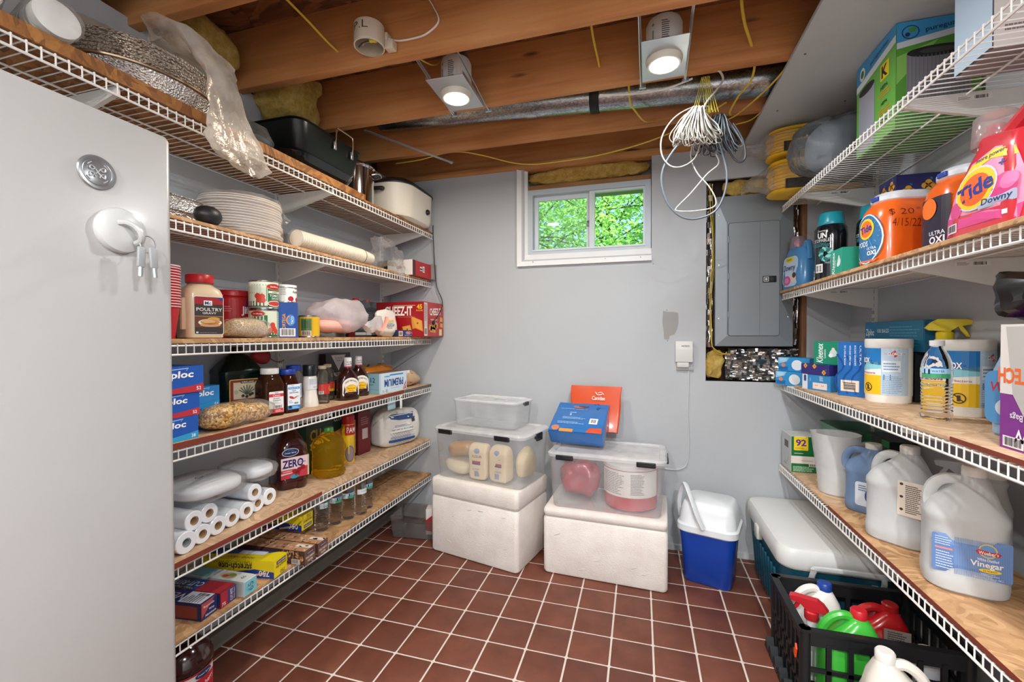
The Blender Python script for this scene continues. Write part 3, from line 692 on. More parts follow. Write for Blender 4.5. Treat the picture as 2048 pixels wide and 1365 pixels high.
# roaster oven
t = thing('roaster_oven', 'cream electric roaster oven with black lid rim and round dial', 'roaster oven', (-1.435, 2.408, 1.91), RL)
MB().rloft([(0, .34, .24, .09), (.012, .40, .30, .11), (.03, .42, .315, .115), (.185, .435, .33, .12), (.192, .44, .335, .122)], 8).build('body', mat('#e6dfcf', .25, var=.02, coat=.4), t)
MB().rloft([(.19, .448, .342, .125), (.197, .452, .346, .126), (.204, .44, .335, .12)], 8).build('lid_rim', mat('#1b1b1b', .35), t)
MB().rloft([(.203, .43, .325, .115), (.225, .39, .285, .10), (.235, .30, .20, .08)], 8).build('lid', mat('#3a3c3d', .3, .5), t)
kb = MB().lathe([(.017, 0), (.017, .008), (.013, .016), (.001, .017)], 20).rot(PI/2, 0, 0, (.07, -.159, .085)).build('dial', mat('#161616', .3), t, label='round black dial')
p = Print().ring(0, 0, .03, .034, .004, '#222222', 0, 22, .6, 3.9).lines(-.024, .038, .022, .046, 2, '#333333', 0).lines(-.012, -.036, .012, -.03, 1, '#555555', 0)
p.build('dial_marks', t, front(-.158, .07, .085))
MB().tube(cr([(-.222, -.03, .15), (-.242, -.045, .15), (-.25, .0, .15), (-.242, .045, .15), (-.222, .03, .15)], 4), .011, 8).build('side_handle', mat('#141414', .3), t, label='black side handle')
cd = MB().tube(cr([(-1.275, 2.56, 1.935), (-1.285, 2.58, 1.9), (-1.29, 2.60, 1.80), (-1.288, 2.61, 1.68), (-1.28, 2.62, 1.55), (-1.238, 2.615, 1.45), (-1.234, 2.56, 1.37), (-1.232, 2.46, 1.31)], 6), .0032, 6)
o = thing('power_cord', 'thin black power cord hanging down from the cream roaster oven', 'cord', (-1.275, 2.56, 1.935))
cd.rot(loc=(1.275, -2.56, -1.935)).build('cord', mat('#1a1a1a', .5), o)
MB().rbox(-.008, -.012, -.006, .008, .014, .012, .003).rot(.5, 0, .2, (.053, -.105, -.63)).build('plug', mat('#1a1a1a', .5), o)
# ================================================================== LEFT, SECOND SHELF (plates, cups)
ZB_ = 1.5955
t = thing('foil_loaf_pans', 'two shiny foil pans with lids at the freezer end of the plate shelf', 'foil pans', (-1.50, 1.03, ZB_))
for k in range(2):
    MB().rloft([(k*.045, .14, .19, .02), (.035+k*.045, .165, .215, .025), (.037+k*.045, .18, .23, .03), (.040+k*.045, .18, .23, .03), (.042+k*.045, .16, .21, .02)], 4).build('pan', m_foil, t)
t = thing('black_ball', 'smooth black rubber ball-shaped knob in front of the plates', 'ball', (-1.362, 1.105, ZB_))
MB().lathe([(.012, 0), (.027, .006), (.036, .022), (.037, .032), (.032, .048), (.02, .058), (.001, .061)], 28, fn=None).warp(lambda v: Vector((v.x, v.y*1.15, v.z))).build('ball', mat('#1a1a1b', .45, var=.08), t)
t = thing('foam_plate_stack', 'tall stack of white foam plates wrapped in clear plastic', 'plates', (-1.49, 1.345, ZB_+.005), 0)
b = MB()
for k in range(15):
    z = k*.0098; r = .14+.003*math.sin(k*1.7)
    b.lathe([(r-.03, z), (r, z+.007), (r+.001, z+.0092), (r-.012, z+.009)], 44, c=(.002*math.sin(k*2.1), .003*math.cos(k*1.3)))
b.build('plates', mat('#efe6dd', .6, var=.02), t)
MB().lathe([(.13, -.0005), (.146, .006), (.148, .14), (.135, .158), (.07, .163), (.001, .158)], 40).crumple(.006, 22, 3).build('wrapper', m_bagw, t, ang=24)
drape([((0, .12, .145), (.06, 0, .0), (0, .03, .01)), ((.0, .165, .145), (.05, .0, .01), (0, .02, .02)), ((-.01, .20, .13), (.035, 0, .005), (0, .012, .02)), ((-.01, .215, .12), (.045, 0, .005), (0, .012, .015))], 22, 5, .2, m_bagw, 'wrapper_tail', t)
def cups(t, n, r0, r1, ln, pitch, m, band=None):
    """a nested sleeve of cups along +X"""
    b = MB()
    for k in range(n):
        x = k*pitch
        b.lathe([(r1-.002, x), (r1+.0015, x+.001), (r1+.0015, x+.004), (r1-.001, x+.005), (r1-.003, x+pitch*1.02)], 26)
    x = n*pitch; b.lathe([(r1, x), (r0, x+ln), (r0-.003, x+ln), (r0-.003, x+ln-.004), (.001, x+ln-.004)], 26, False, True)
    return b
t = thing('paper_cup_sleeve', 'long sleeve of cream paper cups with open plastic wrapper', 'cups', (-1.366, 1.495, ZB_+.040), RL)
cups(t, 34, .027, .034, .075, .0130, None).rot(0, PI/2, 0).build('cups', mat('#efe3d0', .6), t)
MB().lathe([(.037, -.01), (.0375, .2), (.037, .42), (.032, .56), (.03, .6)], 24, False, False).crumple(.004, 30, 2).rot(0, PI/2, 0).build('wrapper', m_bagw, t, ang=22)
t = thing('cup_package', 'bagged row of small patterned cups with printed label band', 'cups', (-1.52, 1.60, ZB_+.048), RL)
cups(t, 30, .036, .044, .09, .0145, None).rot(0, PI/2, 0).build('cups', mat('#8f979b', .45, var=.1), t)
MB().lathe([(.02, -.05), (.046, -.03), (.048, .2), (.047, .45), (.043, .56), (.02, .62)], 26, False, False).crumple(.006, 24, 6).rot(0, PI/2, 0).build('wrapper', m_bagw, t, ang=22)
p = Print().rect(.22, -.035, .40, .035, '#ece8df').ell(.265, .005, .035, .02, '#e08a2e', 1).text('Dixie', .335, .0, .034, '#23305e', 2).rect(.40, -.035, .47, .035, '#51606a').ell(.42, -.02, .018, .008, '#e3a83a', 1)
p.build('label_band', t, lambda u, v, h: (u, -(.0485+h)*math.cos(v/.048+.75), (.0485+h)*math.sin(v/.048+.75)))
o = clear_bag('plastic_bag', 'crumpled empty clear plastic bag spilling over the plate shelf edge', (-1.40, 2.215, ZB_+.115), (.13, .22, .15), 7, m_bagw, .04, 13)
drape([((.085, -.04, -.05), (.0, .04, .0), (.015, 0, 0)), ((.105, -.03, -.10), (.0, .05, .01), (.012, 0, 0)), ((.11, -.02, -.14), (0, .025, .0), (.010, 0, 0)), ((.11, -.01, -.165), (0, .012, 0), (.006, 0, 0))], 20, 9, .2, m_bagw, 'bag_tail', o)
t = carton('coffee_box', 'flat red box with white end at the far end of the plate shelf', 'box', (-1.43, 2.478, ZB_), RL, .24, .24, .092, '#b32127',
           [('f', Print().rect(-.12, -.046, -.085, .046, '#4a1d1c').rect(-.03, -.01, .0, .015, '#e8e4e0', 1).rect(-.03, -.004, .0, .006, '#2c3566', 2).rect(.005, -.016, .03, .022, '#e6e2da', 1).rect(.01, -.01, .025, .015, '#9c9a92', 2)),
            ('l', Print().rect(-.12, -.046, .12, .046, '#e7e2dc').rect(-.12, -.046, -.05, .046, '#2d1513', 1).ell(.03, .0, .02, .008, '#c08a4a', 1).lines(-.04, -.04, .1, -.03, 1, '#777777', 1))])
carton('grey_box', 'plain grey box wedged behind the flat red box', 'box', (-1.42, 2.626, ZB_), RL, .045, .25, .10, '#8f8a86')
# ================================================================== LEFT, THIRD SHELF (cans, crackers)
ZC = 1.2235
t = thing('red_cup_stack', 'tall stack of red plastic party cups beside the freezer', 'cups', (-1.42, 1.0, ZC))
b = MB()
b.lathe([(.030, 0), (.042, .095)], 26, True, False)
for k in range(15): b.lathe([(.042, .095+k*.0085), (.0445, .097+k*.0085), (.0445, .102+k*.0085), (.043, .1035+k*.0085)], 26, True, True)
b.build('cups', mat('#b8202c', .35), t)
b = MB()
for k in range(15): b.lathe([(.0445, .0975+k*.0085), (.0465, .0985+k*.0085), (.0465, .1005+k*.0085), (.0445, .1015+k*.0085)], 26, False, False)
o = b.build('cup_rims', mat('#e6c4c6', .4), t); o['kind'] = 'stuff'
MB().lathe([(.0445, .224), (.046, .228), (.04, .227)], 26, False, False).build('white_rim', mat('#ecdcdc', .4), t)
# gravy jug
t = thing('gravy_jug', 'square jug of pale gravy powder with red cap and side grip', 'jug', (-1.418, 1.118, ZC), RL-.35)
m_pow = mat('#e2c9a6', .35, var=.04, coat=.3)
MB().rloft([(0, .10, .105, .018), (.004, .108, .113, .02), (.145, .108, .113, .02), (.162, .10, .106, .028), (.172, .082, .088, .038), (.178, .07, .075, .036)], 4).build('body', m_pow, t)
revolve(t, 'neck', [(.035, .176), (.035, .186)], film('jug_neck', '#e8d9c4', .5, .1, 0), 24)
revolve(t, 'cap', [(.039, .184), (.040, .186), (.040, .208), (.037, .212), (.001, .2125)], mat('#bf1f27', .35), 28)
MB().tube(cr([(-.0545, -.03, .13), (-.0555, -.034, .09), (-.0545, -.032, .03)], 5), [.010]*6+[.011]*5, 8).build('grip', mat('#d9bd98', .35), t)
p = Print().rrect(-.036, .012, .05, .138, .006, '#f1ead8').rrect(-.034, .014, .048, .136, .005, '#3a3230', 1).rect(-.034, .112, .048, .1345, '#a81c28', 2).rect(-.008, .108, .016, .124, '#f4f4f4', 3).text('Mc', .004, .116, .011, '#1c3a86', 4)
p.poly([(.03, .1355), (.048, .1355), (.048, .122)], '#23408f', 3).text('POULTRY', .008, .095, .011, '#f4f0e8', 3, w=.074).text('GRAVY', .008, .083, .007, '#f4f0e8', 3, w=.04).rect(-.034, .072, .048, .0735, '#c9a468', 2).rect(-.034, .036, .048, .072, '#6b3f1e', 2)
p.ell(.01, .052, .034, .012, '#efe6d6', 3).ell(.01, .054, .028, .009, '#c88a4a', 4).ell(.004, .056, .02, .006, '#e0b070', 5).ell(.02, .064, .018, .006, '#dca64a', 3).ell(.01, .044, .03, .006, '#d8a070', 4).rect(-.03, .017, -.024, .022, '#f4f0e8', 3).lines(-.02, .017, .044, .021, 1, '#8a8580', 3)
p.build('label', t, front(-.0567))
def tub(label, loc, r, h, col, caph, rz=RL, prints=None):
    t = thing('peanut_butter_tub', label, 'tub', loc, rz, 'red plastic food tubs')
    revolve(t, 'body', [(r*.94, 0), (r, .006), (r, h*.35), (r*.985, h*.37), (r*.985, h*.6), (r, h*.62), (r, h*.78), (r*.93, h*.83)], mat(col, .3, coat=.3), 32)
    revolve(t, 'lid', [(r*.97, h*.83), (r*1.02, h*.84), (r*1.02, h*.84+caph*.8), (r*.98, h*.84+caph), (.001, h*.84+caph)], mat('#b5202b', .35), 32)
    if prints: prints.build('label', t, cyl(r*1.003))
    return t
p = Print().rect(-.065, .045, .055, .15, '#b01a22').text('Jif', .02, .105, .038, '#f2f2f2', 1, bold=.03).rect(.015, .12, .05, .145, '#23307c', 0).rect(-.004, .068, .05, .083, '#d98a28', 0).rect(-.0025, .0695, .05, .0815, '#a81c24', 1).text('CREAMY', .024, .0755, .006, '#e0a030', 2).ring(-.045, .062, .012, .01, .002, '#d9b9b9').ell(-.045, .062, .006, .005, '#d9b9b9').lines(-.055, .10, -.03, .125, 3, '#d07a7a')
tub('large red plastic tub with white lettering behind the grain bag', (-1.56, 1.362, ZC), .064, .195, '#b01a22', .022, RL-.25, p)
tub('red plastic tub with lid, half hidden behind the gravy jug', (-1.572, 1.215, ZC), .06, .185, '#a8161f', .022)
def granules(name, cols, scale, film_gloss=.35):
    if name in MATS: return MATS[name]
    N = NT(name); N.set(Roughness=.25); v = N.n('TexVoronoi', Scale=scale); N.l(N.coord(), v.inputs['Vector'])
    sp = N.n('SeparateColor'); N.l(v.outputs['Color'], sp.inputs[0]); N.l(N.ramp(sp.outputs[0], [(.1, cols[0]), (.5, cols[1]), (.9, cols[2])]), N.b.inputs['Base Color'])
    nz = N.n('TexNoise', Scale=14., Detail=3.); N.l(N.coord(), nz.inputs['Vector'])
    ad = N.n('Math', operation='MULTIPLY_ADD'); ad.inputs[1].default_value = -1.; N.l(v.outputs['Distance'], ad.inputs[0]); N.l(nz.outputs['Fac'], ad.inputs[2])
    N.bump(ad.outputs[0], .5, .006); N.b.inputs['Coat Weight'].default_value = film_gloss; N.b.inputs['Coat Roughness'].default_value = .08
    MATS[name] = N.m; return N.m
t = thing('grain_bag', 'clear bag of small beige grains lying on the can shelf', 'bag', (-1.385, 1.272, ZC), RL)
MB().blob((-.01, .0, .034), (.165, .085, .068), 34, 20, 2.7, .008, 22, 2).crumple(.004, 30, 2).build('grains', granules('quinoa', ('#a98a62', '#cdb088', '#e4cfae'), 420), t)
MB().blob((.0, .0, .035), (.19, .09, .072), 34, 20, 2.6, .010, 22, 2).crumple(.005, 34, 2).build('bag', m_bagw, t, ang=22)
# tins
m_tin = mat('#c6c8c9', .22, 1., var=.05)
def tin(label, loc, rz, r, h, pr, base, name='food_can', group='tinned food'):
    t = thing(name, label, 'can', loc, rz, group)
    revolve(t, 'can_body', [(r*.95, 0), (r*1.0, .001), (r*1.0, .004), (r*.975, .006), (r*.975, h-.006), (r, h-.004), (r, h-.001), (r*.95, h), (r*.93, h-.004), (.001, h-.004)], m_tin, 36)
    MB().lathe([(r*.978, .0065), (r*.98, .008), (r*.98, h-.008), (r*.978, h-.0065)], 36, False, False).build('paper_wrap', mat(base, .4), t)
    pr.build('label', t, cyl(r*.98)); return t
def tomato(seed):
    p = Print().rect(-.09, .012, .0, .098, '#dfe6d2').rect(-.005, .03, .07, .085, '#1d6b3c').rect(-.09, .008, .09, .03, '#2d4a2a')
    for k in range(7): p.line([(-.075+k*.009, .06), (-.055+k*.01, .095)], .003, '#9fb58a', 1)
    p.ell(.028, .088, .034, .013, '#d8b24a', 1).ell(.028, .088, .031, .0115, '#b3202a', 2).text('Del Monte', .028, .088, .006, '#f6f0e0', 3)
    p.rect(.002, .062, .062, .071, '#e6e6d8', 2).text('HARVEST', .032, .0665, .005, '#7a2a2a', 3).text('TOMATO', .032, .053, .009, '#f4f4f0', 2, w=.05).text('SAUCE', .032, .042, .008, '#f4f4f0', 2, w=.036)
    for u, v in ((-.03, .035), (-.02, .048), (-.035, .05), (-.018, .034)): p.ell(u, v, .011, .011, '#cf3a26', 1)
    p.ell(.03, .022, .032, .012, '#efe6da', 2).ell(.03, .022, .028, .009, '#c63a2c', 3).text('22', -.05, .019, .009, '#e8e8d8', 2); return p
def tomato2(seed):
    p = Print().rect(-.09, .012, .09, .105, '#d9e2cc').rect(-.055, .032, .0, .088, '#1d6b3c', 0).rect(.045, .008, .09, .105, '#2f8a5c').rect(-.09, .004, .045, .022, '#41622f')
    p.ell(-.035, .094, .028, .012, '#d8b24a', 1).ell(-.035, .094, .0255, .0105, '#b3202a', 2).text('Del Monte', -.035, .094, .0055, '#f6f0e0', 3)
    p.text('TOMATO', -.03, .066, .008, '#f4f4f0', 2).text('SAUCE', -.03, .053, .007, '#f4f4f0', 2).line([(-.01, .02), (.04, .075)], .007, '#efeee6', 2)
    for u, v in ((.012, .03), (.026, .036), (.02, .05), (.034, .026)): p.ell(u, v, .011, .011, '#d23f2a', 1)
    p.ell(-.022, .014, .017, .011, '#c63a2c', 2).lines(.05, .02, .085, .1, 9, '#bfe0cc', 1); return p
tin('lower tomato sauce can of the stack, turned to show a white spoon', (-1.448, 1.405, ZC), RL-.5, .054, .112, tomato2(1), '#d9e2cc')
tin('upper tomato sauce can stacked on another can', (-1.446, 1.405, ZC+.113), RL-.5, .054, .112, tomato(2), '#dfe6d2')
p = Print().rect(-.04, .003, .06, .075, '#ece9e6').lines(-.035, .03, -.012, .07, 6, '#999999', 1).text('Apples', .03, .045, .013, '#3a3a4a', 1, shear=.2).ell(.005, .016, .012, .011, '#b3202e', 1).ell(.04, .014, .012, .01, '#b3202e', 1).text('Gala', .032, .062, .008, '#4a4a55', 1)
tin('small white tin with cherries standing on the blue taco box', (-1.447, 1.52, ZC+.1465), RL-.45, .043, .066, p, '#e9e6e2')
p = Print().rect(-.05, .006, .003, .088, '#caa31c').rect(-.048, .03, -.004, .082, '#4d6f3a', 1).rect(-.042, .04, -.012, .075, '#35542c', 2).bars(-.046, .008, -.006, .03, '#222222', '#d9c7b4', 2)
tin('yellow can with a green picture panel beside the taco box', (-1.42, 1.622, ZC), RL-.5, .046, .097, p, '#e0b21c')
p = Print().rect(-.04, -.073, .04, .073, '#1b4a9c').text('ORTEGA', -.014, -.005, .013, '#f0b03a', 2, w=.062, rot=PI/2).ell(.012, .0, .017, .024, '#3a8ad8', 1).ring(.008, .0, .014, .018, .005, '#e88a2a', 2, 14, PI/2, 1.5*PI).text('TACO', .018, .0, .010, '#ffffff', 2, w=.032, rot=PI/2).bars(-.03, -.068, .03, -.034, '#222222', '#eeeeee', 1)
p2 = Print().rect(-.03, -.073, .03, .073, '#15346f').text('ORTEGA', -.004, .045, .016, '#e8a72f', 2, w=.07).poly([(-.03, -.05), (.0, -.065), (.03, -.02), (.024, .0), (.0, -.005), (-.03, -.03)], '#c98a3a', 1).ell(.004, -.02, .02, .012, '#7a4a22', 2).ell(.0, -.014, .015, .008, '#a83a22', 3)
carton('taco_box', 'tall blue taco shell box with a barcode on its end', 'box', (-1.447, 1.517, ZC), RL-.62, .078, .085, .146, '#1a3f88', [('f', p), ('l', p2)])
# white shopping bag
o = MB().blob((0, 0, 0), (.20, .33, .165), 44, 30, 2.3, .03, 9, 5).crumple(.013, 16, 5).build('grocery_bag', film('white_bag', '#f6f1f4', .62, .3, .2, .5, 22, .4), None, (-1.44, 1.845, ZC+.10), ang=25)
tag(o, 'crumpled white plastic grocery bag slumped over the can shelf', 'bag')
MB().blob((0, 0, 0), (.15, .28, .07), 24, 16, 2.4, .014, 12, 2).build('bag_contents', mat('#e8ada0', .6), o, (.0, -.04, -.045))
drape([((.07, .12, -.05), (.0, .02, -.02), (.02, 0, .0)), ((.09, .15, -.045), (.0, .015, -.03), (.012, 0, .0)), ((.10, .19, -.03), (.0, .015, -.035), (.006, 0, 0)), ((.10, .235, -.015), (0, .02, -.028), (.004, 0, 0))], 20, 5, .1, film('white_bag2', '#f6f1f0', .8, .3, .2, .4, 22, .4), 'bag_flap', o)
MB().tube(cr([(.112, .195, -.07), (.113, .235, -.045), (.112, .26, .01)], 5), .012, 6, flat=.3).build('pink_band', mat('#ec9d8c', .5), o)
for i, y in enumerate((2.085, 2.185)):
    pp = Print().rect(-.04, -.1, .04, .1, '#2a2d31').rect(-.038, -.09, .038, -.075, '#b9bec2', 1).poly([(-.04, .1), (-.02, .1), (0, .07), (-.04, .062)], '#45494e', 1).poly([(.04, .1), (.02, .1), (0, .07), (.04, .062)], '#3c4045', 1).rect(-.038, .035, .038, .037, '#6c7278', 1).lines(-.034, -.06, .03, .03, 8, '#6e757b', 1)
    t = carton('broth_carton', ('black foil-look drink carton with red cap, left of the pair' if i == 0 else 'black foil-look drink carton with red cap, right of the pair'), 'carton', (-1.51, y, ZC), RL-.2, .082, .07, .20, '#26292c', [('f', pp), ('l', Print().rect(-.035, -.1, .035, .1, '#b02a2c').rect(-.035, -.1, -.01, .1, '#23262a', 1))], 'black drink cartons')
    MB().lathe([(.018, .2), (.018, .21), (.016, .213), (.001, .2135)], 20).build('cap', mat('#b51f2e', .35), t)
# snack bag
t = thing('snack_bag', 'white pillow bag of chips with yellow and blue lettering', 'bag', (-1.42, 2.235, ZC), RL-.1)
MB().blob((0, 0, .078), (.15, .075, .156), 40, 28, 4.5, .008, 14, 3).warp(lambda v: Vector((v.x*(1+.22*max(0, (v.z-.1)/.06)), v.y*(1-.85*max(0, (v.z-.06)/.1))*(1-.5*max(0, (.03-v.z)/.03)), max(v.z, .0)))).crumple(.004, 26, 3).build('bag', mat('#eae3d8', .28, var=.04, coat=.5), t)
p = Print().text('Plant', .0, .095, .022, '#e8b41c', 2, w=.075, shear=.2).text('IBLEDIA', .0, .068, .018, '#2a78a8', 2, w=.09).text('SEA SALT', .0, .05, .010, '#c05a3a', 2, w=.07).rect(-.062, .012, .055, .034, '#d98a1c', 1).ell(-.02, .014, .03, .01, '#e6b860', 2).ell(.02, .012, .03, .008, '#e2a040', 2)
p.build('label', t, lambda u, v, h: (u, -.0385-h+.022*(u/.08)**2+.035*((v-.07)/.075)**2, v))
p = Print().rect(-.02, -.019, .06, .019, '#243a6e').ell(.022, .004, .022, .0095, '#d9d9e2', 1).ell(.022, .004, .019, .0075, '#b3232f', 2).text('Barilla', .022, .004, .006, '#ffffff', 3).text('OVEN READY LASAGNE', .02, -.011, .004, '#dfe4ee', 2, w=.06).rect(-.058, -.016, -.024, .014, '#d9b9a8', 0).bars(-.054, -.012, -.028, .01, '#333333', None, 1, 9)
carton('pasta_box', 'small dark blue pasta box in front of the cracker box', 'box', (-1.366, 2.335, ZC), RL-.25, .125, .05, .039, '#1f2f5a', [('f', p)])
pf = Print().rect(-.175, -.105, .175, .105, '#a3121c').rect(-.03, .082, .12, .085, '#e0c4a0', 1).text('CHEEZ-IT', .005, .05, .058, '#f4efe8', 2, w=.19, bold=.03).rect(.0, .012, .115, .014, '#e08a5a', 1).text('45', .148, .075, .028, '#f0c232', 2, bold=.03).text('POUCHES', .148, .052, .009, '#f0c232', 2, w=.045).poly([(.09, .02), (.165, -.01), (.172, -.075), (.12, -.055), (.10, -.06)], '#d98f33', 1).poly([(.095, .015), (.16, -.012), (.165, -.07), (.122, -.05)], '#e2a148', 2).ell(.135, -.025, .005, .006, '#8a4a14', 3).poly([(.03, -.045), (.085, -.035), (.10, -.088), (.04, -.085)], '#d98f33', 1).poly([(.034, -.048), (.082, -.039), (.094, -.084), (.043, -.081)], '#e2a148', 2).ell(.065, -.062, .005, .005, '#8a4a14', 3)
pr = Print().rect(-.135, -.105, .135, .105, '#b5393a').rect(-.133, -.1, -.09, .1, '#cfc4c0', 1).lines(-.128, -.01, -.094, .09, 12, '#7a4a4a', 2).bars(-.13, -.1, -.095, -.05, '#333333', '#e8e4e2', 2).text('CHEEZ-IT', .02, .05, .045, '#efe6e0', 2, w=.16, rot=.05, bold=.03).text('45', .11, .085, .02, '#f0c232', 2).rect(-.05, -.005, .05, .003, '#d9a3a0', 2)
for u, v, s in ((-.05, -.05, .02), (-.02, -.04, .022), (.01, -.045, .022), (.03, -.035, .02), (-.035, -.062, .02), (.0, -.065, .02), (.1, .0, .022), (.105, -.03, .02)): pr.poly([(u-s, v-s*.7), (u+s*.8, v-s), (u+s, v+s*.6), (u-s*.7, v+s)], '#dba050', 2)
pr.rect(.07, -.1, .11, -.06, '#e0d49a', 1)
carton('cracker_box', 'big red cheese cracker box at the back corner of the can shelf', 'box', (-1.424, 2.512, ZC), 0, .354, .268, .212, '#a51a22', [('f', pf), ('r', pr)])
# ================================================================== LEFT, FOURTH SHELF (spices, sauces)
ZD = .9108
def zip_box(label, loc, rz, w, d, h, num, c2, txt='Ziploc', base='#1f5fc0', grp='zip-top bag boxes'):
    p = Print().rect(-w/2, -h/2, w/2, h/2, base).text(txt, -w*.04, h*.16, h*.34, '#ffffff', 3, w=min(w*.72, h*1.3), shear=.1, bold=.03)
    n = 12; p.faces([(-w/2+w*k/n, -h/2) for k in range(n+1)]+[(-w/2+w*k/n, -h*.34+h*.16*(k/n)**2) for k in range(n+1)], [(k, k+1, n+2+k, n+1+k) for k in range(n)], c2, 1)
    p.line([(-w*.4, -h*.06), (-w*.42, h*.36), (w*.2, h*.42), (w*.16, h*.34)], h*.025, '#cfe2f6', 1).text(num, w*.4, -h*.36, h*.14, '#ffffff', 3)
    return carton('freezer_bag_box', label, 'box', loc, rz, w, d, h, base, [('f', p)], grp)
zip_box('blue and red zip-bag box, top of the stack by the freezer', (-1.42, .985, ZD+.146), RL, .16, .16, .082, '52', '#c2303c', base='#1c58b4')
zip_box('blue and red zip-bag box, middle of the stack by the freezer', (-1.425, .975, ZD+.073), RL, .16, .16, .072, '52', '#c2303c', base='#1c58b4')
zip_box('blue and teal zip-bag box, bottom of the stack by the freezer', (-1.425, .97, ZD), RL, .16, .16, .072, '38', '#2fa0d0', base='#1c58b4')
zip_box('light blue zip-bag box stacked on another behind the corn bag', (-1.525, 1.145, ZD+.070), RL, .125, .16, .076, '54', '#2a9ad8', base='#2a86cc')
zip_box('blue zip-bag box lowest behind the corn bag', (-1.525, 1.145, ZD), RL, .125, .16, .069, '54', '#1c5fb8', base='#1c63be')
t = thing('olive_oil_jug', 'large dark green olive oil jug with red bordered label', 'jug', (-1.565, 1.385, ZD), RL-.35)
m_dkg = glassy('dark_green_plastic', '#0d1f1a', .12, 1.45, .25)
MB().rloft([(0, .15, .12, .02), (.006, .158, .128, .024), (.165, .158, .128, .024), (.175, .164, .134, .028), (.185, .16, .13, .03), (.235, .09, .075, .03), (.25, .05, .05, .024)], 5).build('body', m_dkg, t)
revolve(t, 'cap', [(.022, .248), (.024, .25), (.024, .27), (.02, .275), (.001, .275)], mat('#14181a', .4), 24)
p = Print().rrect(-.052, .012, .075, .150, .006, '#d8bf52').rrect(-.049, .015, .073, .147, .006, '#8e2a22', 1).rect(-.038, .05, .066, .138, '#d8c9a8', 2).rect(-.012, .133, .042, .143, '#3a2430', 3).text('KIRKLAND', .015, .138, .007, '#e8e0d0', 4, w=.046).rect(-.044, .042, .072, .072, '#8e2a22', 3).text('EXTRA VIRGIN', .014, .056, .013, '#d8b87a', 4, w=.095).rect(-.04, .026, .068, .038, '#d8c9a8', 2).text('OLIVE OIL', .014, .02, .006, '#e8d8a8', 3)
for a in range(7): p.line([(.01, .088), (.01+.03*math.cos(.3+a*.42), .1+.026*math.sin(.3+a*.42))], .005, '#6f7560', 3)
for u, v in ((-.004, .084), (.01, .08), (.022, .086), (.03, .09)): p.ell(u, v, .006, .006, '#3a3a34', 4)
p.ring(.055, .125, .009, .009, .002, '#3a3a34', 3).ell(-.028, .1, .008, .009, '#b9b29a', 3)
p.build('label', t, front(-.0645))
t = thing('red_net_bag', 'small crumple of red netting hanging behind the olive oil jug', 'net', (-1.585, 1.55, ZD+.20))
MB().blob((0, -.03, .03), (.05, .10, .06), 20, 14, 2.4, .012, 20, 3).build('netting', mat('#a3262c', .6), t)
MB().tube(cr([(0, .02, .02), (0, .05, .005), (0, .08, .0), (0, .10, .008)], 5), .002, 5).build('drawstring', mat('#8a2a2a', .6), t)
t = thing('popcorn_bag', 'clear bag of yellow popcorn kernels lying on the spice shelf', 'bag', (-1.385, 1.205, ZD+.005), RL)
m_corn = granules('popcorn', ('#8f5a1e', '#cf9a48', '#ecc884'), 150)
MB().blob((-.03, .0, .040), (.17, .095, .08), 40, 24, 2.6, .006, 18, 1).crumple(.003, 30).build('kernels', m_corn, t)
MB().blob((.085, .005, .034), (.13, .085, .068), 34, 22, 2.5, .006, 18, 4).crumple(.003, 30).build('kernels', m_corn, t)
MB().blob((.02, .0, .040), (.30, .10, .084), 48, 24, 2.8, .006, 18, 1).crumple(.005, 30).build('bag', m_bagw, t, ang=22)
def spice_jar(label, loc, rz, w, d, h, fill, cap, pr, fillh=.62, capr=.033, m=None, mname='spice_jar'):
    t = thing(mname, label, 'jar', loc, rz, 'plastic spice jars')
    MB().rloft([(.002, w-.006, d-.006, .012), (h*fillh, w-.006, d-.006, .012)], 4).build('contents', mat(fill, .7, var=.15, vscale=60), t)
    MB().rloft([(0, w-.006, d-.006, .012), (.004, w, d, .014), (h*.66, w, d, .014), (h*.82, w*.82, d*.85, .022), (h*.86, capr*1.8, capr*1.8, capr*.8), (h*.9, capr*1.8, capr*1.8, capr*.85)], 4).build('jar', film('jar_clear_'+fill.strip('#'), fill, .35, .08, .2, gloss=.8), t)
    revolve(t, 'cap', [(capr, h*.88), (capr*1.02, h*.885), (capr*1.02, h*.985), (capr*.97, h), (.001, h)], mat(cap, .35), 28)
    if pr: pr.build('label', t, front(-d/2))
    return t
p = Print().rrect(-.024, .012, .033, .098, .003, '#e9e7e6').rect(-.0225, .012, .0315, .03, '#cf3a40', 1).rect(-.024, .077, .033, .089, '#c9323c', 1).text('Classic', .005, .083, .008, '#f2d8d8', 2).text('Sysco', .005, .093, .006, '#3a4a7a', 2).text('Ground', .004, .071, .0055, '#2a2a2a', 2).text('Cinnamon', .006, .063, .0055, '#2a2a2a', 2).rect(-.02, .019, -.006, .03, '#26261f', 2).bars(-.004, .030, .028, .044, '#222222', '#dedcda', 2, 11).lines(.0, .015, .028, .026, 2, '#f4dada', 2).lines(-.02, .048, .02, .058, 2, '#aaaaaa', 2)
spice_jar('tall jar of brown cinnamon with white cap and red-white label', (-1.435, 1.42, ZD), RL-.32, .084, .084, .190, '#7a4a30', '#e4e0da', p)
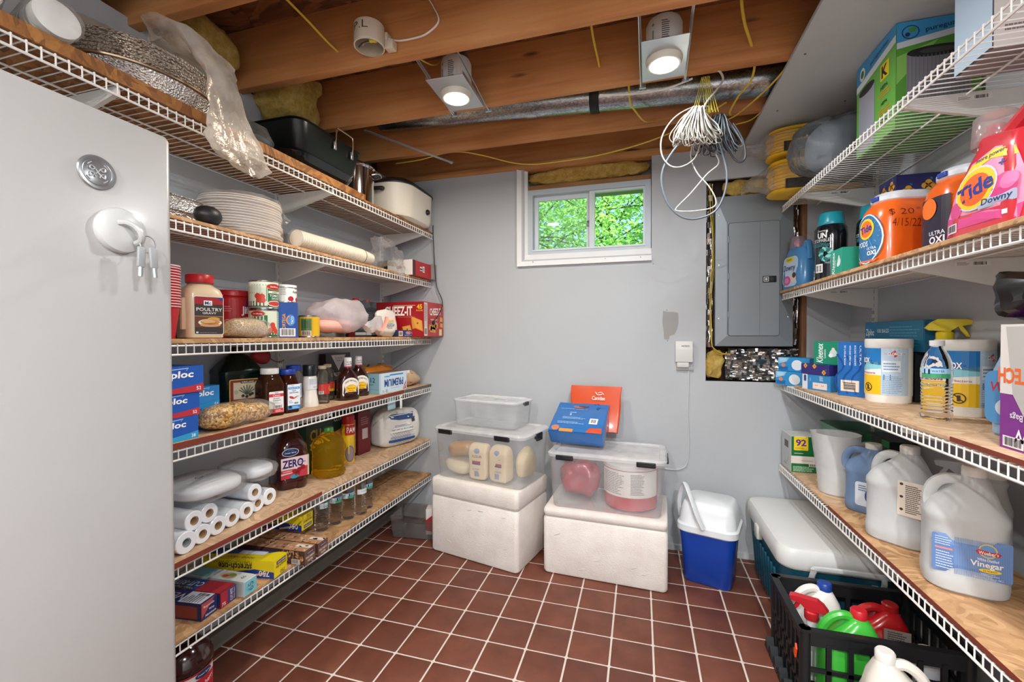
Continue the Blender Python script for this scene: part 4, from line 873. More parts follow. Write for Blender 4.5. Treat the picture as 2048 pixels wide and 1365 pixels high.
p = Print().rrect(-.022, .014, .032, .118, .003, '#e6ebf2').rect(-.022, .014, .032, .031, '#2a86cc', 1).rect(-.019, .098, .03, .107, '#2f8fd0', 1).text('Imperial', .005, .1025, .007, '#dcefff', 2, w=.04).text('Sysco', .0, .1125, .0045, '#8a4a4a', 2).text('Dark', .006, .092, .0055, '#22324a', 2).text('Chili Powder', .005, .084, .0055, '#22324a', 2, w=.04).ell(-.005, .064, .011, .005, '#c0402c', 2, rot=-.4).ell(.012, .063, .012, .003, '#b98a6a', 2, rot=.5).ell(.022, .066, .006, .004, '#d8d0c0', 2).rect(-.018, .02, -.006, .031, '#1f2420', 2).lines(-.002, .017, .028, .027, 2, '#cfe6fa', 2).bars(.004, .035, .026, .044, '#333333', None, 2, 9).lines(-.018, .04, .0, .054, 2, '#9ab0c8', 2)
spice_jar('jar of dark red chili powder with blue cap and white-blue label', (-1.425, 1.502, ZD), RL-.30, .066, .078, .180, '#7a3a22', '#1c3f9c', p, .7, .031)
t = thing('seasoning_jar', 'waisted clear seasoning jar with blue cap behind the chili powder', 'jar', (-1.47, 1.585, ZD), RL, 'plastic spice jars')
revolve(t, 'contents', [(.033, .003), (.033, .04), (.028, .05), (.028, .1), (.031, .115)], mat('#b9a596', .8, var=.2), 24)
revolve(t, 'jar', [(.036, 0), (.037, .01), (.037, .038), (.031, .05), (.031, .115), (.037, .13), (.037, .15), (.027, .165), (.027, .17)], film('jar_clear_grey', '#e0d8d2', .25, .08, .2, gloss=.9), 28)
revolve(t, 'cap', [(.03, .168), (.031, .17), (.031, .188), (.028, .191), (.001, .191)], mat('#1f3f9c', .35), 28)
Print().rect(-.02, .05, .035, .11, '#dfe3ee').lines(-.015, .055, .03, .105, 8, '#6a7ab8', 1).build('label', t, cyl(.0315))
t = thing('salt_grinder', 'white salt grinder with black top', 'grinder', (-1.445, 1.655, ZD), RL-.2)
revolve(t, 'body', [(.036, 0), (.037, .006), (.034, .03), (.029, .055), (.028, .075), (.0295, .077), (.0295, .128), (.0285, .13), (.0285, .138)], mat('#e6e0d8', .3, var=.04, coat=.4), 30)
revolve(t, 'grinder_head', [(.03, .138), (.0305, .14), (.0295, .16), (.0305, .184), (.028, .188), (.001, .188)], mat('#1d2226', .3, .2), 30)
Print().rect(-.028, .078, .028, .1275, '#dcdde0').lines(-.02, .10, .02, .124, 6, '#b9bcc4', 1).lines(-.004, .085, .02, .091, 1, '#7a8a9a', 1).build('label', t, cyl(.0296))
for i, (x, y, c) in enumerate(((-1.45, 1.742, '#c42a28'), (-1.50, 1.84, '#c42a28'))):
    t = thing('glass_bottle', ('nearly empty clear bottle with red label beside the salt grinder', 'second clear bottle with red and yellow label behind the first')[i], 'bottle', (x, y, ZD), RL, 'clear bottles with red labels')
    revolve(t, 'bottle', [(.030, 0), (.032, .004), (.032, .06), (.028, .065), (.031, .09), (.032, .12), (.027, .145), (.018, .155), (.0165, .165)], film('bottle_glass', '#f2f0e4', .1, .05, .3, gloss=1.), 28)
    revolve(t, 'cap', [(.018, .163), (.0185, .165), (.0185, .178), (.001, .179)], mat('#b9a888', .4), 22)
    pp = Print().rect(-.045, .045, .045, .092, c).rect(-.03, .055, -.012, .08, '#8a5a3a', 1).bars(-.044, .046, -.022, .06, '#333333', '#d9d4d0', 1, 7).ring(.02, .07, .017, .014, .003, '#f0c030', 1).text('K', .022, .072, .018, '#f4f4f4', 2)
    if i: pp.rect(-.045, .045, .045, .058, '#e0a21c', 1)
    pp.build('label', t, cyl(.0325))
def bbq(label, loc, rz):
    t = thing('barbecue_sauce_bottle', label, 'bottle', loc, rz, 'barbecue sauce bottles')
    MB().rloft([(0, .10, .055, .022), (.005, .11, .06, .026), (.012, .112, .062, .027), (.095, .106, .06, .027), (.12, .088, .055, .025), (.14, .06, .046, .021), (.152, .038, .036, .017), (.165, .034, .034, .0165)], 6).build('bottle', mat('#2b0d0a', .14, var=.1, coat=.6), t)
    revolve(t, 'seal_ring', [(.0178, .16), (.0185, .163), (.0175, .168)], mat('#b01c38', .35), 24)
    cp = revolve(t, 'cap', [(.0178, .167), (.0185, .168), (.0185, .208), (.0178, .210), (.016, .2115), (.001, .2115)], mat('#e8e4e0', .35), 26)
    pc = Print()
    for k, s in enumerate(('The Sauce', 'is the Boss')): pc.text(s, .0, .19-k*.011, .006, '#4a4a66', 1, rot=.12)
    pc.build('cap_print', cp, cyl(.0187))
    p = Print(); n = 18; P = [(-.040, .022), (.040, .022), (.044, .03), (.044, .075)]+[(.044*math.cos(PI*k/n), .075+.036*math.sin(PI*k/n)) for k in range(1, n)]+[(-.044, .075), (-.044, .03)]
    p.poly(P, '#e9e2d6').ell(0, .058, .029, .019, '#c23a2a', 1).ell(0, .058, .0275, .0175, '#f0cc1e', 2).text('Barbecue', 0, .060, .010, '#b3402a', 3, w=.042).text('Sauce', 0, .049, .008, '#b3402a', 3, w=.024).text("SWEET BABY RAY'S", 0, .086, .009, '#23263a', 2, w=.062, arc=.012).lines(-.02, .032, .02, .035, 1, '#8a8580', 2).lines(-.015, .069, .015, .072, 1, '#8a5a2a', 3)
    p.build('label', t, lambda u, v, h: (u, -(.0315+h)+.0045*(max(0, abs(u)-.025)/.018)**2+(max(0, v-.085)*.12), v)); return t
bbq('dark barbecue sauce bottle in front of its twin', (-1.405, 1.872, ZD), RL-.42)
bbq('dark barbecue sauce bottle beside the cracker carton', (-1.435, 2.0, ZD), RL-.42)
p = Print().rect(-.1, -.115, .1, .115, '#2b1418').poly([(-.06, .105), (.06, .105), (0, .02)], '#cfc4c0', 1).text('The Chocolate', .0, .088, .007, '#2b1418', 2).text('Kitchen', .0, .075, .008, '#2b1418', 2).text('CRUSHER', .0, -.0, .022, '#c9bcb8', 1, w=.12).lines(-.05, -.03, .05, -.015, 2, '#8a7a78', 1)
carton('dark_carton', 'dark maroon carton with a white triangle behind the barbecue sauce', 'box', (-1.60, 2.02, ZD), RL, .18, .05, .222, '#2b1418', [('f', p)])
p = Print().rect(-.12, -.055, .12, .055, '#cfe0ec').rect(-.04, .038, .09, .046, '#2f86c4', 1).rect(-.09, .032, -.04, .04, '#5ab0dc', 1).text('PREMIUM', .0, .0, .042, '#1d4a8c', 2, w=.18, flip=True, bold=.03).text('12', -.07, -.043, .016, '#1d3a6a', 2, flip=True).poly([(.085, -.05), (.118, -.05), (.118, .0)], '#c23a44', 1).text('NEW', .107, -.034, .01, '#f0e0e0', 2, rot=.9).lines(-.03, -.035, .08, -.03, 1, '#8aa0b8', 1).lines(-.11, -.05, -.09, -.035, 2, '#b09090', 1)
p2 = Print().rect(-.05, -.055, .05, .055, '#8db8c8').text('12', .01, .02, .026, '#1f2f52', 1).lines(-.04, -.01, .03, .0, 1, '#5a7a8a', 1).rect(-.05, -.032, .05, -.030, '#6a98aa', 1)
carton('cracker_carton', 'pale blue cracker carton lying upside down on the spice shelf', 'box', (-1.40, 2.205, ZD), RL-.06, .26, .11, .112, '#b9d0dc', [('f', p), ('l', p2), ('t', Print().rect(-.13, -.05, .13, .05, '#8a5a44'))])
t = thing('chip_bag', 'orange snack bag lying behind the pale blue cracker carton', 'bag', (-1.55, 2.30, ZD+.008), RL)
MB().blob((0, 0, .07), (.33, .15, .13), 40, 26, 2.5, .014, 12, 3).crumple(.006, 22, 3).build('bag', mat('#e08420', .3, var=.15, vscale=22, coat=.5), t)
Print().line([(-.10, .0), (-.03, .03)], .012, '#2a2420').line([(-.02, -.03), (.05, .01), (.06, .03)], .012, '#2a2420').rect(.08, -.04, .13, .04, '#e8e2d8').build('print', t, lambda u, v, h: (u, v*1.2-.03, .138+h+.01*math.cos(u*9)-abs(v)*.25-.02*(u/.12)**2))
t = thing('pasta_bag', 'beige striped bag corner hanging at the end of the spice shelf', 'bag', (-1.42, 2.485, ZD+.004), RL)
MB().blob((0, 0, .05), (.26, .10, .10), 34, 22, 2.3, .012, 14, 6).warp(lambda v: Vector((v.x, v.y, v.z*(1-.55*max(0, v.x/.13))))).crumple(.004, 26, 5).build('bag', mat('#c9a683', .4, var=.25, vscale=30, coat=.3), t)
Print().rect(-.05, .02, -.02, .08, '#4a2a20').rect(-.09, .05, -.05, .1, '#e4e4e8').line([(0, .02), (.05, .06)], .006, '#e4d0b4').line([(.03, .02), (.08, .05)], .006, '#e4d0b4').build('print', t, lambda u, v, h: (u, -.048-h+.05*abs(v-.05)**1.2+.02*abs(u/.1)**2, v))
t = thing('shelf_clip', 'white plastic clip hanging under the spice shelf lip', 'clip', (-1.332, 2.255, .832))
MB().rbox(-.004, -.008, -.025, .003, .008, .045, .0015).rbox(-.004, -.012, .035, .003, .012, .05, .0015).build('clip', m_whitep, t)
t = MB().rbox(-.0008, -.04, -.075, .0008, .04, .0, .0004).build('paper_tag', mat('#a8cbd6', .6), None, (-1.36, 2.20, .885)); tag(t, 'pale blue paper tag hanging under the spice shelf', 'tag')
# ================================================================== LEFT, FIFTH SHELF (rolls, oil)
ZE1, ZE2 = .5505, .5445
m_roll = mat('#e9edf2', .28, var=.03, bump=.08, bscale=20, coat=.3)
m_core = mat('#b39067', .8, var=.1)
def pl_roll(label, x, y, z, r, ln, core, rz=.0, rc=.014, grey=False):
    t = thing('plastic_roll', label, 'roll', (x, y, z), rz, 'white vacuum-bag rolls')
    MB().lathe([(rc, 0), (r-.002, 0), (r, -.002), (r, -ln+.002), (r-.002, -ln), (rc, -ln)], 32, False, False).rot(0, PI/2, 0).build('film_roll', m_roll if not grey else mat('#dcdfe0', .3), t)
    MB().lathe([(rc-.003, -.002), (rc, -.002), (rc, -ln+.004), (rc-.003, -ln+.004), (rc-.003, -.002)], 22, False, False).rot(0, PI/2, 0).build('core_tube', core, t, label='cardboard core')
    return t
RO = [(-1.36, 1.02, .034, mat('#9ea3a4', .5), 'roll with grey core lying at the front against the freezer'), (-1.375, 1.085, .031, m_core, 'bottom-row plastic roll, second from the freezer'), (-1.385, 1.148, .031, m_core, 'bottom-row plastic roll, third from the freezer'),
      (-1.395, 1.211, .031, m_core, 'bottom-row plastic roll, fourth from the freezer'), (-1.40, 1.276, .031, m_core, 'bottom-row plastic roll, fifth from the freezer'), (-1.42, 1.343, .032, m_core, 'bottom-row plastic roll with dark label, under the wrapped rolls'), (-1.43, 1.41, .033, m_core, 'outermost bottom-row plastic roll, next to the juice jug')]
for k, (x, y, r, c, lab) in enumerate(RO): pl_roll(lab, x, y, ZE1+r+.001, r, .225, c, 0)
for k, (x, y, z, lab) in enumerate(((-1.37, 1.053, .089, 'upper-row plastic roll nearest the freezer'), (-1.385, 1.117, .087, 'upper-row plastic roll, second from the freezer'), (-1.40, 1.312, .088, 'upper-row plastic roll beneath the printed bag'))): pl_roll(lab, x, y, ZE1+z, .031, .22, m_core, 0)
def sealed(label, loc, size, seed, prt):
    t = thing('wrapped_roll', label, 'roll', loc, 0, 'bag-wrapped vacuum rolls')
    MB().blob((0, 0, 0), size, 36, 24, 3., .004, 12, seed).build('roll', mat('#dde2e8', .4), t)
    MB().blob((.012, 0, 0), (size[0]+.04, size[1]+.012, size[2]+.012), 36, 24, 2.8, .008, 14, seed).crumple(.006, 26, seed).build('bag', m_bagw, t, ang=22)
    if prt: Print().ring(-.02, .02, .014, .008, .003, '#222222').lines(.0, .015, .07, .03, 2, '#555555').build('print', t, lambda u, v, h: (v*1.2, u, size[2]/2+.006+h))
    return t
sealed('clear bag of white rolls with dark print on top of the roll pile', (-1.47, 1.15, ZE1+.162), (.22, .22, .06), 1, True)
sealed('second clear-bagged white roll beside the cranberry jug', (-1.49, 1.355, ZE1+.158), (.20, .13, .056), 4, False)
# juice jug
t = thing('juice_jug', 'large jug of dark red juice with pink label', 'jug', (-1.53, 1.618, ZE2+.0065), RL-.45)
m_juice = mat('#3a0d10', .12, var=.1, coat=.6)
MB().rloft([(0, .12, .115, .03), (.008, .132, .126, .034), (.045, .134, .128, .034), (.048, .13, .124, .034), (.145, .13, .124, .034), (.15, .134, .128, .034), (.185, .13, .124, .04), (.22, .10, .10, .045), (.25, .06, .06, .028), (.258, .045, .045, .022)], 5).build('jug', m_juice, t)
revolve(t, 'cap', [(.024, .256), (.026, .258), (.026, .277), (.022, .281), (.001, .281)], mat('#d8d4d0', .4), 26)
p = Print().rect(-.058, .05, .055, .142, '#e9cfd0').rect(.055, .05, .062, .142, '#cfc29a').text('ZERO', -.008, .115, .036, '#1c1c5c', 2, w=.09, bold=.03).rect(-.058, .076, -.005, .09, '#c9303a', 2).text('CRANBERRY', -.032, .083, .006, '#f6dcdc', 3, w=.04).poly([(-.058, .05), (.055, .05), (.055, .095), (.02, .09), (-.01, .072), (-.058, .068)], '#c23a46', 1).text('SUGAR', .032, .115, .007, '#6a6ab0', 3)
for u, v in ((.0, .078), (.018, .082), (.034, .09), (.01, .066)): p.ell(u, v, .011, .011, '#9c1c28', 3)
p.ell(-.002, .056, .018, .009, '#3a9ab0', 3).ell(-.018, .165, .036, .018, '#b9c4d4', 2).ell(-.018, .165, .033, .0155, '#16305c', 3).text('Ocean Spray', -.018, .163, .008, '#e8ecf4', 4, w=.05).line([(-.03, .172), (-.018, .177), (-.004, .171)], .003, '#4a7ab0', 4)
p.build('label', t, lambda u, v, h: (u, -(.0632+h)+.02*max(0, abs(u)-.045)**1.3*3-(.0005 if v < .15 else -.0), v))
Print().rect(-.05, .05, .05, .142, '#cfc29a').lines(-.045, .055, .045, .138, 12, '#6a6048', 1).build('side_label', t, lambda u, v, h: (.0662+h, u, v))
# cooking oil
t = thing('cooking_oil_bottle', 'clear bottle of golden cooking oil with green cap', 'bottle', (-1.475, 1.812, ZE2), RL-.4); t.scale = (1.12, 1.12, 1.0)
m_oil = glassy('cooking_oil', '#f4c22e', .05, 1.18, .88, .45, 28)
def ribs(k, z): return 1
MB().rloft([(0, .10, .10, .04), (.006, .122, .122, .05), (.02, .132, .132, .05), (.035, .124, .124, .048), (.05, .128, .128, .048), (.06, .122, .122, .046), (.07, .128, .128, .048), (.08, .122, .122, .046), (.12, .122, .122, .046), (.13, .13, .13, .05), (.15, .134, .134, .055), (.165, .126, .126, .055), (.185, .10, .10, .045), (.205, .06, .06, .028), (.215, .04, .04, .019)], 5).build('bottle', m_oil, t)
revolve(t, 'cap', [(.02, .213), (.021, .215), (.021, .232), (.018, .236), (.001, .236)], mat('#4f9a4a', .4), 24)
for i, (x, y, lab) in enumerate(((-1.602, 1.86, 'dark green cracker box behind the oil bottle'), (-1.602, 2.055, 'second dark green cracker box with tan picture, beside the oil bottle'))):
    p = Print().rect(-.09, -.13, .09, .13, '#12332a').text('CLUB', -.0, .06, .055, '#b08a2a', 2, w=.13, bold=.03).text('SNACK', -.0, .005, .034, '#c9d0c8', 2, w=.13).text('STACKS', 0, -.035, .026, '#2f6a50', 2, w=.12).text('Original', 0, .032, .01, '#c9b060', 2)
    if i: p = Print().rect(-.09, -.13, .09, .13, '#12332a').poly([(-.09, -.10), (.09, -.11), (.09, .08), (.03, .07), (-.09, .04)], '#c8935a', 1).rect(.0, -.05, .05, .09, '#1d4a3a', 2).text('CLUB', .025, .065, .024, '#c9a02a', 3, w=.046).text('snack', .025, .03, .012, '#dfe6dc', 3).rect(-.01, -.09, .045, -.05, '#c9cad4', 2).text('CLUB', -.05, .11, .02, '#c9d0c8', 2)
    carton('snack_box', lab, 'box', (x, y, ZE2), RL-.05, .18, .075, .255, '#12332a', [('f', p), ('l', Print().rect(-.036, -.127, .036, .127, '#2a4a3e').bars(-.03, -.12, .02, -.08))], 'green cracker boxes')
t = thing('cooking_spray_can', 'yellow and red cooking spray can with red cap', 'spray can', (-1.525, 2.03, ZE2), RL-.4)
revolve(t, 'can', [(.033, 0), (.034, .003), (.034, .20), (.03, .21)], mat('#e6b80f', .3, coat=.3), 28)
revolve(t, 'cap', [(.032, .208), (.033, .21), (.033, .25), (.028, .256), (.001, .256)], mat('#b3202a', .35), 28)
Print().rect(-.035, .15, .04, .205, '#b3202a').text('PAM', .0, .178, .03, '#f4e6d8', 1, w=.05).ell(-.008, .05, .026, .045, '#7a6a74').ell(-.008, .05, .02, .036, '#8f8088', 1).line([(.0, .09), (.022, .15)], .008, '#a9a0a0', 1).rect(-.018, .05, -.012, .11, '#e0c030', 2).lines(.02, .02, .042, .14, 12, '#a8861a', 1).build('label', t, cyl(.0343))
p = Print().rect(-.055, -.12, .055, .12, '#6a1a22').rect(-.02, -.04, .03, .02, '#b9a9a4', 1).lines(-.03, .04, .04, .09, 4, '#a87a7a', 1)
carton('maroon_box', 'narrow maroon box behind the cooking spray can', 'box', (-1.575, 2.20, ZE2), RL-.05, .10, .07, .252, '#5d1a22', [('f', p), ('r', Print().rect(-.03, -.1, .03, .1, '#8a4a4a').rect(-.02, -.08, .02, -.02, '#cfc4c0', 1))])
t = thing('rice_sack', 'large white woven rice sack with blue print', 'sack', (-1.49, 2.45, ZE2), RL-.38)
MB().blob((0, 0, .113), (.30, .145, .225), 44, 28, 5., .012, 10, 2).warp(lambda v: Vector((v.x, v.y*(1-.35*max(0, (v.z-.15)/.09)), max(v.z, .002)))).crumple(.004, 18, 2).build('sack', mat('#dcd8d0', .55, var=.05, bump=.4, bscale=260), t)
p = Print().rect(-.105, .09, .12, .195, '#e6e4e2').line([(-.105, .195), (-.105, .095), (.12, .095)], .003, '#8a3a3a', 2).text('NET WT 25 LB (11.34kg)', .0, .105, .010, '#23345c', 2, w=.16).rect(-.10, .032, .125, .047, '#2a4a86', 1).lines(-.09, .053, .11, .066, 2, '#8a8ab0', 1).rect(.07, .14, .11, .17, '#3a3a44', 2).lines(-.06, .12, .06, .135, 2, '#8a90a8', 2).poly([(-.10, .198), (.10, .20), (.08, .16), (-.03, .165), (-.08, .175)], '#2f4c80', 1).line([(-.08, .185), (.05, .175)], .006, '#e6e4e2', 2)
for k in range(-12, 14):
    a = k*.018
    for s in (1, -1):
        x0 = a; x1 = a+s*.075
        if abs(x0) < .115 and abs(x1) < .115: p.line([(x0, .012), (x1, .09)], .0014, '#8a90a0', 0)
p.build('print', t, lambda u, v, h: (u, -.0795-h+.03*(abs(u)/.13)**4+.025*max(0, (v-.15)/.06)**1.5+.012*max(0, (.03-v)/.03), v))
# ================================================================== LEFT, LOWEST SHELF (wrap boxes, water)
ZF = .3138
def wrap_box(label, x, y, w, ln, h, base, pf, pt, ps, rz=.0, z=ZF, name='wrap_box'):
    """long box lying across the shelf, small end to the front"""
    return carton(name, label, 'box', (x-ln/2, y, z), RL+rz, w, ln, h, base, [('f', pf), ('t', pt), ('l', ps)], 'food wrap boxes')
pf = Print().rect(-.03, -.027, .03, .027, '#23265e').poly([(-.03, -.02), (-.03, .027), (.02, .027)], '#b04a46', 1).text('Reynolds', -.002, .012, .010, '#d9d6e6', 2, w=.04).text('Wrap', .008, -.004, .008, '#e6e4ee', 2).text('Aluminum', .004, -.017, .008, '#e6e4ee', 2, w=.042)
pt = Print().rect(-.03, -.13, .03, .13, '#23265e').rect(-.029, -.13, .029, -.045, '#c9ccd4', 1).lines(-.025, -.12, .01, -.05, 7, '#5a5a66', 2).bars(.008, -.125, .026, -.075, '#222222', None, 2, 12, vert=False).text('OVEN READY', .0, .05, .03, '#b9bcc8', 2, rot=PI/2)
ps = Print().rect(-.13, -.027, .13, .027, '#2a2a52').rrect(-.12, -.022, .02, .018, .004, '#8a3a32', 1).rrect(.03, -.022, .12, .018, .004, '#8a3a32', 1).lines(-.11, -.018, .01, .012, 5, '#b06a5a', 2)
wrap_box('dark blue foil wrap box at the front beside the freezer', -1.352, 1.07, .06, .27, .056, '#23265e', pf, pt, ps, .12)
pf = Print().rect(-.032, -.025, .032, .025, '#a82a38').rect(-.004, -.025, .032, .025, '#4a3a6a', 1).text('75', -.02, -.015, .012, '#f0e0e0', 2).text('CUT-RITE', .012, .0, .010, '#e6e4ee', 2, w=.04, rot=PI/2).text('Wax Paper', .024, .0, .006, '#d9d6e6', 2, w=.04, rot=PI/2)
pt = Print().rect(-.032, -.13, .032, .13, '#1f4a86').rect(-.032, -.13, .032, -.03, '#a82a38', 1).text('CUT-RITE', .004, .03, .026, '#cfd8e6', 2, w=.12, rot=PI/2).text('Wax Paper', -.02, .03, .012, '#d8c25a', 2, w=.09, rot=PI/2)
wrap_box('red and blue wax paper box beside the foil wrap box', -1.352, 1.142, .062, .27, .052, '#8a2436', pf, pt, Print().rect(-.13, -.02, .13, .02, '#1f3f7a'), .1)
pf = Print().rect(-.027, -.025, .027, .025, '#7ab8c2').text('65', .0, .0, .022, '#2f6a78', 2, rot=PI/2, bold=.0).ring(0, 0, .016, .016, .001, '#4a8a96', 1)
pt = Print().rect(-.027, -.13, .027, .13, '#cfd6d4').text('65', .0, -.11, .014, '#4a7a80', 2).ell(-.002, -.05, .018, .03, '#c9a27a', 1).ell(.004, -.06, .010, .014, '#7a9a4a', 2).ell(-.006, -.04, .008, .012, '#b04a32', 2).rect(-.027, .02, .027, .1, '#6fb0bc', 1)
wrap_box('pale teal parchment roll box marked 65', -1.33, 1.215, .054, .28, .054, '#c9d0ce', pf, pt, Print().rect(-.13, -.02, .13, .02, '#b9c4c4').lines(-.12, -.015, .1, .015, 4, '#8a9696', 1), .06)
for q, (lab, x, y, z, rz) in enumerate((('yellow and blue plastic wrap box lying flat near the front', -1.328, 1.335, ZF, .16), ('yellow and blue plastic wrap box stacked on the printed baking boxes', -1.43, 1.60, ZF+.057, .10))):
    w, ln, h = .076, .30, .064; fl_ = q == 0
    pf = Print().rect(-w/2, -h/2, w/2, h/2, '#e6cf1c').text('stretch-tite', .002, .004, .012, '#7a5a1a', 2, w=.06, flip=fl_, bold=.02).text('750', .01, (-.022 if fl_ else .02), .014, '#7a5a1a', 2, flip=fl_).rect(-.024, (.012 if fl_ else -.026), .03, (.026 if fl_ else -.012), '#3a2440', 1).text('KIRKLAND', .003, (.019 if fl_ else -.019), .007, '#e8e4ee', 2, w=.046, flip=fl_)
    pt = Print().rect(-w/2, -ln/2, w/2, ln/2, '#e6cf1c').poly([(w/2, -ln/2+.03), (w/2, ln/2), (-.01, ln/2), (.01, -.02), (.024, -.09)], '#1f3a8c', 1).text('FOOD WRAP', -.02, .0, .012, '#6a5a1a', 2, w=.11, rot=PI/2).rect(.005, -.08, .03, .03, '#dfe4ee', 2)
    ps = Print().rect(-ln/2, -h/2, ln/2, h/2, '#e6cf1c').poly([(-ln/2, -h/2), (ln/2, -h/2), (ln/2, -.008), (.07, .0), (-.02, -.014), (-ln/2, -.018)], '#1f3a8c', 1).text('stretch-tite', -.01, .006, .024, '#1d2233', 2, w=.14, flip=fl_, bold=.02).text('PLASTIC FOOD WRAP', -.02, .022, .012, '#8a7a1a', 2, w=.16, flip=fl_).rect(-.05, -.03, .02, -.022, '#b3303a', 2).text('750', .11, -.014, .022, '#f2f2f2', 3, flip=fl_).line([(.04, -.028), (.12, -.012)], .008, '#e0b49a', 3)
    wrap_box(lab, x, y, w, ln, h, '#e6cf1c', pf, pt, ps, rz, z)
for q, (lab, x, y) in enumerate((('brown printed baking paper box, nearer the camera', -1.285, 1.455), ('brown printed baking paper box, farther from the camera', -1.28, 1.525))):
    w, ln, h = .064, .32, .055
    pf = Print().rect(-w/2, -h/2, w/2, h/2, '#6a4a42').rect(-.02, .008, .022, .02, '#3a2440', 1).text('PARCHMENT', .0, -.003, .009, '#e8dcd0', 2, w=.052).text('PAPER', .0, -.017, .009, '#e8dcd0', 2, w=.03).text('KIRKLAND', .001, .014, .005, '#d8d0d8', 2)
    R_ = random.Random(q); pt = Print().rect(-w/2, -ln/2, w/2, ln/2, '#b98a6a').rect(.0, -ln/2, .02, -.09, '#e4dcd4', 1)
    for k in range(60): pt.ell(R_.uniform(-.028, .028), R_.uniform(-.155, .155), .008, .004, R_.choice(('#d8b08a', '#8a5a3a', '#c98a5a', '#e0c4a4')), 1, 8, R_.uniform(0, 3))
    ps = Print().rect(-ln/2, -h/2, ln/2, h/2, '#4a3430')
    for k in range(40): ps.ell(R_.uniform(.06, .155), R_.uniform(-.022, .022), .009, .004, R_.choice(('#d8b08a', '#9a6a44', '#c98a5a', '#5a3a2a')), 1, 8, R_.uniform(0, 3))
    ps.bars(.10, -.026, .135, -.006, '#222222', '#e0d8d0', 2)
    wrap_box(lab, x, y, w, ln, h, '#6a4a42', pf, pt, ps, .06)
# water bottles
m_water = glassy('water_bottle', '#ffffff', .03, 1.16, 1., .3, 34)
def water_bottle(label, loc, rz, s=1., group='small water bottles', lab_b=True, white=False):
    t = thing('water_bottle', label, 'bottle', loc, rz, group)
    P = [(.024, 0), (.030, .004), (.0315, .012)]
    for k in range(10): P += [(.0315, .016+k*.0085), (.0295, .020+k*.0085)]
    P += [(.031, .104), (.0305, .108), (.0305, .132), (.031, .136), (.029, .15), (.022, .17), (.0125, .185), (.0125, .193)]
    MB().lathe([(r*s, z*s) for r, z in P], 24, fn=lambda a, z: 1+(.04*math.cos(a*2*PI*5) if z < .012*s else 0)).build('bottle', m_water, t)
    MB().lathe([(.0145*s, .190*s), (.015*s, .192*s), (.015*s, .204*s), (.001, .2045*s)], 20).build('cap', mat('#e9eaea', .4), t)
    p = Print()
    if white: p.rect(-.05*s, .108*s, .05*s, .133*s, '#d8dde2').lines(-.03*s, .118*s, .02*s, .126*s, 2, '#9aa4b8', 1)
    else: p.rect(-.05*s, .120*s, .05*s, .133*s, '#9cc8e0').rect(-.05*s, .108*s, .05*s, .120*s, '#3f9a6c').rect(-.045*s, .108*s, -.012*s, .133*s, '#dfe4e8', 1).rect(-.005*s, .118*s, .009*s, .131*s, '#1f2f5a', 1).lines(-.04*s, .112*s, -.016*s, .129*s, 4, '#8a94a4', 2).text('WATER', .024*s, .126*s, .005*s, '#5a4a9a', 2)
    p.build('label', t, cyl(.0312*s)); return t
WB = [(-1.445, 1.724, .4, 0, 'small water bottle nearest the wrap boxes'), (-1.512, 1.768, .0, 1, 'small water bottle half hidden, second along the lowest shelf'), (-1.43, 1.802, -.5, 0, 'small water bottle third along the lowest shelf'), (-1.41, 1.872, -.6, 0, 'small water bottle fourth along the lowest shelf'), (-1.385, 1.938, .2, 1, 'small water bottle fifth along the lowest shelf, white label'), (-1.40, 2.015, -.6, 0, 'small water bottle farthest along the lowest shelf'), (-1.575, 1.722, .0, 0, 'small water bottle standing behind the stacked wrap box')]
for x, y, a, wht, lab in WB: water_bottle(lab, (x, y, ZF), RL+a, 1.0, white=bool(wht))
# ================================================================== LEFT, ON THE FLOOR
def big_jug(label, loc, rz):
    t = thing('cranberry_jug', label, 'jug', loc, rz, 'big cranberry jugs on the floor')
    revolve(t, 'jug', [(.07, 0), (.082, .006), (.083, .055), (.080, .06), (.080, .19), (.083, .195), (.081, .215), (.066, .245), (.035, .268), (.022, .272), (.022, .278)], mat('#2a0a0c', .12, var=.1, coat=.6), 40)
    revolve(t, 'cap', [(.024, .276), (.025, .278), (.025, .288), (.001, .289)], mat('#e0dcd4', .4), 24)
    p = Print().rect(-.12, .036, .10, .144, '#d8d4d2').rect(-.12, .138, .10, .144, '#a8232c', 1).rect(.02, .05, .10, .12, '#b8202c', 1).text('Cranberry', .06, .095, .022, '#f0e4e0', 2, w=.066, rot=.25).ell(.055, .131, .028, .011, '#16305c', 2).ell(-.022, .128, .024, .0105, '#16305c', 2).text('Ocean Spray', -.022, .128, .006, '#d9e2ee', 3, w=.038).text('Ocean Spray', .055, .131, .006, '#d9e2ee', 3, w=.042).lines(-.11, .05, -.052, .135, 14, '#6a6a6a', 1).rect(-.045, .096, .012, .104, '#3a3f70', 1).lines(-.042, .07, .01, .092, 4, '#5a5a5a', 1).bars(-.03, .038, .0, .06, '#222222', None, 1)
    for u, v in ((.045, .06), (.06, .066), (.075, .058), (.06, .05)): p.ell(u, v, .012, .011, '#c02a34', 2)
    p.build('label', t, cyl(.0805, .042)); return t
big_jug('big round cranberry juice jug on the floor by the freezer', (-1.402, 1.035, 0), RL-.6).scale = (1, 1, .97)
big_jug('second cranberry juice jug on the floor behind the first', (-1.56, .925, 0), RL).scale = (1, 1, .97)
t = thing('clear_tote', 'small clear plastic tote on the floor under the lowest left shelf', 'tote', (-1.33, 2.46, 0), .12)
b = MB().rloft([(.003, .26, .20, .03), (.006, .275, .215, .03), (.12, .30, .24, .035), (.125, .31, .25, .035)], 5, True, False)
b.build('tote', film('tote_clear', '#cfcac6', .16, .08, .3, gloss=.8), t)
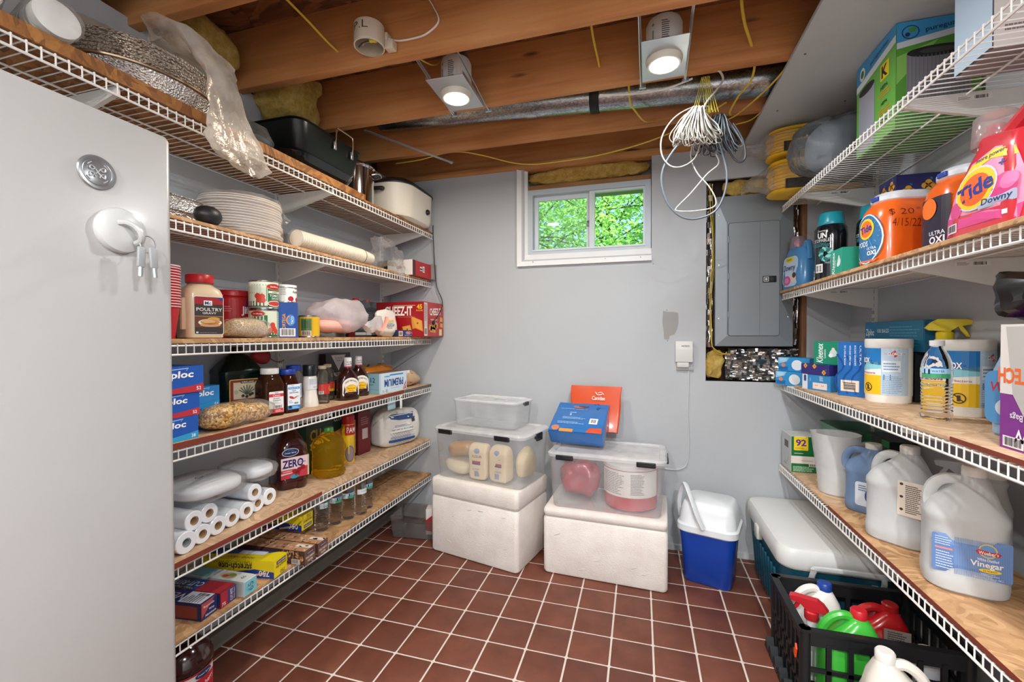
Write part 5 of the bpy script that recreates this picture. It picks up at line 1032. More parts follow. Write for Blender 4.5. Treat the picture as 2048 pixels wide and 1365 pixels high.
t = thing('rolled_packet', 'small white and red packet tucked beside the tote', 'packet', (-1.25, 2.45, .009), .3)
MB().rbox(-.02, -.04, 0, .02, .04, .16, .006).build('packet', mat('#d9d4d0', .5), t)
Print().poly([(-.02, .03), (.02, .02), (.02, .12), (-.02, .09)], '#a82430').build('print', t, front(-.04))
# ================================================================== BACK WALL: PANEL, FOIL, PHONE BOX
m_foilw = foil_mat('wall_foil', '#b4b1ad', 11, .55, .2)
t = thing('breaker_panel', 'grey metal electrical breaker panel set in the wall cut-out', 'breaker panel', (.5875, 2.655, 1.58))
m_pan = mat('#7f868b', .42, .25, var=.05, vscale=3)
MB().rbox(-.19, .012, -.412, .188, .10, .41, .003).build('enclosure', m_pan, t, smooth=False)
fr_ = MB(); S0 = [(-.19, -.412), (.188, -.412), (.188, .41), (-.19, .41)]; S1 = [(-.135, -.358), (.125, -.358), (.125, .262), (-.135, .262)]
V = [(x, .010, z) for x, z in S0]+[(x, -.006, z) for x, z in S0]+[(x, -.016, z) for x, z in S1]
fr_.add(V, [(4+k, 4+(k+1) % 4, 8+(k+1) % 4, 8+k) for k in range(4)]+[(k, (k+1) % 4, 4+(k+1) % 4, 4+k) for k in range(4)]+[(8, 9, 10, 11)])
fr_.build('cover', m_pan, t, smooth=False)
dr_ = MB().prism(rr(.246, .612, .012, 4, -.003, -.048), -.0205, -.0155, 'y').build('door', m_pan, t, smooth=False)
MB().prism(rr(.252, .618, .014, 4, -.003, -.048), -.0168, -.0158, 'y').build('door_gap', mat('#2d3134', .7), t, smooth=False)
MB().box(.026, -.0212, -.352, .0275, -.0202, .255).build('seam', mat('#5e6468', .5), dr_, smooth=False)
lt = MB().rbox(.04, -.026, -.070, .105, -.02, -.036, .002).build('door_latch', mat('#1c1e20', .4), dr_, label='black door latch')
MB().rbox(.075, -.029, -.066, .098, -.025, -.040, .002).build('latch_slide', mat('#0f1011', .5), lt)
Print().rrect(.044, -.066, .068, -.040, .002, '#cfd2d4').rrect(.047, -.063, .065, -.043, .001, '#1c1e20', 1).ell(.056, -.053, .006, .007, '#cfd2d4', 2).build('lock_symbol', lt, front(-.026))
for z in (.17, -.03, -.24): MB().rbox(-.130, -.023, z-.018, -.122, -.016, z+.018, .001).build('hinge', m_pan, t)
for x, z in ((-.172, .31), (-.172, .035), (-.172, -.26), (.165, -.255), (.165, .34)): MB().lathe([(.005, 0), (.004, .003), (.001, .0035)], 10).rot(PI/2, 0, 0, (x, -.0075, z)).build('screw', m_steel, t)
def foil_sheet(label, x0, x1, z0, z1, y, seed, amp=.022):
    n, k = 26, 30; V = []; 
    for j in range(k+1):
        for i in range(n+1):
            x = x0+(x1-x0)*i/n; z = z0+(z1-z0)*j/k; p = Vector((x*15+seed, z*15, seed))
            V.append((x+.006*noise.noise(p*2), y+amp*(noise.noise(p)+.6*noise.noise(p*2.9)+.3*noise.noise(p*7)), z))
    F = [(j*(n+1)+i, j*(n+1)+i+1, (j+1)*(n+1)+i+1, (j+1)*(n+1)+i) for j in range(k) for i in range(n)]
    return tag(MB().add(V, F).build('foil_facing', m_foilw, None, ang=14), label, 'foil', 'foil facing in the panel cut-out')
foil_sheet('crinkled silver foil facing in the cut-out left of the breaker panel', PX0+.004, .39, 1.16, 2.08, 2.70, 1.)
foil_sheet('crinkled silver foil facing in the cut-out right of the breaker panel', .784, PX1-.03, 1.175, 2.08, 2.69, 4.)
foil_sheet('big crumpled silver foil sheet in the cut-out below the breaker panel', .455, PX1-.03, .98, 1.155, 2.685, 7., .03)
insulation('yellow-brown fibreglass in the bottom left corner of the panel cut-out', (.40, 2.70, 1.06), (.09, .06, .16), 9, .015)
insulation('pale fibreglass tuft above the breaker panel', (.60, 2.70, 2.042), (.30, .06, .085), 12, .016)
tag(MB().rbox(PX1-.022, YB-.001, PZ0, PX1+.001, YB+.09, PZ1, .002).build('wood_stud', wood_mat('stud_pine', '#5a3a22', '#84583a', '#a07850', 'z')), 'raw wooden stud at the right edge of the panel cut-out', 'stud')
struct(MB().box(PX0-.01, YB+.10, PZ0-.02, PX1+.01, YB+.125, PZ1+.02).build('wall_cavity', mat('#3a2a20', .9, var=.3, bump=.5), smooth=False))
m_ycab = mat('#d0b13a', .45, var=.06)
def cable(label, pts, r=.0045, m=None, name='cable', cat='cable', group='electrical cables', k=8, flat=.55, n=8):
    P = cr(pts, k); o = Vector(P[0])
    ob = MB().tube([p-o for p in P], r, n, flat=flat).build(name, m or m_ycab, None, tuple(o))
    return tag(ob, label, cat, group)
cable('yellow cable running down the left edge of the breaker panel', [(.368, 2.65, 2.07), (.372, 2.648, 1.9), (.384, 2.646, 1.75), (.378, 2.648, 1.6), (.37, 2.65, 1.45), (.378, 2.648, 1.3), (.380, 2.648, 1.2), (.388, 2.648, 1.16), (.43, 2.648, 1.13), (.47, 2.648, 1.125)])
cable('second yellow cable looping below the breaker panel', [(.382, 2.665, 2.06), (.386, 2.663, 1.85), (.388, 2.662, 1.6), (.380, 2.663, 1.45), (.374, 2.663, 1.3), (.382, 2.663, 1.18), (.41, 2.663, 1.128), (.445, 2.663, 1.122), (.46, 2.663, 1.135)])
t = thing('phone_box', 'small white telephone junction box on the back wall', 'wall box', (.236, YB-.0, 1.135))
MB().rbox(-.046, -.032, -.058, .046, 0, .06, .004).build('cover', mat('#d6d6d3', .5), t)
MB().rbox(-.038, -.028, -.088, .026, 0, -.058, .004).build('cable_block', mat('#c9c9c6', .5), t)
MB().rbox(-.04, -.012, -.105, .05, 0, -.085, .002).build('mount', mat('#aaaaa8', .6), t)
p = Print().text('verizon', .006, .034, .011, '#33343a', 1, w=.042)
for k in range(9): p.rect(-.04, -.045+k*.007, .04, -.0442+k*.007, '#b4b4b2')
p.build('print', t, front(-.032))
cable('thin white wire running down the wall from the phone box', [(.262, YB-.006, 1.035), (.262, YB-.006, .95), (.258, YB-.006, .8), (.262, YB-.006, .65), (.258, YB-.006, .52), (.235, YB-.006, .475), (.18, YB-.006, .46), (.10, YB-.006, .465)], .003, mat('#c9cacb', .5), flat=1)
cable('short wire loop beside the phone box', [(.283, YB-.01, 1.17), (.288, YB-.012, 1.12), (.284, YB-.01, 1.07), (.268, YB-.008, 1.04)], .0025, mat('#c9cacb', .5), flat=1)
# ================================================================== CEILING CABLES AND BOX
t = thing('junction_box', 'round white plastic ceiling box with handwritten letters on a joist', 'junction box', (-.955, 1.41, 2.288))
MB().lathe([(.052, 0), (.054, .001), (.054, .074), (.05, .078), (.001, .078)], 34, False, True).build('box', mat('#d2c4ae', .5, var=.04), t)
MB().lathe([(.0505, .0), (.0505, .072), (.001, .073)], 34, False, False).build('inside', mat('#b3a792', .6), t)
MB().lathe([(.0505, -.0005), (.0545, -.0005), (.0545, .006)], 34, False, False).build('rim', mat('#ddd0ba', .5), t)
MB().rbox(.05, .018, -.002, .085, .05, .03, .003).rbox(.045, .02, .03, .06, .053, .06, .003).build('bracket', mat('#d2c4ae', .5), t)
MB().tube(cr([(-.045, .0, .01), (-.02, -.02, .004), (.0, -.025, .004), (.02, -.02, .006)], 4), .0022, 5).build('black_wire', mat('#222222', .5), t)
MB().tube(cr([(-.035, .01, .02), (-.01, -.012, .012), (.02, -.012, .01)], 4), .0022, 5).build('white_wire', mat('#e0dcd4', .5), t)
for y, z in ((-.02, .006), (-.012, .016)): MB().lathe([(.006, -.012), (.0065, .0), (.0085, .012), (.007, .014)], 10).rot(0, -PI/2+.3, 0, (.03, y, z)).build('wire_nut', mat('#d8c23a', .4), t)
Print().text('P.L', .0, .05, .026, '#222222', 1, w=.06, bold=-.01).build('handwriting', t, cyl(.0545, 0, -.05))
m_wcab = mat('#e6e2da', .45)
cable('white cable stapled along the front joist to the round box', [(-.92, 1.43, 2.335), (-.87, 1.455, 2.325), (-.80, 1.458, 2.322), (-.745, 1.458, 2.33), (-.70, 1.458, 2.365), (-.72, 1.455, 2.42), (-.75, 1.45, 2.47), (-.77, 1.44, 2.52)], .0045, m_wcab)
cable('yellow cable entering a joist left of the round box', [(-1.20, 1.02, 2.50), (-1.22, 1.10, 2.44), (-1.19, 1.22, 2.41), (-1.17, 1.33, 2.385), (-1.15, 1.42, 2.355), (-1.13, 1.475, 2.335)])
cable('short white wire end hanging from the subfloor, right of the pair', [(-.99, 1.3, 2.50), (-.985, 1.31, 2.47), (-.985, 1.33, 2.44)], .003, m_wcab, k=5)
cable('short white wire end hanging from the subfloor, left of the pair', [(-1.07, 1.28, 2.50), (-1.075, 1.29, 2.475)], .003, m_wcab, k=5)
cable('yellow cable feeding the warm can light', [(-.89, 1.52, 2.37), (-.865, 1.56, 2.345), (-.84, 1.62, 2.34), (-.825, 1.68, 2.36), (-.82, 1.74, 2.42), (-.80, 1.76, 2.50)])
cable('yellow cable dropping through the second joist between the lamps', [(-.18, 1.62, 2.50), (-.185, 1.66, 2.45), (-.18, 1.75, 2.40), (-.17, 1.84, 2.365), (-.165, 1.885, 2.34)])
cable('yellow cable looping behind the cool can light', [(-.02, 1.53, 2.44), (.04, 1.55, 2.45), (.10, 1.57, 2.46), (.12, 1.60, 2.51)])
cable('yellow cable curving into the hole right of the cool lamp', [(.36, 1.56, 2.51), (.335, 1.62, 2.46), (.335, 1.70, 2.41), (.36, 1.78, 2.37), (.39, 1.84, 2.34), (.41, 1.885, 2.325)], .0055)
cable('yellow cable crossing the duct left of the cable coils', [(-.05, 1.95, 2.30), (-.045, 2.02, 2.262), (-.02, 2.10, 2.25), (.02, 2.2, 2.25), (.07, 2.28, 2.285)])
cable('yellow cable crossing the duct behind the cable coils', [(.43, 1.93, 2.30), (.43, 2.0, 2.265), (.40, 2.08, 2.25), (.385, 2.18, 2.235), (.40, 2.25, 2.25), (.38, 2.29, 2.28)])
cable('pair of yellow cables slanting up under the drywall edge', [(.36, 2.32, 2.25), (.42, 2.25, 2.245), (.48, 2.12, 2.25), (.52, 2.0, 2.255), (.56, 1.93, 2.29)])
cable('yellow cable leading under the ceiling drywall by the coils', [(.36, 2.34, 2.23), (.43, 2.31, 2.23), (.50, 2.30, 2.24), (.56, 2.29, 2.29)])
cable('long yellow cable drooping across the room in front of the back wall', [(-1.42, 2.36, 2.27), (-1.25, 2.35, 2.27), (-1.10, 2.34, 2.285), (-.98, 2.34, 2.28), (-.85, 2.36, 2.25), (-.70, 2.40, 2.21), (-.58, 2.42, 2.195), (-.45, 2.41, 2.19), (-.25, 2.38, 2.185), (-.05, 2.33, 2.19), (.12, 2.27, 2.205), (.26, 2.20, 2.23), (.36, 2.12, 2.25)], .0055, k=6)
# hanging coils
m_bcab = mat('#2b2f33', .4); m_gcab = mat('#7f8b94', .4); m_string = mat('#c9c04a', .6)
def coil(label, cx, cy, ztop, h, w, n, ms, seed, name='cable_coil'):
    R = random.Random(seed); t = thing(name, label, 'cable coil', (cx, cy, ztop), 0, 'hanging coils of cable'); bs = {}
    for k in range(n*2):
        m = ms[k % len(ms)]; b = bs.setdefault(m.name, (MB(), m))[0]
        ww = w*R.uniform(.35, 1.); hh = h*R.uniform(.75, 1.1); ox = R.uniform(-.018, .018)+w*.5*(k/n/2-.5); oy = R.uniform(-.02, .02); sk = (k/n/2-.5)*w*1.3
        P = [(ox*.5+math.sin(a)*ww*.28*(1-math.cos(a))*.5+sk*(1-math.cos(a))*.5, oy+math.sin(a)*.02, -hh*(1-math.cos(a))*.5+R.uniform(-.004, .004)) for a in [2*PI*q/18 for q in range(18)]]
        b.tube(P, .0021, 5, True)
    for q, (b, m) in bs.items(): o = b.build('loops', m, t); o['kind'] = 'stuff'
    return t
coil('coil of white cable hung from the joist by yellow string', .215, 1.900, 2.135, .135, .12, 26, [mat('#a8a49a', .5), mat('#8f8b82', .5)], 1)
coil('coil of dark and grey cable hung beside the white coil', .31, 2.0, 2.14, .15, .12, 26, [m_bcab, m_gcab, m_bcab, mat('#8a949b', .4)], 2)
for k, (x0, x1, x2, lab) in enumerate(((.235, .20, .27, 'yellow string tying the white cable coil to the joist'), (.25, .255, .30, 'yellow string tying the dark cable coil to the joist'))):
    b = MB()
    for q in range(3): b.tube([(x0-x1+q*.006, -.02, .135), (q*.009, 0, -.005+.006*q)], .0012, 4).tube([(x0-x1+.01-q*.005, -.02, .135), (x2-x1-q*.01, .005, .0)], .0012, 4)
    tag(b.build('hanging_string', m_string, None, (x1, 1.935, 2.13)), lab, 'string')
cable('white cable arching out of the joist above the coils', [(.23, 1.92, 2.10), (.25, 1.92, 2.16), (.285, 1.91, 2.2), (.31, 1.905, 2.235), (.30, 1.90, 2.265), (.28, 1.90, 2.28)], .0042, mat('#b3b0a8', .5), flat=1)
cable('big loop of white cable at the left of the coils', [(.27, 1.948, 2.16), (.20, 1.948, 2.165), (.13, 1.948, 2.13), (.085, 1.948, 2.06), (.085, 1.948, 1.985), (.12, 1.948, 1.935), (.17, 1.948, 1.93), (.215, 1.948, 1.96), (.235, 1.948, 2.02)], .0029, mat('#a8a59c', .5), flat=1)
cable('large dark cable loop hanging below the coils', [(.26, 1.956, 2.155), (.20, 1.956, 2.08), (.13, 1.956, 2.0), (.09, 1.956, 1.93), (.085, 1.956, 1.86), (.11, 1.956, 1.78), (.16, 1.956, 1.725), (.22, 1.956, 1.71), (.29, 1.956, 1.735), (.325, 1.956, 1.80), (.335, 1.956, 1.88), (.32, 1.956, 1.96), (.30, 1.956, 2.03)], .0042, mat('#59636b', .4), flat=1)
cable('white cable crossing inside the dark hanging loop', [(.205, 1.964, 2.02), (.20, 1.964, 1.965), (.225, 1.964, 1.90), (.27, 1.964, 1.84), (.295, 1.964, 1.785), (.285, 1.964, 1.755), (.22, 1.964, 1.745), (.15, 1.964, 1.75), (.145, 1.964, 1.765), (.20, 1.964, 1.82), (.26, 1.964, 1.89), (.305, 1.964, 1.93), (.295, 1.964, 1.97)], .0027, mat('#b3b0a8', .5), flat=1)
cable('black cable loop at the right of the dark coil', [(.30, 1.971, 2.08), (.335, 1.971, 2.0), (.365, 1.971, 1.945), (.39, 1.971, 1.93), (.405, 1.971, 1.955), (.395, 1.971, 2.02), (.36, 1.971, 2.09)], .0042, m_bcab, flat=1)
cable('thin white cable running along the second joist to the coils', [(-.17, 1.925, 2.262), (-.06, 1.93, 2.25), (.04, 1.93, 2.245), (.12, 1.925, 2.25), (.20, 1.92, 2.268)], .004, m_wcab, flat=1)
# ================================================================== FOAM BOXES, BINS, PET FOOD
def foam_mat():
    N = NT('styrofoam'); N.set(Roughness=.75); v = N.n('TexVoronoi', Scale=190.); N.l(N.coord(), v.inputs['Vector'])
    nz = N.n('TexNoise', Scale=9., Detail=5.); N.l(N.coord(), nz.inputs['Vector']); N.l(N.ramp(nz.outputs['Fac'], [(.3, '#dcd3cb'), (.7, '#ebe5df')]), N.b.inputs['Base Color'])
    ad = N.n('Math', operation='MULTIPLY_ADD'); ad.inputs[1].default_value = 3.; N.l(nz.outputs['Fac'], ad.inputs[0]); N.l(v.outputs['Distance'], ad.inputs[2]); N.bump(ad.outputs[0], .25, .004)
    N.b.inputs['Subsurface Weight'].default_value = .1; return N.m
m_eps = foam_mat()
def foam_box(label, loc, rz, w, d, h, lid):
    t = thing('foam_cooler', label, 'foam box', loc, rz, 'white foam shipping coolers')
    MB().rbox(-w/2, 0, 0, w/2, d, h-lid-.0015, .016, .022, 5).build('body', m_eps, t)
    MB().rbox(-w/2, 0, h-lid, w/2, d, h, .014, .022, 5).build('lid', m_eps, t)
    MB().rbox(-w/2+.004, .004, h-lid-.004, w/2-.004, d-.004, h-lid+.003, .0005, .02, 4).build('seam', mat('#b9aea6', .9), t)
    R = random.Random(int(w*1000))
    for k in range(7):
        x, z = R.uniform(-w*.4, w*.4), R.uniform(h*.1, h*.8)
        MB().blob((0, 0, 0), (R.uniform(.012, .05), .0025, R.uniform(.002, .008)), 10, 6, 2, .001, 60, k).build('dent', mat('#cfc4bb', .9), t, (x, .0, z), (0, R.uniform(-.5, .5), 0))
    return t
def along(p, rz, x, y): return (p[0]+x*math.cos(rz)-y*math.sin(rz), p[1]+x*math.sin(rz)+y*math.cos(rz))
F1 = (-.876, 2.205); A1 = -.221; F2 = (-.178, 2.196); A2 = -.05
foam_box('white foam cooler on the floor beside the left shelves', F1+(0,), A1, .565, .375, .422, .095)
foam_box('white foam cooler on the floor beside the small blue cooler', F2+(0,), A2, .61, .40, .338, .038)
m_bin = film('bin_plastic', '#fbfcfd', .19, .16, .25, gloss=.45, dif=.85)
m_binlid = film('bin_lid', '#fbfcfd', .45, .2, .15, gloss=.45, dif=.85)
m_latch = mat('#1d1f21', .4)
def bin_(label, loc, rz, w, d, h, latches, grp='clear plastic storage bins', m_l=m_latch, nb='storage_bin', side=True):
    t = thing(nb, label, 'storage bin', loc, rz, grp)
    MB().rloft([(.002, w*.90, d*.88, .03, 0, d/2), (.006, w*.92, d*.90, .035, 0, d/2), (h*.9, w*.98, d*.97, .04, 0, d/2), (h*.905, w, d, .042, 0, d/2), (h*.93, w, d, .042, 0, d/2)], 5, True, False).build('tub', m_bin, t)
    l = MB().rloft([(h*.925, w*1.01, d*1.01, .045, 0, d/2), (h*.97, w*1.015, d*1.015, .046, 0, d/2), (h, w*.985, d*.98, .044, 0, d/2), (h+.001, w*.9, d*.88, .04, 0, d/2), (h-.006, w*.88, d*.86, .036, 0, d/2)], 5, False, True).build('lid', m_binlid, t)
    for x in latches:
        MB().rbox(x-.045, -.012, h*.88, x+.045, .004, h*.965, .004).rbox(x-.043, -.016, h*.94, x+.043, -.008, h*.975, .003).build('latch', m_l, t)
    if side:
        for s in (-1, 1): MB().rbox(s*w*.502-.008, d*.40, h*.86, s*w*.502+.008, d*.62, h*.96, .004).rbox(s*w*.51-.006, d*.42, h*.82, s*w*.51+.006, d*.6, h*.87, .003).build('latch', m_l, t)
    return t
b1 = along(F1, A1, .012, .018)
bin_('big clear storage bin with black latches holding bread and flour bags', b1+(.424,), A1, .59, .35, .285, (-.2, .17))
b2 = along(F2, A2, .005, .016)
bin_('big clear storage bin with black latches holding a red bag and bucket', b2+(.340,), A2, .585, .36, .285, (-.2, .2))
b3 = along(F1, A1, -.005, .115)
t = bin_('small clear storage bin with grey latches on top of the bread bin', b3+(.7125,), A1+.02, .43, .24, .148, (), m_l=mat('#3f4346', .5), side=True)
Print().rect(-.03, -.02, .04, .02, '#dfe2e0').lines(-.026, -.01, .03, .01, 2, '#a9adac', 1).build('sticker', t, top(.145, .03, .14))
for i, (dx, dy, a) in enumerate(((-.015, .075, .08), (.115, .085, -.1))):
    p_ = along(b1, A1, dx, dy)
    t = thing('flour_bag', ('upright cream flour bag in the bin, left of the pair', 'upright cream flour bag in the bin, right of the pair')[i], 'bag', p_+(.432,), A1+a, 'flour bags in the bin')
    MB().blob((0, 0, .098), (.115, .085, .196), 34, 28, 6., .006, 14, i).warp(lambda v: Vector((v.x, v.y*(1-.5*max(0, (v.z-.16)/.04)), max(v.z, 0)))).build('bag', mat('#dfcba6', .7, var=.06), t)
    Print().text('FLOUR', 0, .13, .014, '#6a6a74', 1, w=.06).rect(-.03, .085, .03, .105, '#a8344a').rect(-.03, .085, .03, .092, '#2a4a86', 1).text('ALL PURPOSE', 0, .06, .008, '#6a7090', 1, w=.06).rect(-.015, .02, .015, .05, '#8a90a8').ell(0, .16, .018, .014, '#8a9ab8').build('print', t, lambda u, v, h: (u, -.043-h+.012*(abs(u)/.05)**3+max(0, v-.16)*.4, v))
for i, (dx, dy, z, sz, c, lab) in enumerate(((-.18, .11, .475, (.17, .13, .08), '#e2d2b4', 'bread bag lying at the bottom of the bin'), (-.165, .12, .572, (.17, .13, .08), '#b98a52', 'brown bread loaf bag on top in the bin'), (.225, .17, .53, (.085, .15, .16), '#d8c49a', 'yellowish food bag at the right end of the bread bin'))):
    p_ = along(b1, A1, dx, dy)
    o = MB().blob((0, 0, 0), sz, 30, 20, 2.6, .012, 14, i).build('bread_bag', mat(c, .5, var=.2, vscale=20, coat=.3), None, p_+(z,), (0, .1*(-1)**i, A1)); tag(o, lab, 'bag')
o = MB().blob((0, 0, .10), (.20, .17, .17), 40, 30, 3., .03, 11, 3).crumple(.016, 16, 2).build('red_food_bag', mat('#9c2030', .4, var=.4, vscale=14, coat=.3), None, along(b2, A2, -.15, .185)+(.362,), (0, 0, A2)); tag(o, 'crumpled red food bag inside the right-hand storage bin', 'bag')
t = thing('red_bucket', 'red tub with white printed label inside the right-hand storage bin', 'bucket', along(b2, A2, .115, .175)+(.348,), A2)
revolve(t, 'tub', [(.125, 0), (.132, .006), (.138, .20), (.135, .205)], mat('#b8323c', .4), 40)
revolve(t, 'lid', [(.137, .203), (.141, .205), (.141, .222), (.135, .226), (.001, .227)], mat('#cfcac6', .4), 40)
Print().rect(-.17, .07, .17, .20, '#dcd6cf').lines(-.15, .08, -.02, .19, 13, '#8a8682', 1).lines(.01, .085, .08, .19, 14, '#7a7672', 1).build('label', t, cyl(.1385))
# pet food
t = thing('pet_food_bag', 'blue and orange pet food bag leaning on the bin lid against the wall', 'bag', (-.335, 2.365, .640), -.12)
m_blue = mat('#2a6cb0', .32, var=.05, coat=.4); m_or = mat('#cf4a1e', .32, var=.06, coat=.4)
b = MB().rloft([(-.13, .27, .07, .008), (-.126, .295, .09, .01), (-.11, .30, .095, .012), (-.05, .30, .092, .012), (.02, .297, .085, .012), (.07, .29, .07, .012), (.11, .28, .05, .012), (.13, .27, .03, .008)], 4).rot(-1.02, 0, 0, (0, .10, .10))
b.crumple(.003, 16, 4).build('bag', m_blue, t)
MB().rloft([(-.13, .27, .04, .01), (-.06, .285, .045, .012), (.02, .288, .035, .012), (.08, .29, .02, .006), (.13, .292, .010, .003)], 4).rot(-.32, 0, .05, (.06, .205, .165)).crumple(.005, 16, 4).build('bag_top', m_or, t, label='orange upper part folded back against the wall')
ang = 1.02
def petmap(u, v, h):
    y, z = -(.0505-.005*min(1, max(0, (v+.11)/.13))-.0175*min(1, max(0, (v-.02)/.09))-.01*max(0, (-.11-v)/.02)*.3)-h, v
    return (u, .10+y*math.cos(-ang)-z*math.sin(-ang), .10+y*math.sin(-ang)+z*math.cos(-ang))
p = Print().poly([(.06, -.127), (.144, -.127), (.14, -.09), (.075, -.095)], '#cf4a1e', 1).ell(-.02, .095, .035, .018, '#a8765a', 1).ell(.005, .10, .03, .012, '#6a3f2c', 2).ring(.055, .10, .035, .03, .004, '#12346a', 1, 14, -.8, 1.4).ring(.055, .10, .045, .04, .004, '#12346a', 1, 14, -.8, 1.4).rect(.065, -.06, .11, -.015, '#f0f0ee', 1).bars(.07, -.055, .105, -.02, '#222222', None, 2, 9).text('petsafe', -.04, .03, .012, '#e4ecf6', 1).text('5', -.05, .01, .016, '#e4ecf6', 1).lines(-.09, -.03, .04, -.01, 3, '#9cc0e6', 1).lines(-.11, -.07, .04, -.05, 2, '#9cc0e6', 1).ell(-.11, -.105, .022, .02, '#c07a5a', 1).rect(-.085, -.13, -.01, -.11, '#d88a2a', 1).lines(-.12, .06, .08, .07, 1, '#7ab0e0', 1)
p.rect(-.146, -.128, .146, .128, '#2a6cb0', 0, 14)
p.it.insert(0, p.it.pop())
p.build('print', t, petmap)
Print().text('Canidae', .02, .055, .022, '#f2e6dc', 1, w=.075).line([(.0, .09), (.012, .075), (.03, .075), (.045, .083), (.05, .075)], .004, '#f2e6dc').line([(.015, .085), (.03, .09), (.04, .088)], .003, '#f2e6dc').build('logo', t, lambda u, v, h: (.06+u, .205-.025-h+.1*max(0, v)+v*math.sin(.32), .165+v*math.cos(.32)+.01))
# ================================================================== COOLERS ON THE FLOOR
t = thing('small_cooler', 'small blue cooler with white lid and swing handle', 'cooler', (.34, 2.40, 0), -.30)
MB().rloft([(0, .205, .18, .03), (.01, .22, .195, .035), (.20, .245, .225, .04), (.262, .262, .24, .045)], 6).build('body', mat('#0f3fa0', .35, var=.04), t)
MB().rloft([(.255, .265, .245, .05), (.262, .28, .258, .052), (.29, .28, .258, .052), (.298, .262, .242, .05), (.36, .245, .225, .046), (.395, .225, .205, .042), (.405, .20, .18, .036)], 6).build('lid', mat('#dfe3e6', .4), t)
MB().tube(cr([(-.142, .02, .285), (-.146, .0, .36), (-.135, -.02, .43), (-.115, -.05, .475), (-.09, -.10, .45), (-.05, -.142, .36), (-.02, -.152, .30)], 5), [.010]*31, 8, flat=1.3).rot(0, 0, .1).build('handle', mat('#d2d6da', .4), t)
t = thing('ice_chest', 'large teal ice chest with white lid under the right shelves', 'cooler', (.775, 2.34, 0), 0)
m_teal = mat('#124a5e', .35, var=.06)
MB().rloft([(0, .36, .52, .045), (.012, .385, .545, .05), (.255, .42, .60, .06), (.27, .425, .605, .06)], 7).build('body', m_teal, t)
for k in range(9):
    MB().rbox(-.2055, -.22+k*.045, .04, -.196, -.205+k*.045, .24, .002).rot(0, -.07, 0, (.0, 0, .0)).build('rib', m_teal, t)
MB().rloft([(.268, .43, .61, .062), (.276, .43, .61, .062)], 7).build('rim', mat('#c9b99a', .5), t)
MB().rloft([(.274, .44, .62, .065), (.283, .447, .627, .066), (.335, .445, .625, .064), (.352, .428, .608, .06), (.358, .40, .58, .055)], 7).build('lid', mat('#d9dad8', .4, var=.03), t)
MB().rbox(-.232, .02, .235, -.205, .075, .30, .006).build('latch', mat('#c9c8c0', .45), t)
for s in (-1, 1): MB().rbox(s*.11-.012, -.335, .205, s*.11+.012, -.30, .245, .004).build('handle_mount', mat('#c3c3bf', .45), t)
MB().tube(cr([(-.11, -.322, .22), (-.12, -.345, .26), (-.115, -.36, .30), (-.10, -.362, .31), (.10, -.362, .31), (.115, -.36, .30), (.12, -.345, .26), (.11, -.322, .22)], 4), .010, 8, flat=.7).build('handle', mat('#c3c5c6', .4), t)
# ================================================================== RIGHT, TOP SHELF
ZR1 = 1.9125
m_ytow = mat('#efc02c', .6, var=.15, vscale=40)
def towels(label, loc, size, seed, dark=True):
    t = thing('towel_pack', label, 'towel pack', loc, 0, 'bagged yellow microfibre towels')
    b = MB(); n = 9
    for k in range(n):
        z = size[2]*(k+.5)/n; b.blob((0, 0, z), (size[0]*(1-.03*(k % 2)), size[1]*(1-.02*((k+1) % 3)), size[2]/n*1.5), 26, 8, 3.2, .004, 26, seed+k)
    b.build('towels', m_ytow, t)
    if dark: Print().rect(-size[0]/2+.05, .004, size[0]/2, .05, '#26241f').lines(-size[0]/2+.06, .008, size[0]/2-.02, .046, 6, '#6a6250', 1, .25).build('paper_band', t, front(-size[1]/2-.004))
    MB().blob((0, 0, size[2]/2), (size[0]+.03, size[1]+.02, size[2]+.012), 34, 22, 3., .012, 14, seed).crumple(.008, 24, seed).build('bag', m_bagw, t, ang=22)
    drape([((-size[0]/2+.01, 0, size[2]*.5), (0, size[1]*.4, 0), (0, 0, size[2]*.42)), ((-size[0]/2-.04, -.01, size[2]*.45), (0, size[1]*.28, 0), (0, 0, size[2]*.26)), ((-size[0]/2-.085, -.02, size[2]*.38), (0, size[1]*.30, 0), (0, 0, size[2]*.16)), ((-size[0]/2-.11, -.02, size[2]*.33), (0, size[1]*.34, 0), (0, 0, size[2]*.13))], 22, seed, .2, m_bagw, 'bag_end', t)
    return t
towels('yellow towel pack in clear plastic, lower of the two on the top right shelf', (.815, 2.50, ZR1+.016), (.40, .21, .155), 1)
towels('yellow towel pack in clear plastic, upper of the two on the top right shelf', (.82, 2.505, ZR1+.199), (.42, .20, .128), 5)
t = thing('pillow_bag', 'clear plastic bag of grey folded cloth in front of the yellow towels', 'bag', (.83, 2.245, ZR1+.137), 0)
MB().blob((.03, 0, 0), (.30, .22, .225), 34, 24, 2.7, .012, 9, 3).build('cloth', mat('#8b9094', .7, var=.12), t)
MB().blob((0, 0, 0), (.37, .25, .245), 40, 28, 2.6, .018, 10, 3).crumple(.012, 20, 4).build('bag', film('grey_bag', '#e8edf2', .22, .1, .5, .8, 24, 1.), t, ang=22)
Print().rect(.02, -.06, .14, .06, '#c9c6cc').lines(.03, -.05, .13, .05, 7, '#9a4a5a', 1).build('print', t, lambda u, v, h: (u, v*1.1-.03, .121+h-.02*(u/.15)**2-abs(v)**2*3))
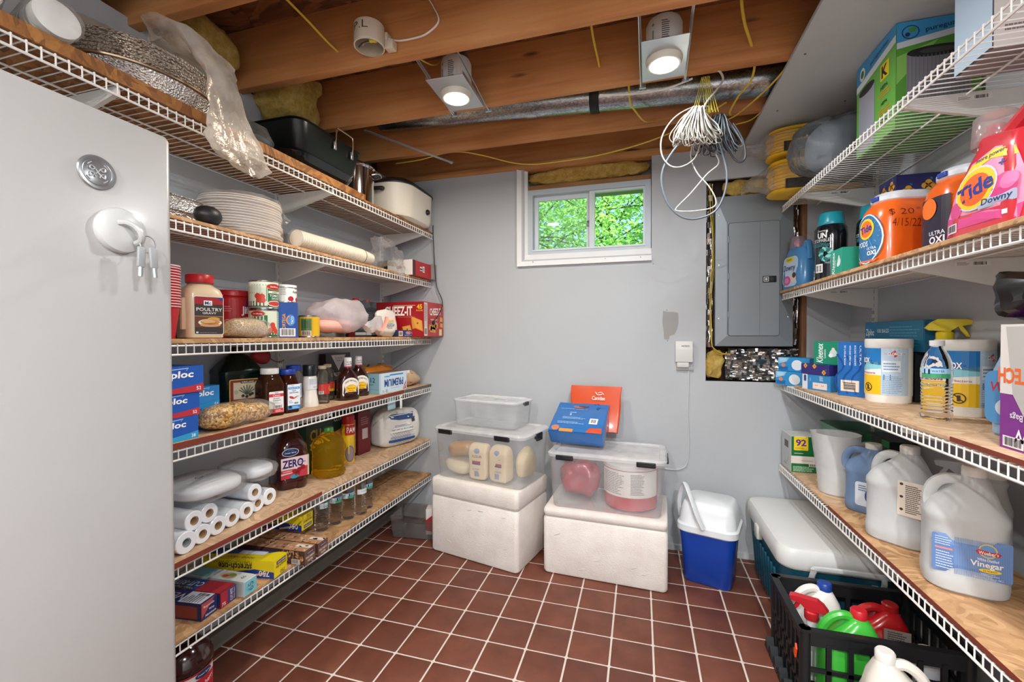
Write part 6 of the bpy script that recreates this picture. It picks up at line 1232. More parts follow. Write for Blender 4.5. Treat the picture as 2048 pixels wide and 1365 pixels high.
pl = Print().rect(-.135, -.17, .135, .17, '#6ab04a').poly([(-.135, .09), (-.135, .17), (.135, .17), (.135, .125)], '#3f9cd6', 1).poly([(-.135, .075), (-.135, .10), (.135, .135), (.135, .11)], '#e4eef2', 2).ell(-.09, .13, .02, .024, '#f0f4f4', 3).ell(-.09, .13, .012, .014, '#3a8a3a', 4).text('pureguardian', .03, .14, .018, '#1c4a7a', 3, w=.12, rot=.1).rect(-.115, -.16, .0, .06, '#9fa0ad', 2).ell(-.0575, .06, .0575, .016, '#2c2c30', 3).rect(.04, .03, .095, .085, '#f0d21c', 2).text('K', .067, .0575, .042, '#1a1a1a', 3, bold=.03).text('HEPA', .065, .005, .014, '#23451c', 3).lines(.03, -.03, .11, -.005, 3, '#d89a2a', 3).text('HEPA', .065, -.05, .012, '#23451c', 3).lines(.03, -.09, .11, -.065, 3, '#d89a2a', 3).text('HEPA', .065, -.11, .012, '#23451c', 3)
pfr = Print().rect(-.112, -.17, .112, .17, '#5aa03a').poly([(-.112, .10), (-.112, .17), (.112, .17), (.112, .135)], '#3f9cd6', 1).poly([(-.112, .085), (-.112, .105), (.112, .14), (.112, .12)], '#d9e4ea', 2).ring(-.075, .135, .024, .022, .003, '#1f3a5a', 3).ell(-.07, .142, .010, .008, '#4a9a3a', 3).ell(-.083, .128, .007, .007, '#1f3a5a', 3).text('pureguardian', .03, .142, .020, '#173a5a', 3, w=.13, rot=.12).poly([(-.112, -.03), (-.112, .06), (.0, .10), (-.06, .03)], '#8cc860', 1).rect(-.085, -.11, .085, .065, '#8a8a92', 2).ell(0, .065, .085, .018, '#26262a', 3).ell(0, .066, .05, .009, '#4a4a44', 4).ell(0, -.11, .085, .016, '#26262a', 3).lines(-.09, -.16, .09, -.13, 3, '#2f6a2a', 2)
for k in range(16): pfr.rect(-.082+k*.0105, -.10, -.080+k*.0105, .055, '#77777f', 4)
carton('filter_box', 'tall green and blue air filter box on the top right shelf', 'box', (.918, 1.886, ZR1), 0, .226, .27, .34, '#5aa03a', [('f', pfr), ('l', pl)])
t = carton('large_box', 'large flat box with pale blue side on the top right shelf edge', 'box', (.915, 1.40, ZR1), 0, .22, .135, .33, '#9a8688', [('l', Print().rect(-.068, -.165, .068, .165, '#b9cfe4').rect(.064, -.165, .068, .165, '#3a3a44', 1).lines(-.04, .1, .06, .15, 3, '#d8a0b0', 1).rect(-.068, -.165, .068, -.158, '#1c1c20', 1)), ('f', Print().rect(-.11, -.165, .11, .165, '#cfc4c0').poly([(.0, -.1), (.11, -.13), (.11, .16), (.03, .02), (-.03, -.03)], '#8a1c22', 1).lines(-.09, -.13, -.02, -.1, 3, '#7a6a68', 1))])
# ================================================================== RIGHT, SECOND SHELF (laundry)
ZR2 = 1.4615
t = thing('softener_bottle', 'light blue fabric softener bottle at the far end of the laundry shelf', 'bottle', (.775, 2.545, ZR2), RRt+.25)
m_lb = mat('#4a8cc4', .3, var=.03, coat=.3)
MB().rloft([(0, .17, .085, .03), (.006, .18, .092, .034), (.06, .182, .094, .036), (.13, .168, .086, .036), (.18, .14, .075, .034, .0, 0), (.205, .11, .066, .03, .0, 0), (.215, .06, .05, .022, -.02, 0)], 6).build('bottle', m_lb, t)
MB().tube(cr([(.03, 0, .19), (.06, 0, .225), (.075, 0, .20), (.08, 0, .14)], 5), .014, 8).build('handle', m_lb, t)
MB().lathe([(.035, .205), (.036, .21), (.034, .262), (.03, .267), (.001, .268)], 26, c=(-.02, 0)).build('cap', film('cap_clear', '#f2eef4', .3, .1, .1, gloss=.9), t)
MB().lathe([(.014, .215), (.016, .25), (.001, .258)], 16, c=(-.02, 0)).build('spout', mat('#d67a98', .4), t)
Print().rrect(-.075, .015, .055, .165, .03, '#bcd8ee').ell(-.015, .15, .036, .014, '#e8cf2a', 1).text('SUAVE', -.015, .15, .010, '#4a5a2a', 2).text('Downy', -.012, .105, .040, '#1d2c66', 2, w=.10, shear=.1).ell(-.03, .045, .032, .024, '#d85a94', 1).ell(-.03, .045, .018, .013, '#e88ab4', 2).ell(.025, .055, .02, .022, '#e6d0c8', 1).ell(.03, .068, .014, .014, '#5a3a2a', 2).build('label', t, lambda u, v, h: (u, -(.0475+h)+.006*(abs(u)/.08)**3+max(0, v-.10)*.09, v))
for i, (x, y, lab) in enumerate(((.825, 2.31, 'black scent-bead bottle with turquoise cap, front one'), (.95, 2.22, 'black scent-bead bottle with turquoise cap, half hidden behind the tub'))):
    t = thing('scent_bead_bottle', lab, 'bottle', (x, y, ZR2), RRt+.55, 'black scent-bead bottles'); t.scale = (1.08, 1.08, 1.04)
    revolve(t, 'bottle', [(.050, 0), (.056, .006), (.057, .03), (.055, .12), (.058, .2), (.057, .235), (.046, .252)], mat('#12161c', .15, var=.1, coat=.5), 32)
    revolve(t, 'cap', [(.047, .25), (.048, .253), (.047, .262), (.043, .298), (.040, .303), (.001, .303)], mat('#1c93a4', .3), 32)
    p = Print().text('Downy', .006, .222, .010, '#dfe6e8', 1).text('UN', .008, .203, .024, '#f2f4f4', 1, w=.036, bold=.04).text('STOPABLES', .006, .182, .014, '#d6dcde', 1, w=.072).lines(-.03, .155, .04, .172, 3, '#4fb3b8', 1, .3).rect(-.02, .045, .012, .082, '#e4e4e0').bars(-.018, .047, .010, .08, '#222222', None, 1, 9, vert=False).text('FRESH', .034, .085, .008, '#9ab0b4', 1).lines(-.045, .02, -.024, .06, 6, '#a8b0b4', 1).rect(-.055, .01, -.03, .03, '#cfd4d6')
    for k in range(14): p.ell(.02+.02*math.cos(k*.45)*(1-.03*k), .122+.022*math.sin(k*.45), .011, .007, ('#1f8a88', '#6fc8b8', '#0f5a62')[k % 3], 1+k % 3, 8, k*.5)
    p.build('label', t, cyl(.0585))
def kleenex(label, loc, rz, w, d, h, base='#1c9a80'):
    p = Print().rect(-w/2, -h/2, w/2, h/2, base).text('Kleenex', -w*.28, .0, w*.24, '#f2f6f4', 1, w=h*.85, rot=PI/2, shear=.15).text('Lotion', -w*.10, -.004, w*.08, '#dff0ea', 1, rot=PI/2).ell(w*.2, .0, w*.13, h*.16, '#d4e4e0', 1).ell(w*.2, h*.16, w*.06, h*.08, '#e8dcd0', 2).ell(w*.12, -.01, w*.08, h*.09, '#eef4f2', 2)
    return carton('tissue_box', label, 'tissue box', loc, rz, w, d, h, base, [('f', p), ('t', Print().ell(0, 0, w*.25, d*.2, '#f4f6f4'))], 'tissue boxes')
kleenex('small teal tissue box leaning in front of the black bottle', (.758, 1.99, ZR2), RRt+.02, .10, .055, .10)
def pods(label, loc, rz, fr, writing):
    t = thing('detergent_pod_tub', label, 'tub', loc, rz, 'orange detergent pod tubs')
    m_o = mat('#e0621a', .28, var=.03, coat=.3)
    MB().rloft([(0, .13, .19, .04), (.008, .145, .21, .045), (.16, .148, .214, .05), (.195, .14, .20, .052), (.222, .115, .165, .05), (.228, .10, .145, .045)], 8).build('tub', m_o, t)
    MB().rloft([(.222, .115, .165, .055), (.226, .122, .172, .058), (.24, .122, .172, .058), (.252, .105, .15, .05), (.254, .09, .13, .045)], 8).build('lid', mat('#c9cdd2', .35), t)
    MB().rbox(-.012, -.09, .228, .02, -.06, .2425, .002).build('lid_sticker', mat('#24439c', .4), t)
    p = Print(); n = 20
    p.poly([(.062*math.cos(2*PI*k/n)*1.0, .10+.085*math.copysign(abs(math.sin(2*PI*k/n))**.7, math.sin(2*PI*k/n))) for k in range(n)], '#2a6a9c').ring(0, .10, .063, .086, .004, '#cfe0ea', 1)
    for k in range(18): p.line([(.0, .12), (.055*math.cos(k*.35), .12+.055*math.sin(k*.35))], .0016, '#6fb0d0', 1)
    p.ell(0, .135, .036, .036, '#f0c81c', 2).ell(0, .135, .028, .029, '#e8701c', 3).text('Tide', .0, .135, .026, '#1c2c86', 4, w=.056, rot=.2, bold=.03).text('PODS', -.015, .084, .018, '#e8eef4', 3, w=.05).text('ULTRA', .025, .066, .009, '#dfe8f0', 3).text('OXI', .025, .05, .016, '#ffffff', 3, bold=.03).poly([(-.05, .03), (.05, .03), (.035, .018), (-.035, .018)], '#e8703a', 2)
    if not fr: p = Print().rect(-.055, .01, .055, .17, '#231a30').text('ULTRA', .02, .065, .012, '#e8e4ee', 2).text('OXI', .02, .045, .022, '#e8e4ee', 2, bold=.03).ell(-.01, .14, .03, .03, '#e8701c', 1)
    p.build('label', t, lambda u, v, h: (u, -.1105-h+.014*(abs(u)/.06)**3+max(0, v-.155)*.13, v))
    if writing: Print().text('$ 20', -.02, .175, .022, '#6a2a0c', 1, w=.075, bold=-.012).text('00', .03, .185, .008, '#6a2a0c', 1, bold=-.01).text('4/15/22', -.005, .14, .026, '#6a2a0c', 1, w=.085, rot=-.05, bold=-.012).build('handwriting', t, lambda u, v, h: (.0752+h-.0-max(0, v-.165)*.18, u-.03, v))
    MB().tube(cr([(.07, .09, .18), (.085, .10, .15), (.085, .10, .08), (.07, .09, .05)], 5), .012, 8).build('grip', m_o, t)
    return t
pods('orange detergent pod tub with handwritten price and date', (.862, 1.83, ZR2), RRt+.15, True, True)
pods('orange detergent pod tub partly hidden behind the red bottle', (.93, 1.60, ZR2), RRt+.1, False, False)
t = thing('detergent_bottle', 'big red and pink laundry detergent bottle', 'bottle', (.795, 1.255, ZR2), RRt+.06); t.scale = (1., 1., .94)
m_rd = mat('#c9303c', .25, var=.04, coat=.4)
MB().rloft([(0, .20, .11, .035), (.006, .215, .12, .04), (.05, .218, .122, .042), (.13, .20, .112, .042, .005, 0), (.18, .175, .10, .04, .012, 0), (.215, .14, .09, .036, .02, 0), (.235, .09, .075, .034, -.03, 0)], 7).build('bottle', m_rd, t)
MB().tube(cr([(-.01, 0, .225), (.05, 0, .262), (.085, 0, .275), (.115, 0, .24), (.115, 0, .17), (.10, 0, .12)], 5), .022, 9).build('handle', m_rd, t)
MB().lathe([(.04, .22), (.042, .225), (.039, .292), (.034, .298), (.001, .299)], 30, c=(-.045, 0)).build('cap', film('cap_clear2', '#f6ecea', .34, .1, .1, gloss=.9), t)
MB().lathe([(.026, .222), (.026, .25), (.016, .262), (.016, .272), (.001, .278)], 20, c=(-.045, 0)).build('spout', mat('#a83a44', .4), t)
p = Print(); P = [(-.10, .015), (.075, .015), (.085, .05), (.08, .12), (.06, .175), (.02, .188), (-.03, .17), (-.065, .12), (-.09, .06)]
p.poly(P, '#e890b4').poly([(-.10, .015), (.078, .015), (.084, .045), (.0, .05), (-.092, .06)], '#d84a8c', 1).ell(.05, .09, .026, .03, '#d03a80', 1).ell(.06, .1, .016, .018, '#e86aa4', 2).ell(-.06, .07, .018, .02, '#d84a8c', 2).poly([(-.03, .165), (.02, .184), (.06, .172), (.07, .15), (.02, .168), (-.045, .145)], '#f0d21c', 2).text('more power', .012, .170, .010, '#1c2c66', 3, w=.062, rot=.05).ell(-.012, .108, .05, .05, '#cfd4dc', 2).ell(-.012, .108, .046, .046, '#f0c81c', 3).ell(-.012, .106, .035, .036, '#e8601c', 4).text('Tide', -.012, .108, .040, '#1c2c86', 5, w=.085, rot=.25, bold=.03).text('+', .042, .145, .014, '#2a3a8c', 4).rrect(.0, .055, .075, .078, .003, '#a9b2c8', 3).text('Downy', .038, .067, .018, '#23306c', 4, w=.06, shear=.1).bars(-.09, .02, -.055, .042, '#222222', '#f0e4ea', 3).rect(.05, .03, .06, .04, '#f4e8ee', 3)
p.build('label', t, lambda u, v, h: (u*1.2, -(.0625+h)+.012*(abs(u)/.09)**3+max(0, v-.09)*.14, v*1.06-.004))
p = Print().rect(-.065, -.05, .065, .05, '#22205c')
def floral(p, w, h, seed):
    R = random.Random(seed)
    nf = max(2, int(w/.045))
    for k in range(nf):
        u, v = (-.5+(k+.5)/nf)*w, R.uniform(-.25, .3)*h; r = h*.16
        for q in range(4): p.ell(u+r*.7*math.cos(q*PI/2), v+r*.7*math.sin(q*PI/2), r*.65, r*.65, '#e0a02c', 1, 10)
        p.ell(u, v, r*.3, r*.3, '#8a4a1c', 2, 8).ring(u+w*.08, v-h*.1, h*.2, h*.18, h*.02, '#4a4aa4', 1, 12, .5, 3.6).ell(u+w*.07, v+h*.25, w*.03, h*.05, '#2f6a8c', 1, 8, .6)
    return p
floral(p, .12, .1, 3)
carton('tissue_cube', 'navy tissue box with yellow flowers behind the pod tubs', 'tissue box', (.965, 2.005, ZR2+.253), 0, .13, .12, .10, '#22205c', [('f', p), ('l', floral(Print().rect(-.06, -.05, .06, .05, '#22205c'), .11, .1, 5))])
carton('blue_yellow_box', 'blue and yellow box at the right edge of the laundry shelf', 'box', (.80, .98, ZR2), RRt, .13, .12, .30, '#1f4a9c', [('l', Print().rect(-.06, .05, .06, .15, '#e0b81c').rect(-.06, -.15, .06, .05, '#1f4a9c'))])
# box that carries the tissue cube, behind the tubs
carton('brown_carton', 'plain brown carton at the back of the laundry shelf', 'box', (.965, 2.005, ZR2), 0, .13, .12, .252, '#7d6a58')
# ================================================================== RIGHT, THIRD SHELF (wipes)
ZR3 = .9832
m_sky = '#3f97d0'
def eraser(label, loc, rz):
    p = Print().rect(-.085, -.034, .085, .034, '#2f93cf').poly([(-.085, .0), (-.085, .034), (-.02, .034), (-.05, .01)], '#8ccdf0', 1).ell(.02, -.002, .03, .026, '#e6ecf2', 1).rect(-.08, -.03, -.03, -.012, '#1f6ab0', 1).lines(-.075, .012, -.03, .03, 3, '#e4f2fa', 2).ell(-.055, -.005, .012, .01, '#d88a6a', 2)
    return carton('sponge_box', label, 'box', loc, rz, .17, .085, .07, '#2f93cf', [('f', p), ('l', Print().rect(-.042, -.034, .042, .034, '#4aa4d8').lines(-.036, -.028, .03, .026, 6, '#d4e8f4', 1)), ('r', Print().rect(-.042, -.034, .042, .034, '#3a9ad2'))], 'cleaning sponge boxes')
eraser('blue cleaning sponge box at the shelf end, lower of two', (.765, 2.545, .972), RRt+.62)
eraser('blue cleaning sponge box stacked on top of another at the shelf end', (.782, 2.565, 1.043), RRt+.62)
p = Print().rect(-.075, -.034, .075, .034, '#2d84c0').rect(-.075, -.034, -.045, .034, '#d9dce0', 1).rrect(-.066, .002, -.052, .03, .004, '#1f4a86', 2).text('plug-in', -.03, .012, .006, '#cfe4f4', 2, rot=PI/2).rrect(-.016, -.028, .06, .0, .002, '#e8d6cc', 2).lines(.02, .008, .04, .03, 5, '#cfe4f4', 2)
for u in (.0, .008, .032, .04): p.ell(u, -.012, .0018, .0018, '#333333', 3)
carton('outlet_box', 'blue and white box with outlet picture, lowest of the tissue stack', 'box', (.79, 2.265, ZR3), RRt+.42, .15, .09, .069, '#2d84c0', [('f', p)])
carton('floral_tissue_box', 'navy floral tissue box in the middle of the stack', 'tissue box', (.79, 2.27, ZR3+.070), RRt+.42, .15, .10, .046, '#2c2470', [('f', floral(Print().rect(-.075, -.023, .075, .023, '#2c2470'), .15, .05, 2))])
kleenex('green tissue box on top of the floral box', (.835, 2.255, ZR3+.117), RRt+.5, .135, .11, .10, '#0f8a68')
p = Print().rect(-.055, -.108, .055, .108, '#1d66b0')
for s in (-1, 0, 1): p.line(cr([(-.02+s*.03, -.10, 0), (-.035+s*.03, -.04, 0), (-.005+s*.03, .01, 0), (-.03+s*.03, .06, 0)], 4), .007, '#134a90', 1)
p.rect(-.045, -.09, .02, -.045, '#e8d8c8', 1).bars(-.04, -.086, .016, -.05, '#4a4a4a', None, 2, 12, vert=False)
for k, s in enumerate(('50 LARGE BAGS', 'WITH EASY OPEN TABS', 'BOLSAS GRANDES', 'ULTRA')): p.text(s, -.03+k*.018, .055, .006, '#d8e6f4', 2, w=.08, rot=-PI/2)
carton('blue_box', 'upright blue box with wave pattern and barcode beside the wipes', 'box', (.86, 2.10, ZR3), RRt+.75, .112, .12, .218, '#1d66b0', [('f', p), ('l', Print().rect(-.06, -.108, .06, .108, '#c4d8ea').rect(.03, -.108, .06, .108, '#8ab0d8', 1).lines(-.05, -.09, .0, .08, 16, '#6a90b8', 1))])
def clorox(label, loc, rz, r=.068, h=.232, name='wipes_tub'):
    t = thing(name, label, 'tub', loc, rz, 'white wipes tubs')
    revolve(t, 'tub', [(r*.93, 0), (r*.97, .004), (r*.98, .025), (r, .028), (r, h*.86), (r*.98, h*.865)], m_whitep, 40)
    revolve(t, 'lid', [(r*1.01, h*.862), (r*1.02, h*.87), (r*1.02, h*.985), (r*.98, h), (.001, h)], mat('#dcd9d4', .4), 40)
    p = Print(); n = 14; z0, z1 = .03, h*.855; u0, u1 = -r*1.6, r*1.5
    p.rect(u0, z0, u1, z1, '#f0efe8').rect(u0, z0, u1, z0+.07, '#f0c01c', 1)
    V = []
    for k in range(n+1):
        u = u0+(u1-u0)*k/n; V += [(u, z1), (u, z0+.095+.035*(k/n)+.01*math.sin(k*.5))]
    p.faces(V, [(2*k, 2*k+1, 2*k+3, 2*k+2) for k in range(n)], '#1d74b8', 1)
    V = []
    for k in range(n+1):
        u = u0+(u1-u0)*k/n; V += [(u, z0+.10+.035*(k/n)), (u, z0+.075+.02*math.sin(k/n*2))]
    p.faces(V, [(2*k, 2*k+1, 2*k+3, 2*k+2) for k in range(n)], '#8accd8', 1)
    p.poly([(-r*1.45, z1-.045), (-r*.75, z1-.015), (-r*.05, z1-.045), (-r*.75, z1-.075)], '#c8343c', 2).poly([(-r*1.38, z1-.045), (-r*.75, z1-.02), (-r*.12, z1-.045), (-r*.75, z1-.07)], '#1f3f8c', 3).text('CLOROX', -r*.75, z1-.045, .020, '#ffffff', 4, w=r*1.0, bold=.03)
    p.text('kills 99.9% bacteria', -r*.6, z0+.078, .007, '#b3343c', 3, w=r*1.3).ring(-r*.35, z0+.025, .016, .016, .003, '#3a2a10', 3).line([(-r*.35-.011, z0+.036), (-r*.35+.011, z0+.014)], .003, '#3a2a10', 3).rect(-r*.35-.004, z0+.016, -r*.35+.004, z0+.034, '#3a2a10', 3)
    p.rect(r*.3, z0, r*1.5, z1, '#b9cfe2', 2).poly([(r*.42, z1-.02), (r*.85, z1-.008), (r*1.3, z1-.02), (r*.85, z1-.032)], '#c8343c', 3).text('CLOROX', r*.86, z1-.02, .010, '#ffffff', 4, w=r*.6, bold=.03).rect(r*.36, z1-.085, r*1.1, z1-.045, '#dfe8ee', 3).lines(r*.4, z1-.08, r*1.05, z1-.05, 3, '#6a9ac0', 4).rect(r*.4, z1-.115, r*.7, z1-.095, '#2f7ab8', 3).lines(r*.36, z0+.005, r*1.2, z0+.07, 10, '#8fa8c4', 3)
    p.build('label', t, cyl(r*1.003)); return t
clorox('white wipes tub with blue and yellow label beside the water bottle', (.88, 1.945, ZR3), RRt+.55)
clorox('second wipes tub behind the water bottle, turned to show the logo', (.965, 1.70, ZR3), RRt+1.25)
water_bottle('big clear water bottle in front of the wipes tubs', (.832, 1.578, ZR3), RRt+.4, 1.13, 'single water bottle')
def sprayer(label, loc, rz, body, trig, h=.2, r=.038, col=None):
    t = thing('spray_bottle', label, 'spray bottle', loc, rz, 'trigger spray bottles')
    MB().rloft([(0, r*1.9, r*1.4, .018), (.006, r*2, r*1.5, .02), (h*.6, r*2, r*1.5, .02), (h*.85, r*1.1, r*.95, .016), (h, .034, .034, .016)], 5).build('bottle', body, t)
    MB().lathe([(.021, h), (.022, h+.003), (.022, h+.026), (.018, h+.03)], 22, fn=lambda a, z: 1+.02*math.cos(a*2*PI*22)).build('collar', trig, t)
    MB().prism([(-.05, h+.042), (-.04, h+.034), (.012, h+.03), (.03, h+.046), (.062, h+.052), (.066, h+.066), (.05, h+.07), (-.018, h+.072), (-.036, h+.06)], -.014, .014, 'y').build('spray_head', trig, t, smooth=False)
    MB().prism([(.03, h+.05), (.04, h+.05), (.052, h+.03), (.06, h+.012), (.052, h+.012), (.038, h+.032)], -.008, .008, 'y').build('trigger', trig, t, smooth=False)
    return t
m_yel = mat('#e2cc1a', .35)
sprayer('yellow-headed spray bottle behind the wipes tubs', (.985, 1.83, ZR3), -.35, mat('#dfd9c4', .35), m_yel, .228)
sprayer('yellow-headed spray bottle with yellow neck behind the purple box', (1.0, 1.50, ZR3), RRt+2.6, mat('#3a3420', .3), m_yel, .225, .03)
p = Print().rect(-.208, -.056, .208, .056, '#1d74a8').text('Ziploc', -.165, .01, .036, '#f0f6fa', 2, w=.07, shear=.1).poly([(-.208, -.056), (-.12, -.056), (-.15, -.03), (-.208, -.035)], '#6ab83a', 1).rect(-.12, -.056, .208, .056, '#1d6f92', 1).text('100 BAGS', -.06, .02, .016, '#cfe4ee', 2).lines(-.01, -.04, .19, .04, 7, '#5aa4c0', 2, .25)
carton('large_bag_box', 'large dark teal zip-bag box standing on another box at the wall', 'box', (.99, 2.09, ZR3+.185), RRt, .42, .072, .115, '#1b5f86', [('f', p)])
carton('black_box', 'dark box under the large teal bag box', 'box', (.995, 2.09, ZR3), RRt, .30, .07, .184, '#1c2126', [('f', Print().rect(-.02, -.09, .0, .09, '#2a3036').text('FLEX DOWN', .08, .0, .012, '#8a9298', 1, w=.1, rot=PI/2))])
t = thing('refill_jug', 'pale blue refill jug half hidden behind the purple box', 'jug', (.905, 1.345, ZR3), RRt+.5)
MB().rloft([(0, .13, .09, .03), (.006, .14, .10, .034), (.16, .14, .10, .036), (.22, .10, .08, .03), (.25, .06, .05, .024), (.268, .05, .045, .02)], 6).build('jug', mat('#8fb0d0', .35), t)
Print().rrect(-.07, .03, .05, .16, .02, '#5a9ad0').text('Windex', -.02, .12, .024, '#c8303c', 1, w=.08, shear=.1).ell(-.02, .07, .03, .025, '#d6e6f2', 1).build('label', t, front(-.0505))
p = Print().rect(-.065, -.135, .065, .135, '#7a2a86').rect(-.065, -.015, .065, .135, '#dcd8d4', 1).poly([(-.03, -.015), (-.05, .13), (.065, .13), (.065, -.06), (.0, -.06)], '#b9b6b2', 2).text('SCENTECH', .01, .025, .034, '#e8641c', 3, w=.16, flip=True, bold=.03).text('Bags', -.02, -.06, .018, '#e8e0ee', 3, flip=True).text('NEW', .02, -.10, .028, '#f4f0f6', 3, flip=True, w=.09).bars(-.055, -.128, .0, -.105, '#222222', '#e8e4ea', 3)
t = carton('trash_bag_box', 'purple and white trash bag box standing upside down at the right edge', 'box', (.82, 1.16, ZR3), RRt, .125, .12, .27, '#7a2a86', [('f', p), ('l', Print().rect(-.06, -.135, .06, -.015, '#6a2476').rect(-.06, -.015, .06, .135, '#cfcac8'))])
o = MB().blob((0, 0, .035), (.18, .19, .10), 34, 24, 2.6, .03, 12, 3).crumple(.018, 20, 3).build('black_plastic_bag', mat('#0c0d0e', .3, var=.2, coat=.15), None, (.835, 1.18, ZR3+.298), ang=16); tag(o, 'crumpled black plastic bag lying on the purple trash bag box', 'bag')
# ================================================================== RIGHT, LOWEST SHELF (jugs)
ZR4, ZR4b = .5495, .5535
p = Print().rect(-.058, -.088, .058, .088, '#0f6a34').rrect(-.047, .02, .015, .088, .004, '#f0d21c', 1).text('92', -.016, .058, .034, '#6a1c8c', 2, w=.046, bold=.03).lines(-.042, .028, .01, .034, 1, '#b05a3a', 2).lines(-.045, .002, .005, .008, 1, '#dfeedd', 1).rect(-.058, -.045, .058, -.008, '#e4d8d0', 1).bars(.018, -.058, .055, -.043, '#222222', '#e0dcd8', 2).lines(-.05, -.085, .04, -.058, 4, '#bfe0c4', 1).ell(.052, .04, .02, .032, '#2f8a78', 1).lines(-.015, -.034, .05, -.026, 1, '#b0a098', 2)
pl = Print().rect(-.07, -.088, .07, .088, '#b9bcbc').rect(-.03, .02, .03, .055, '#3a3c3c', 1).ring(.0, -.01, .035, .045, .003, '#8a8e8e', 1, 20, PI, 2*PI).lines(-.04, -.07, .02, -.06, 1, '#6a6e6e', 1)
carton('wipes_carton', 'green and white carton printed 92 at the far end of the lowest right shelf', 'box', (.778, 2.54, ZR4), .0, .118, .14, .178, '#d4d6d4', [('f', p), ('l', pl)])
t = thing('plastic_pitcher', 'frosted plastic pitcher with pouring lip', 'pitcher', (.815, 2.20, ZR4), RRt-.2); t.scale = (1.08, 1.08, 1.)
def pfn(a, z): return 1+.22*max(0, math.cos(2*PI*(a-.70)))**22*max(0, (z-.20)/.06)
MB().lathe([(.058, 0), (.062, .004), (.066, .06), (.076, .252), (.0775, .256), (.0755, .256), (.064, .06), (.058, .006), (.001, .005)], 48, True, False, fn=pfn).build('pitcher', film('frosted', '#fbfcfc', .5, .25, .1, gloss=.4, dif=.8), t)
MB().tube(cr([(.02, .07, .22), (.025, .095, .225), (.028, .105, .19), (.028, .10, .12), (.025, .08, .08), (.02, .062, .075)], 5), .009, 8).build('handle', film('frosted', '#fbfcfc', .5, .25, .1, gloss=.4, dif=.8), t)
def jug(label, loc, rz, body, h=.30, r=.078, w=None, cap='#e4e2dc', name='gallon_jug', fill=None, grp='gallon jugs', hs=-1):
    t = thing(name, label, 'jug', loc, rz, grp); w = w or r*2; d = r*1.75
    MB().rloft([(0, w*.9, d*.9, .05), (.006, w*.98, d*.98, .055), (.02, w, d, .056), (.045, w*1.0, d*1.0, .056), (.05, w*.975, d*.975, .056), (h*.55, w*.975, d*.975, .056), (h*.57, w*1.0, d*1.0, .056), (h*.62, w*.99, d*.98, .055), (h*.72, w*.80, d*.82, .05), (h*.82, w*.5, d*.62, .04, -hs*.015, 0), (h*.89, .06, .06, .028, -hs*.02, 0), (h*.93, .044, .044, .021, -hs*.02, 0)], 8).build('jug', body, t)
    if fill: MB().rloft([(.006, w*.93, d*.93, .05), (.045, w*.96, d*.96, .052), (h*.52, w*.94, d*.94, .052)], 8).build('liquid', fill, t)
    MB().lathe([(.024, h*.92), (.0255, h*.925), (.0255, h*.985), (.022, h), (.001, h)], 26, c=(-hs*.02, 0)).build('cap', mat(cap, .4), t)
    MB().tube(cr([(-hs*.005, 0, h*.86), (hs*.03, 0, h*.875), (hs*.055, 0, h*.83), (hs*.068, 0, h*.74), (hs*.068, 0, h*.64), (hs*.06, 0, h*.56)], 5), .0135, 9, flat=1.1).build('handle', body, t)
    return t
m_hd = film('hdpe', '#eceeee', .86, .28, .05, gloss=.45, dif=.62)
m_hdf = film('hdpe_liquid', '#dfe3e6', .85, .3, .1, gloss=.4, dif=.7)
t = jug('pale blue windscreen-washer style jug behind the clear jugs', (.84, 2.0, ZR4b), RRt+.9, film('blue_hdpe', '#8aa6cc', .9, .25, .1, gloss=.5, dif=.7), .262, .068, cap='#d8d6d0', name='detergent_jug')
Print().rrect(-.02, .03, .055, .12, .01, '#d4dce8').ell(.03, .07, .02, .03, '#1f3f8c', 1).lines(-.01, .085, .02, .11, 3, '#5a6a8c', 1).build('label', t, front(-.0595))
t = jug('clear gallon jug with cream text label', (.83, 1.745, ZR4b), RRt+.8, m_hd, .315, .088, fill=m_hdf)
p = Print().rrect(.015, .105, .082, .215, .004, '#e2d6c8').lines(.035, .115, .074, .205, 15, '#4a423c', 1)
for k in range(3): p.ell(.025, .205-k*.04, .0045, .004, '#3a322c', 1)
p.build('label', t, lambda u, v, h: (u, -.0765-h+.0*u+.03*max(0, abs(u)-.035)**1.2*1.6, v))
t = jug('gallon vinegar jug with blue striped label at the front', (.84, 1.475, ZR4b), RRt+1.25, m_hd, .325, .084, fill=m_hdf)
p = Print().rrect(-.085, .052, .088, .152, .006, '#5f82b8')
for k in range(34): p.rect(-.035+k*.0036, .054, -.0335+k*.0036, .15, '#7898c8', 1, 1)
p.lines(-.078, .122, -.042, .146, 4, '#cfdcee', 2, .35).rect(-.078, .112, -.04, .117, '#d08a8a', 2).lines(-.076, .06, -.038, .108, 7, '#cfdcee', 2, .35).ring(.035, .128, .02, .018, .003, '#d8b25a', 2).ell(.035, .128, .017, .015, '#5a90c4', 2).poly([(.008, .125), (.015, .118), (.058, .116), (.064, .124), (.055, .128), (.015, .13)], '#b8242c', 3).text("Woeber's", .036, .123, .009, '#f4ecd8', 4, w=.042).text('White Distilled', .035, .105, .007, '#e8eef6', 3, w=.045).text('Vinegar', .033, .091, .019, '#f2ece0', 4, w=.07, bold=.02).ell(.04, .078, .024, .005, '#e8c82a', 3).text('5% ACIDITY', .04, .078, .004, '#5a4a1a', 4, w=.03).lines(.02, .064, .06, .072, 2, '#c4d4ea', 3).text('ONE GALLON (3.78L)', .035, .058, .006, '#c4d4ea', 3, w=.065)
p.build('label', t, lambda u, v, h: (u*.86, -.0735-h+.10*max(0, abs(u)-.045)**1.15*3., v))
jug('second gallon jug standing behind the vinegar jug', (.965, 1.30, ZR4b), RRt-.3, m_hd, .30, .065)
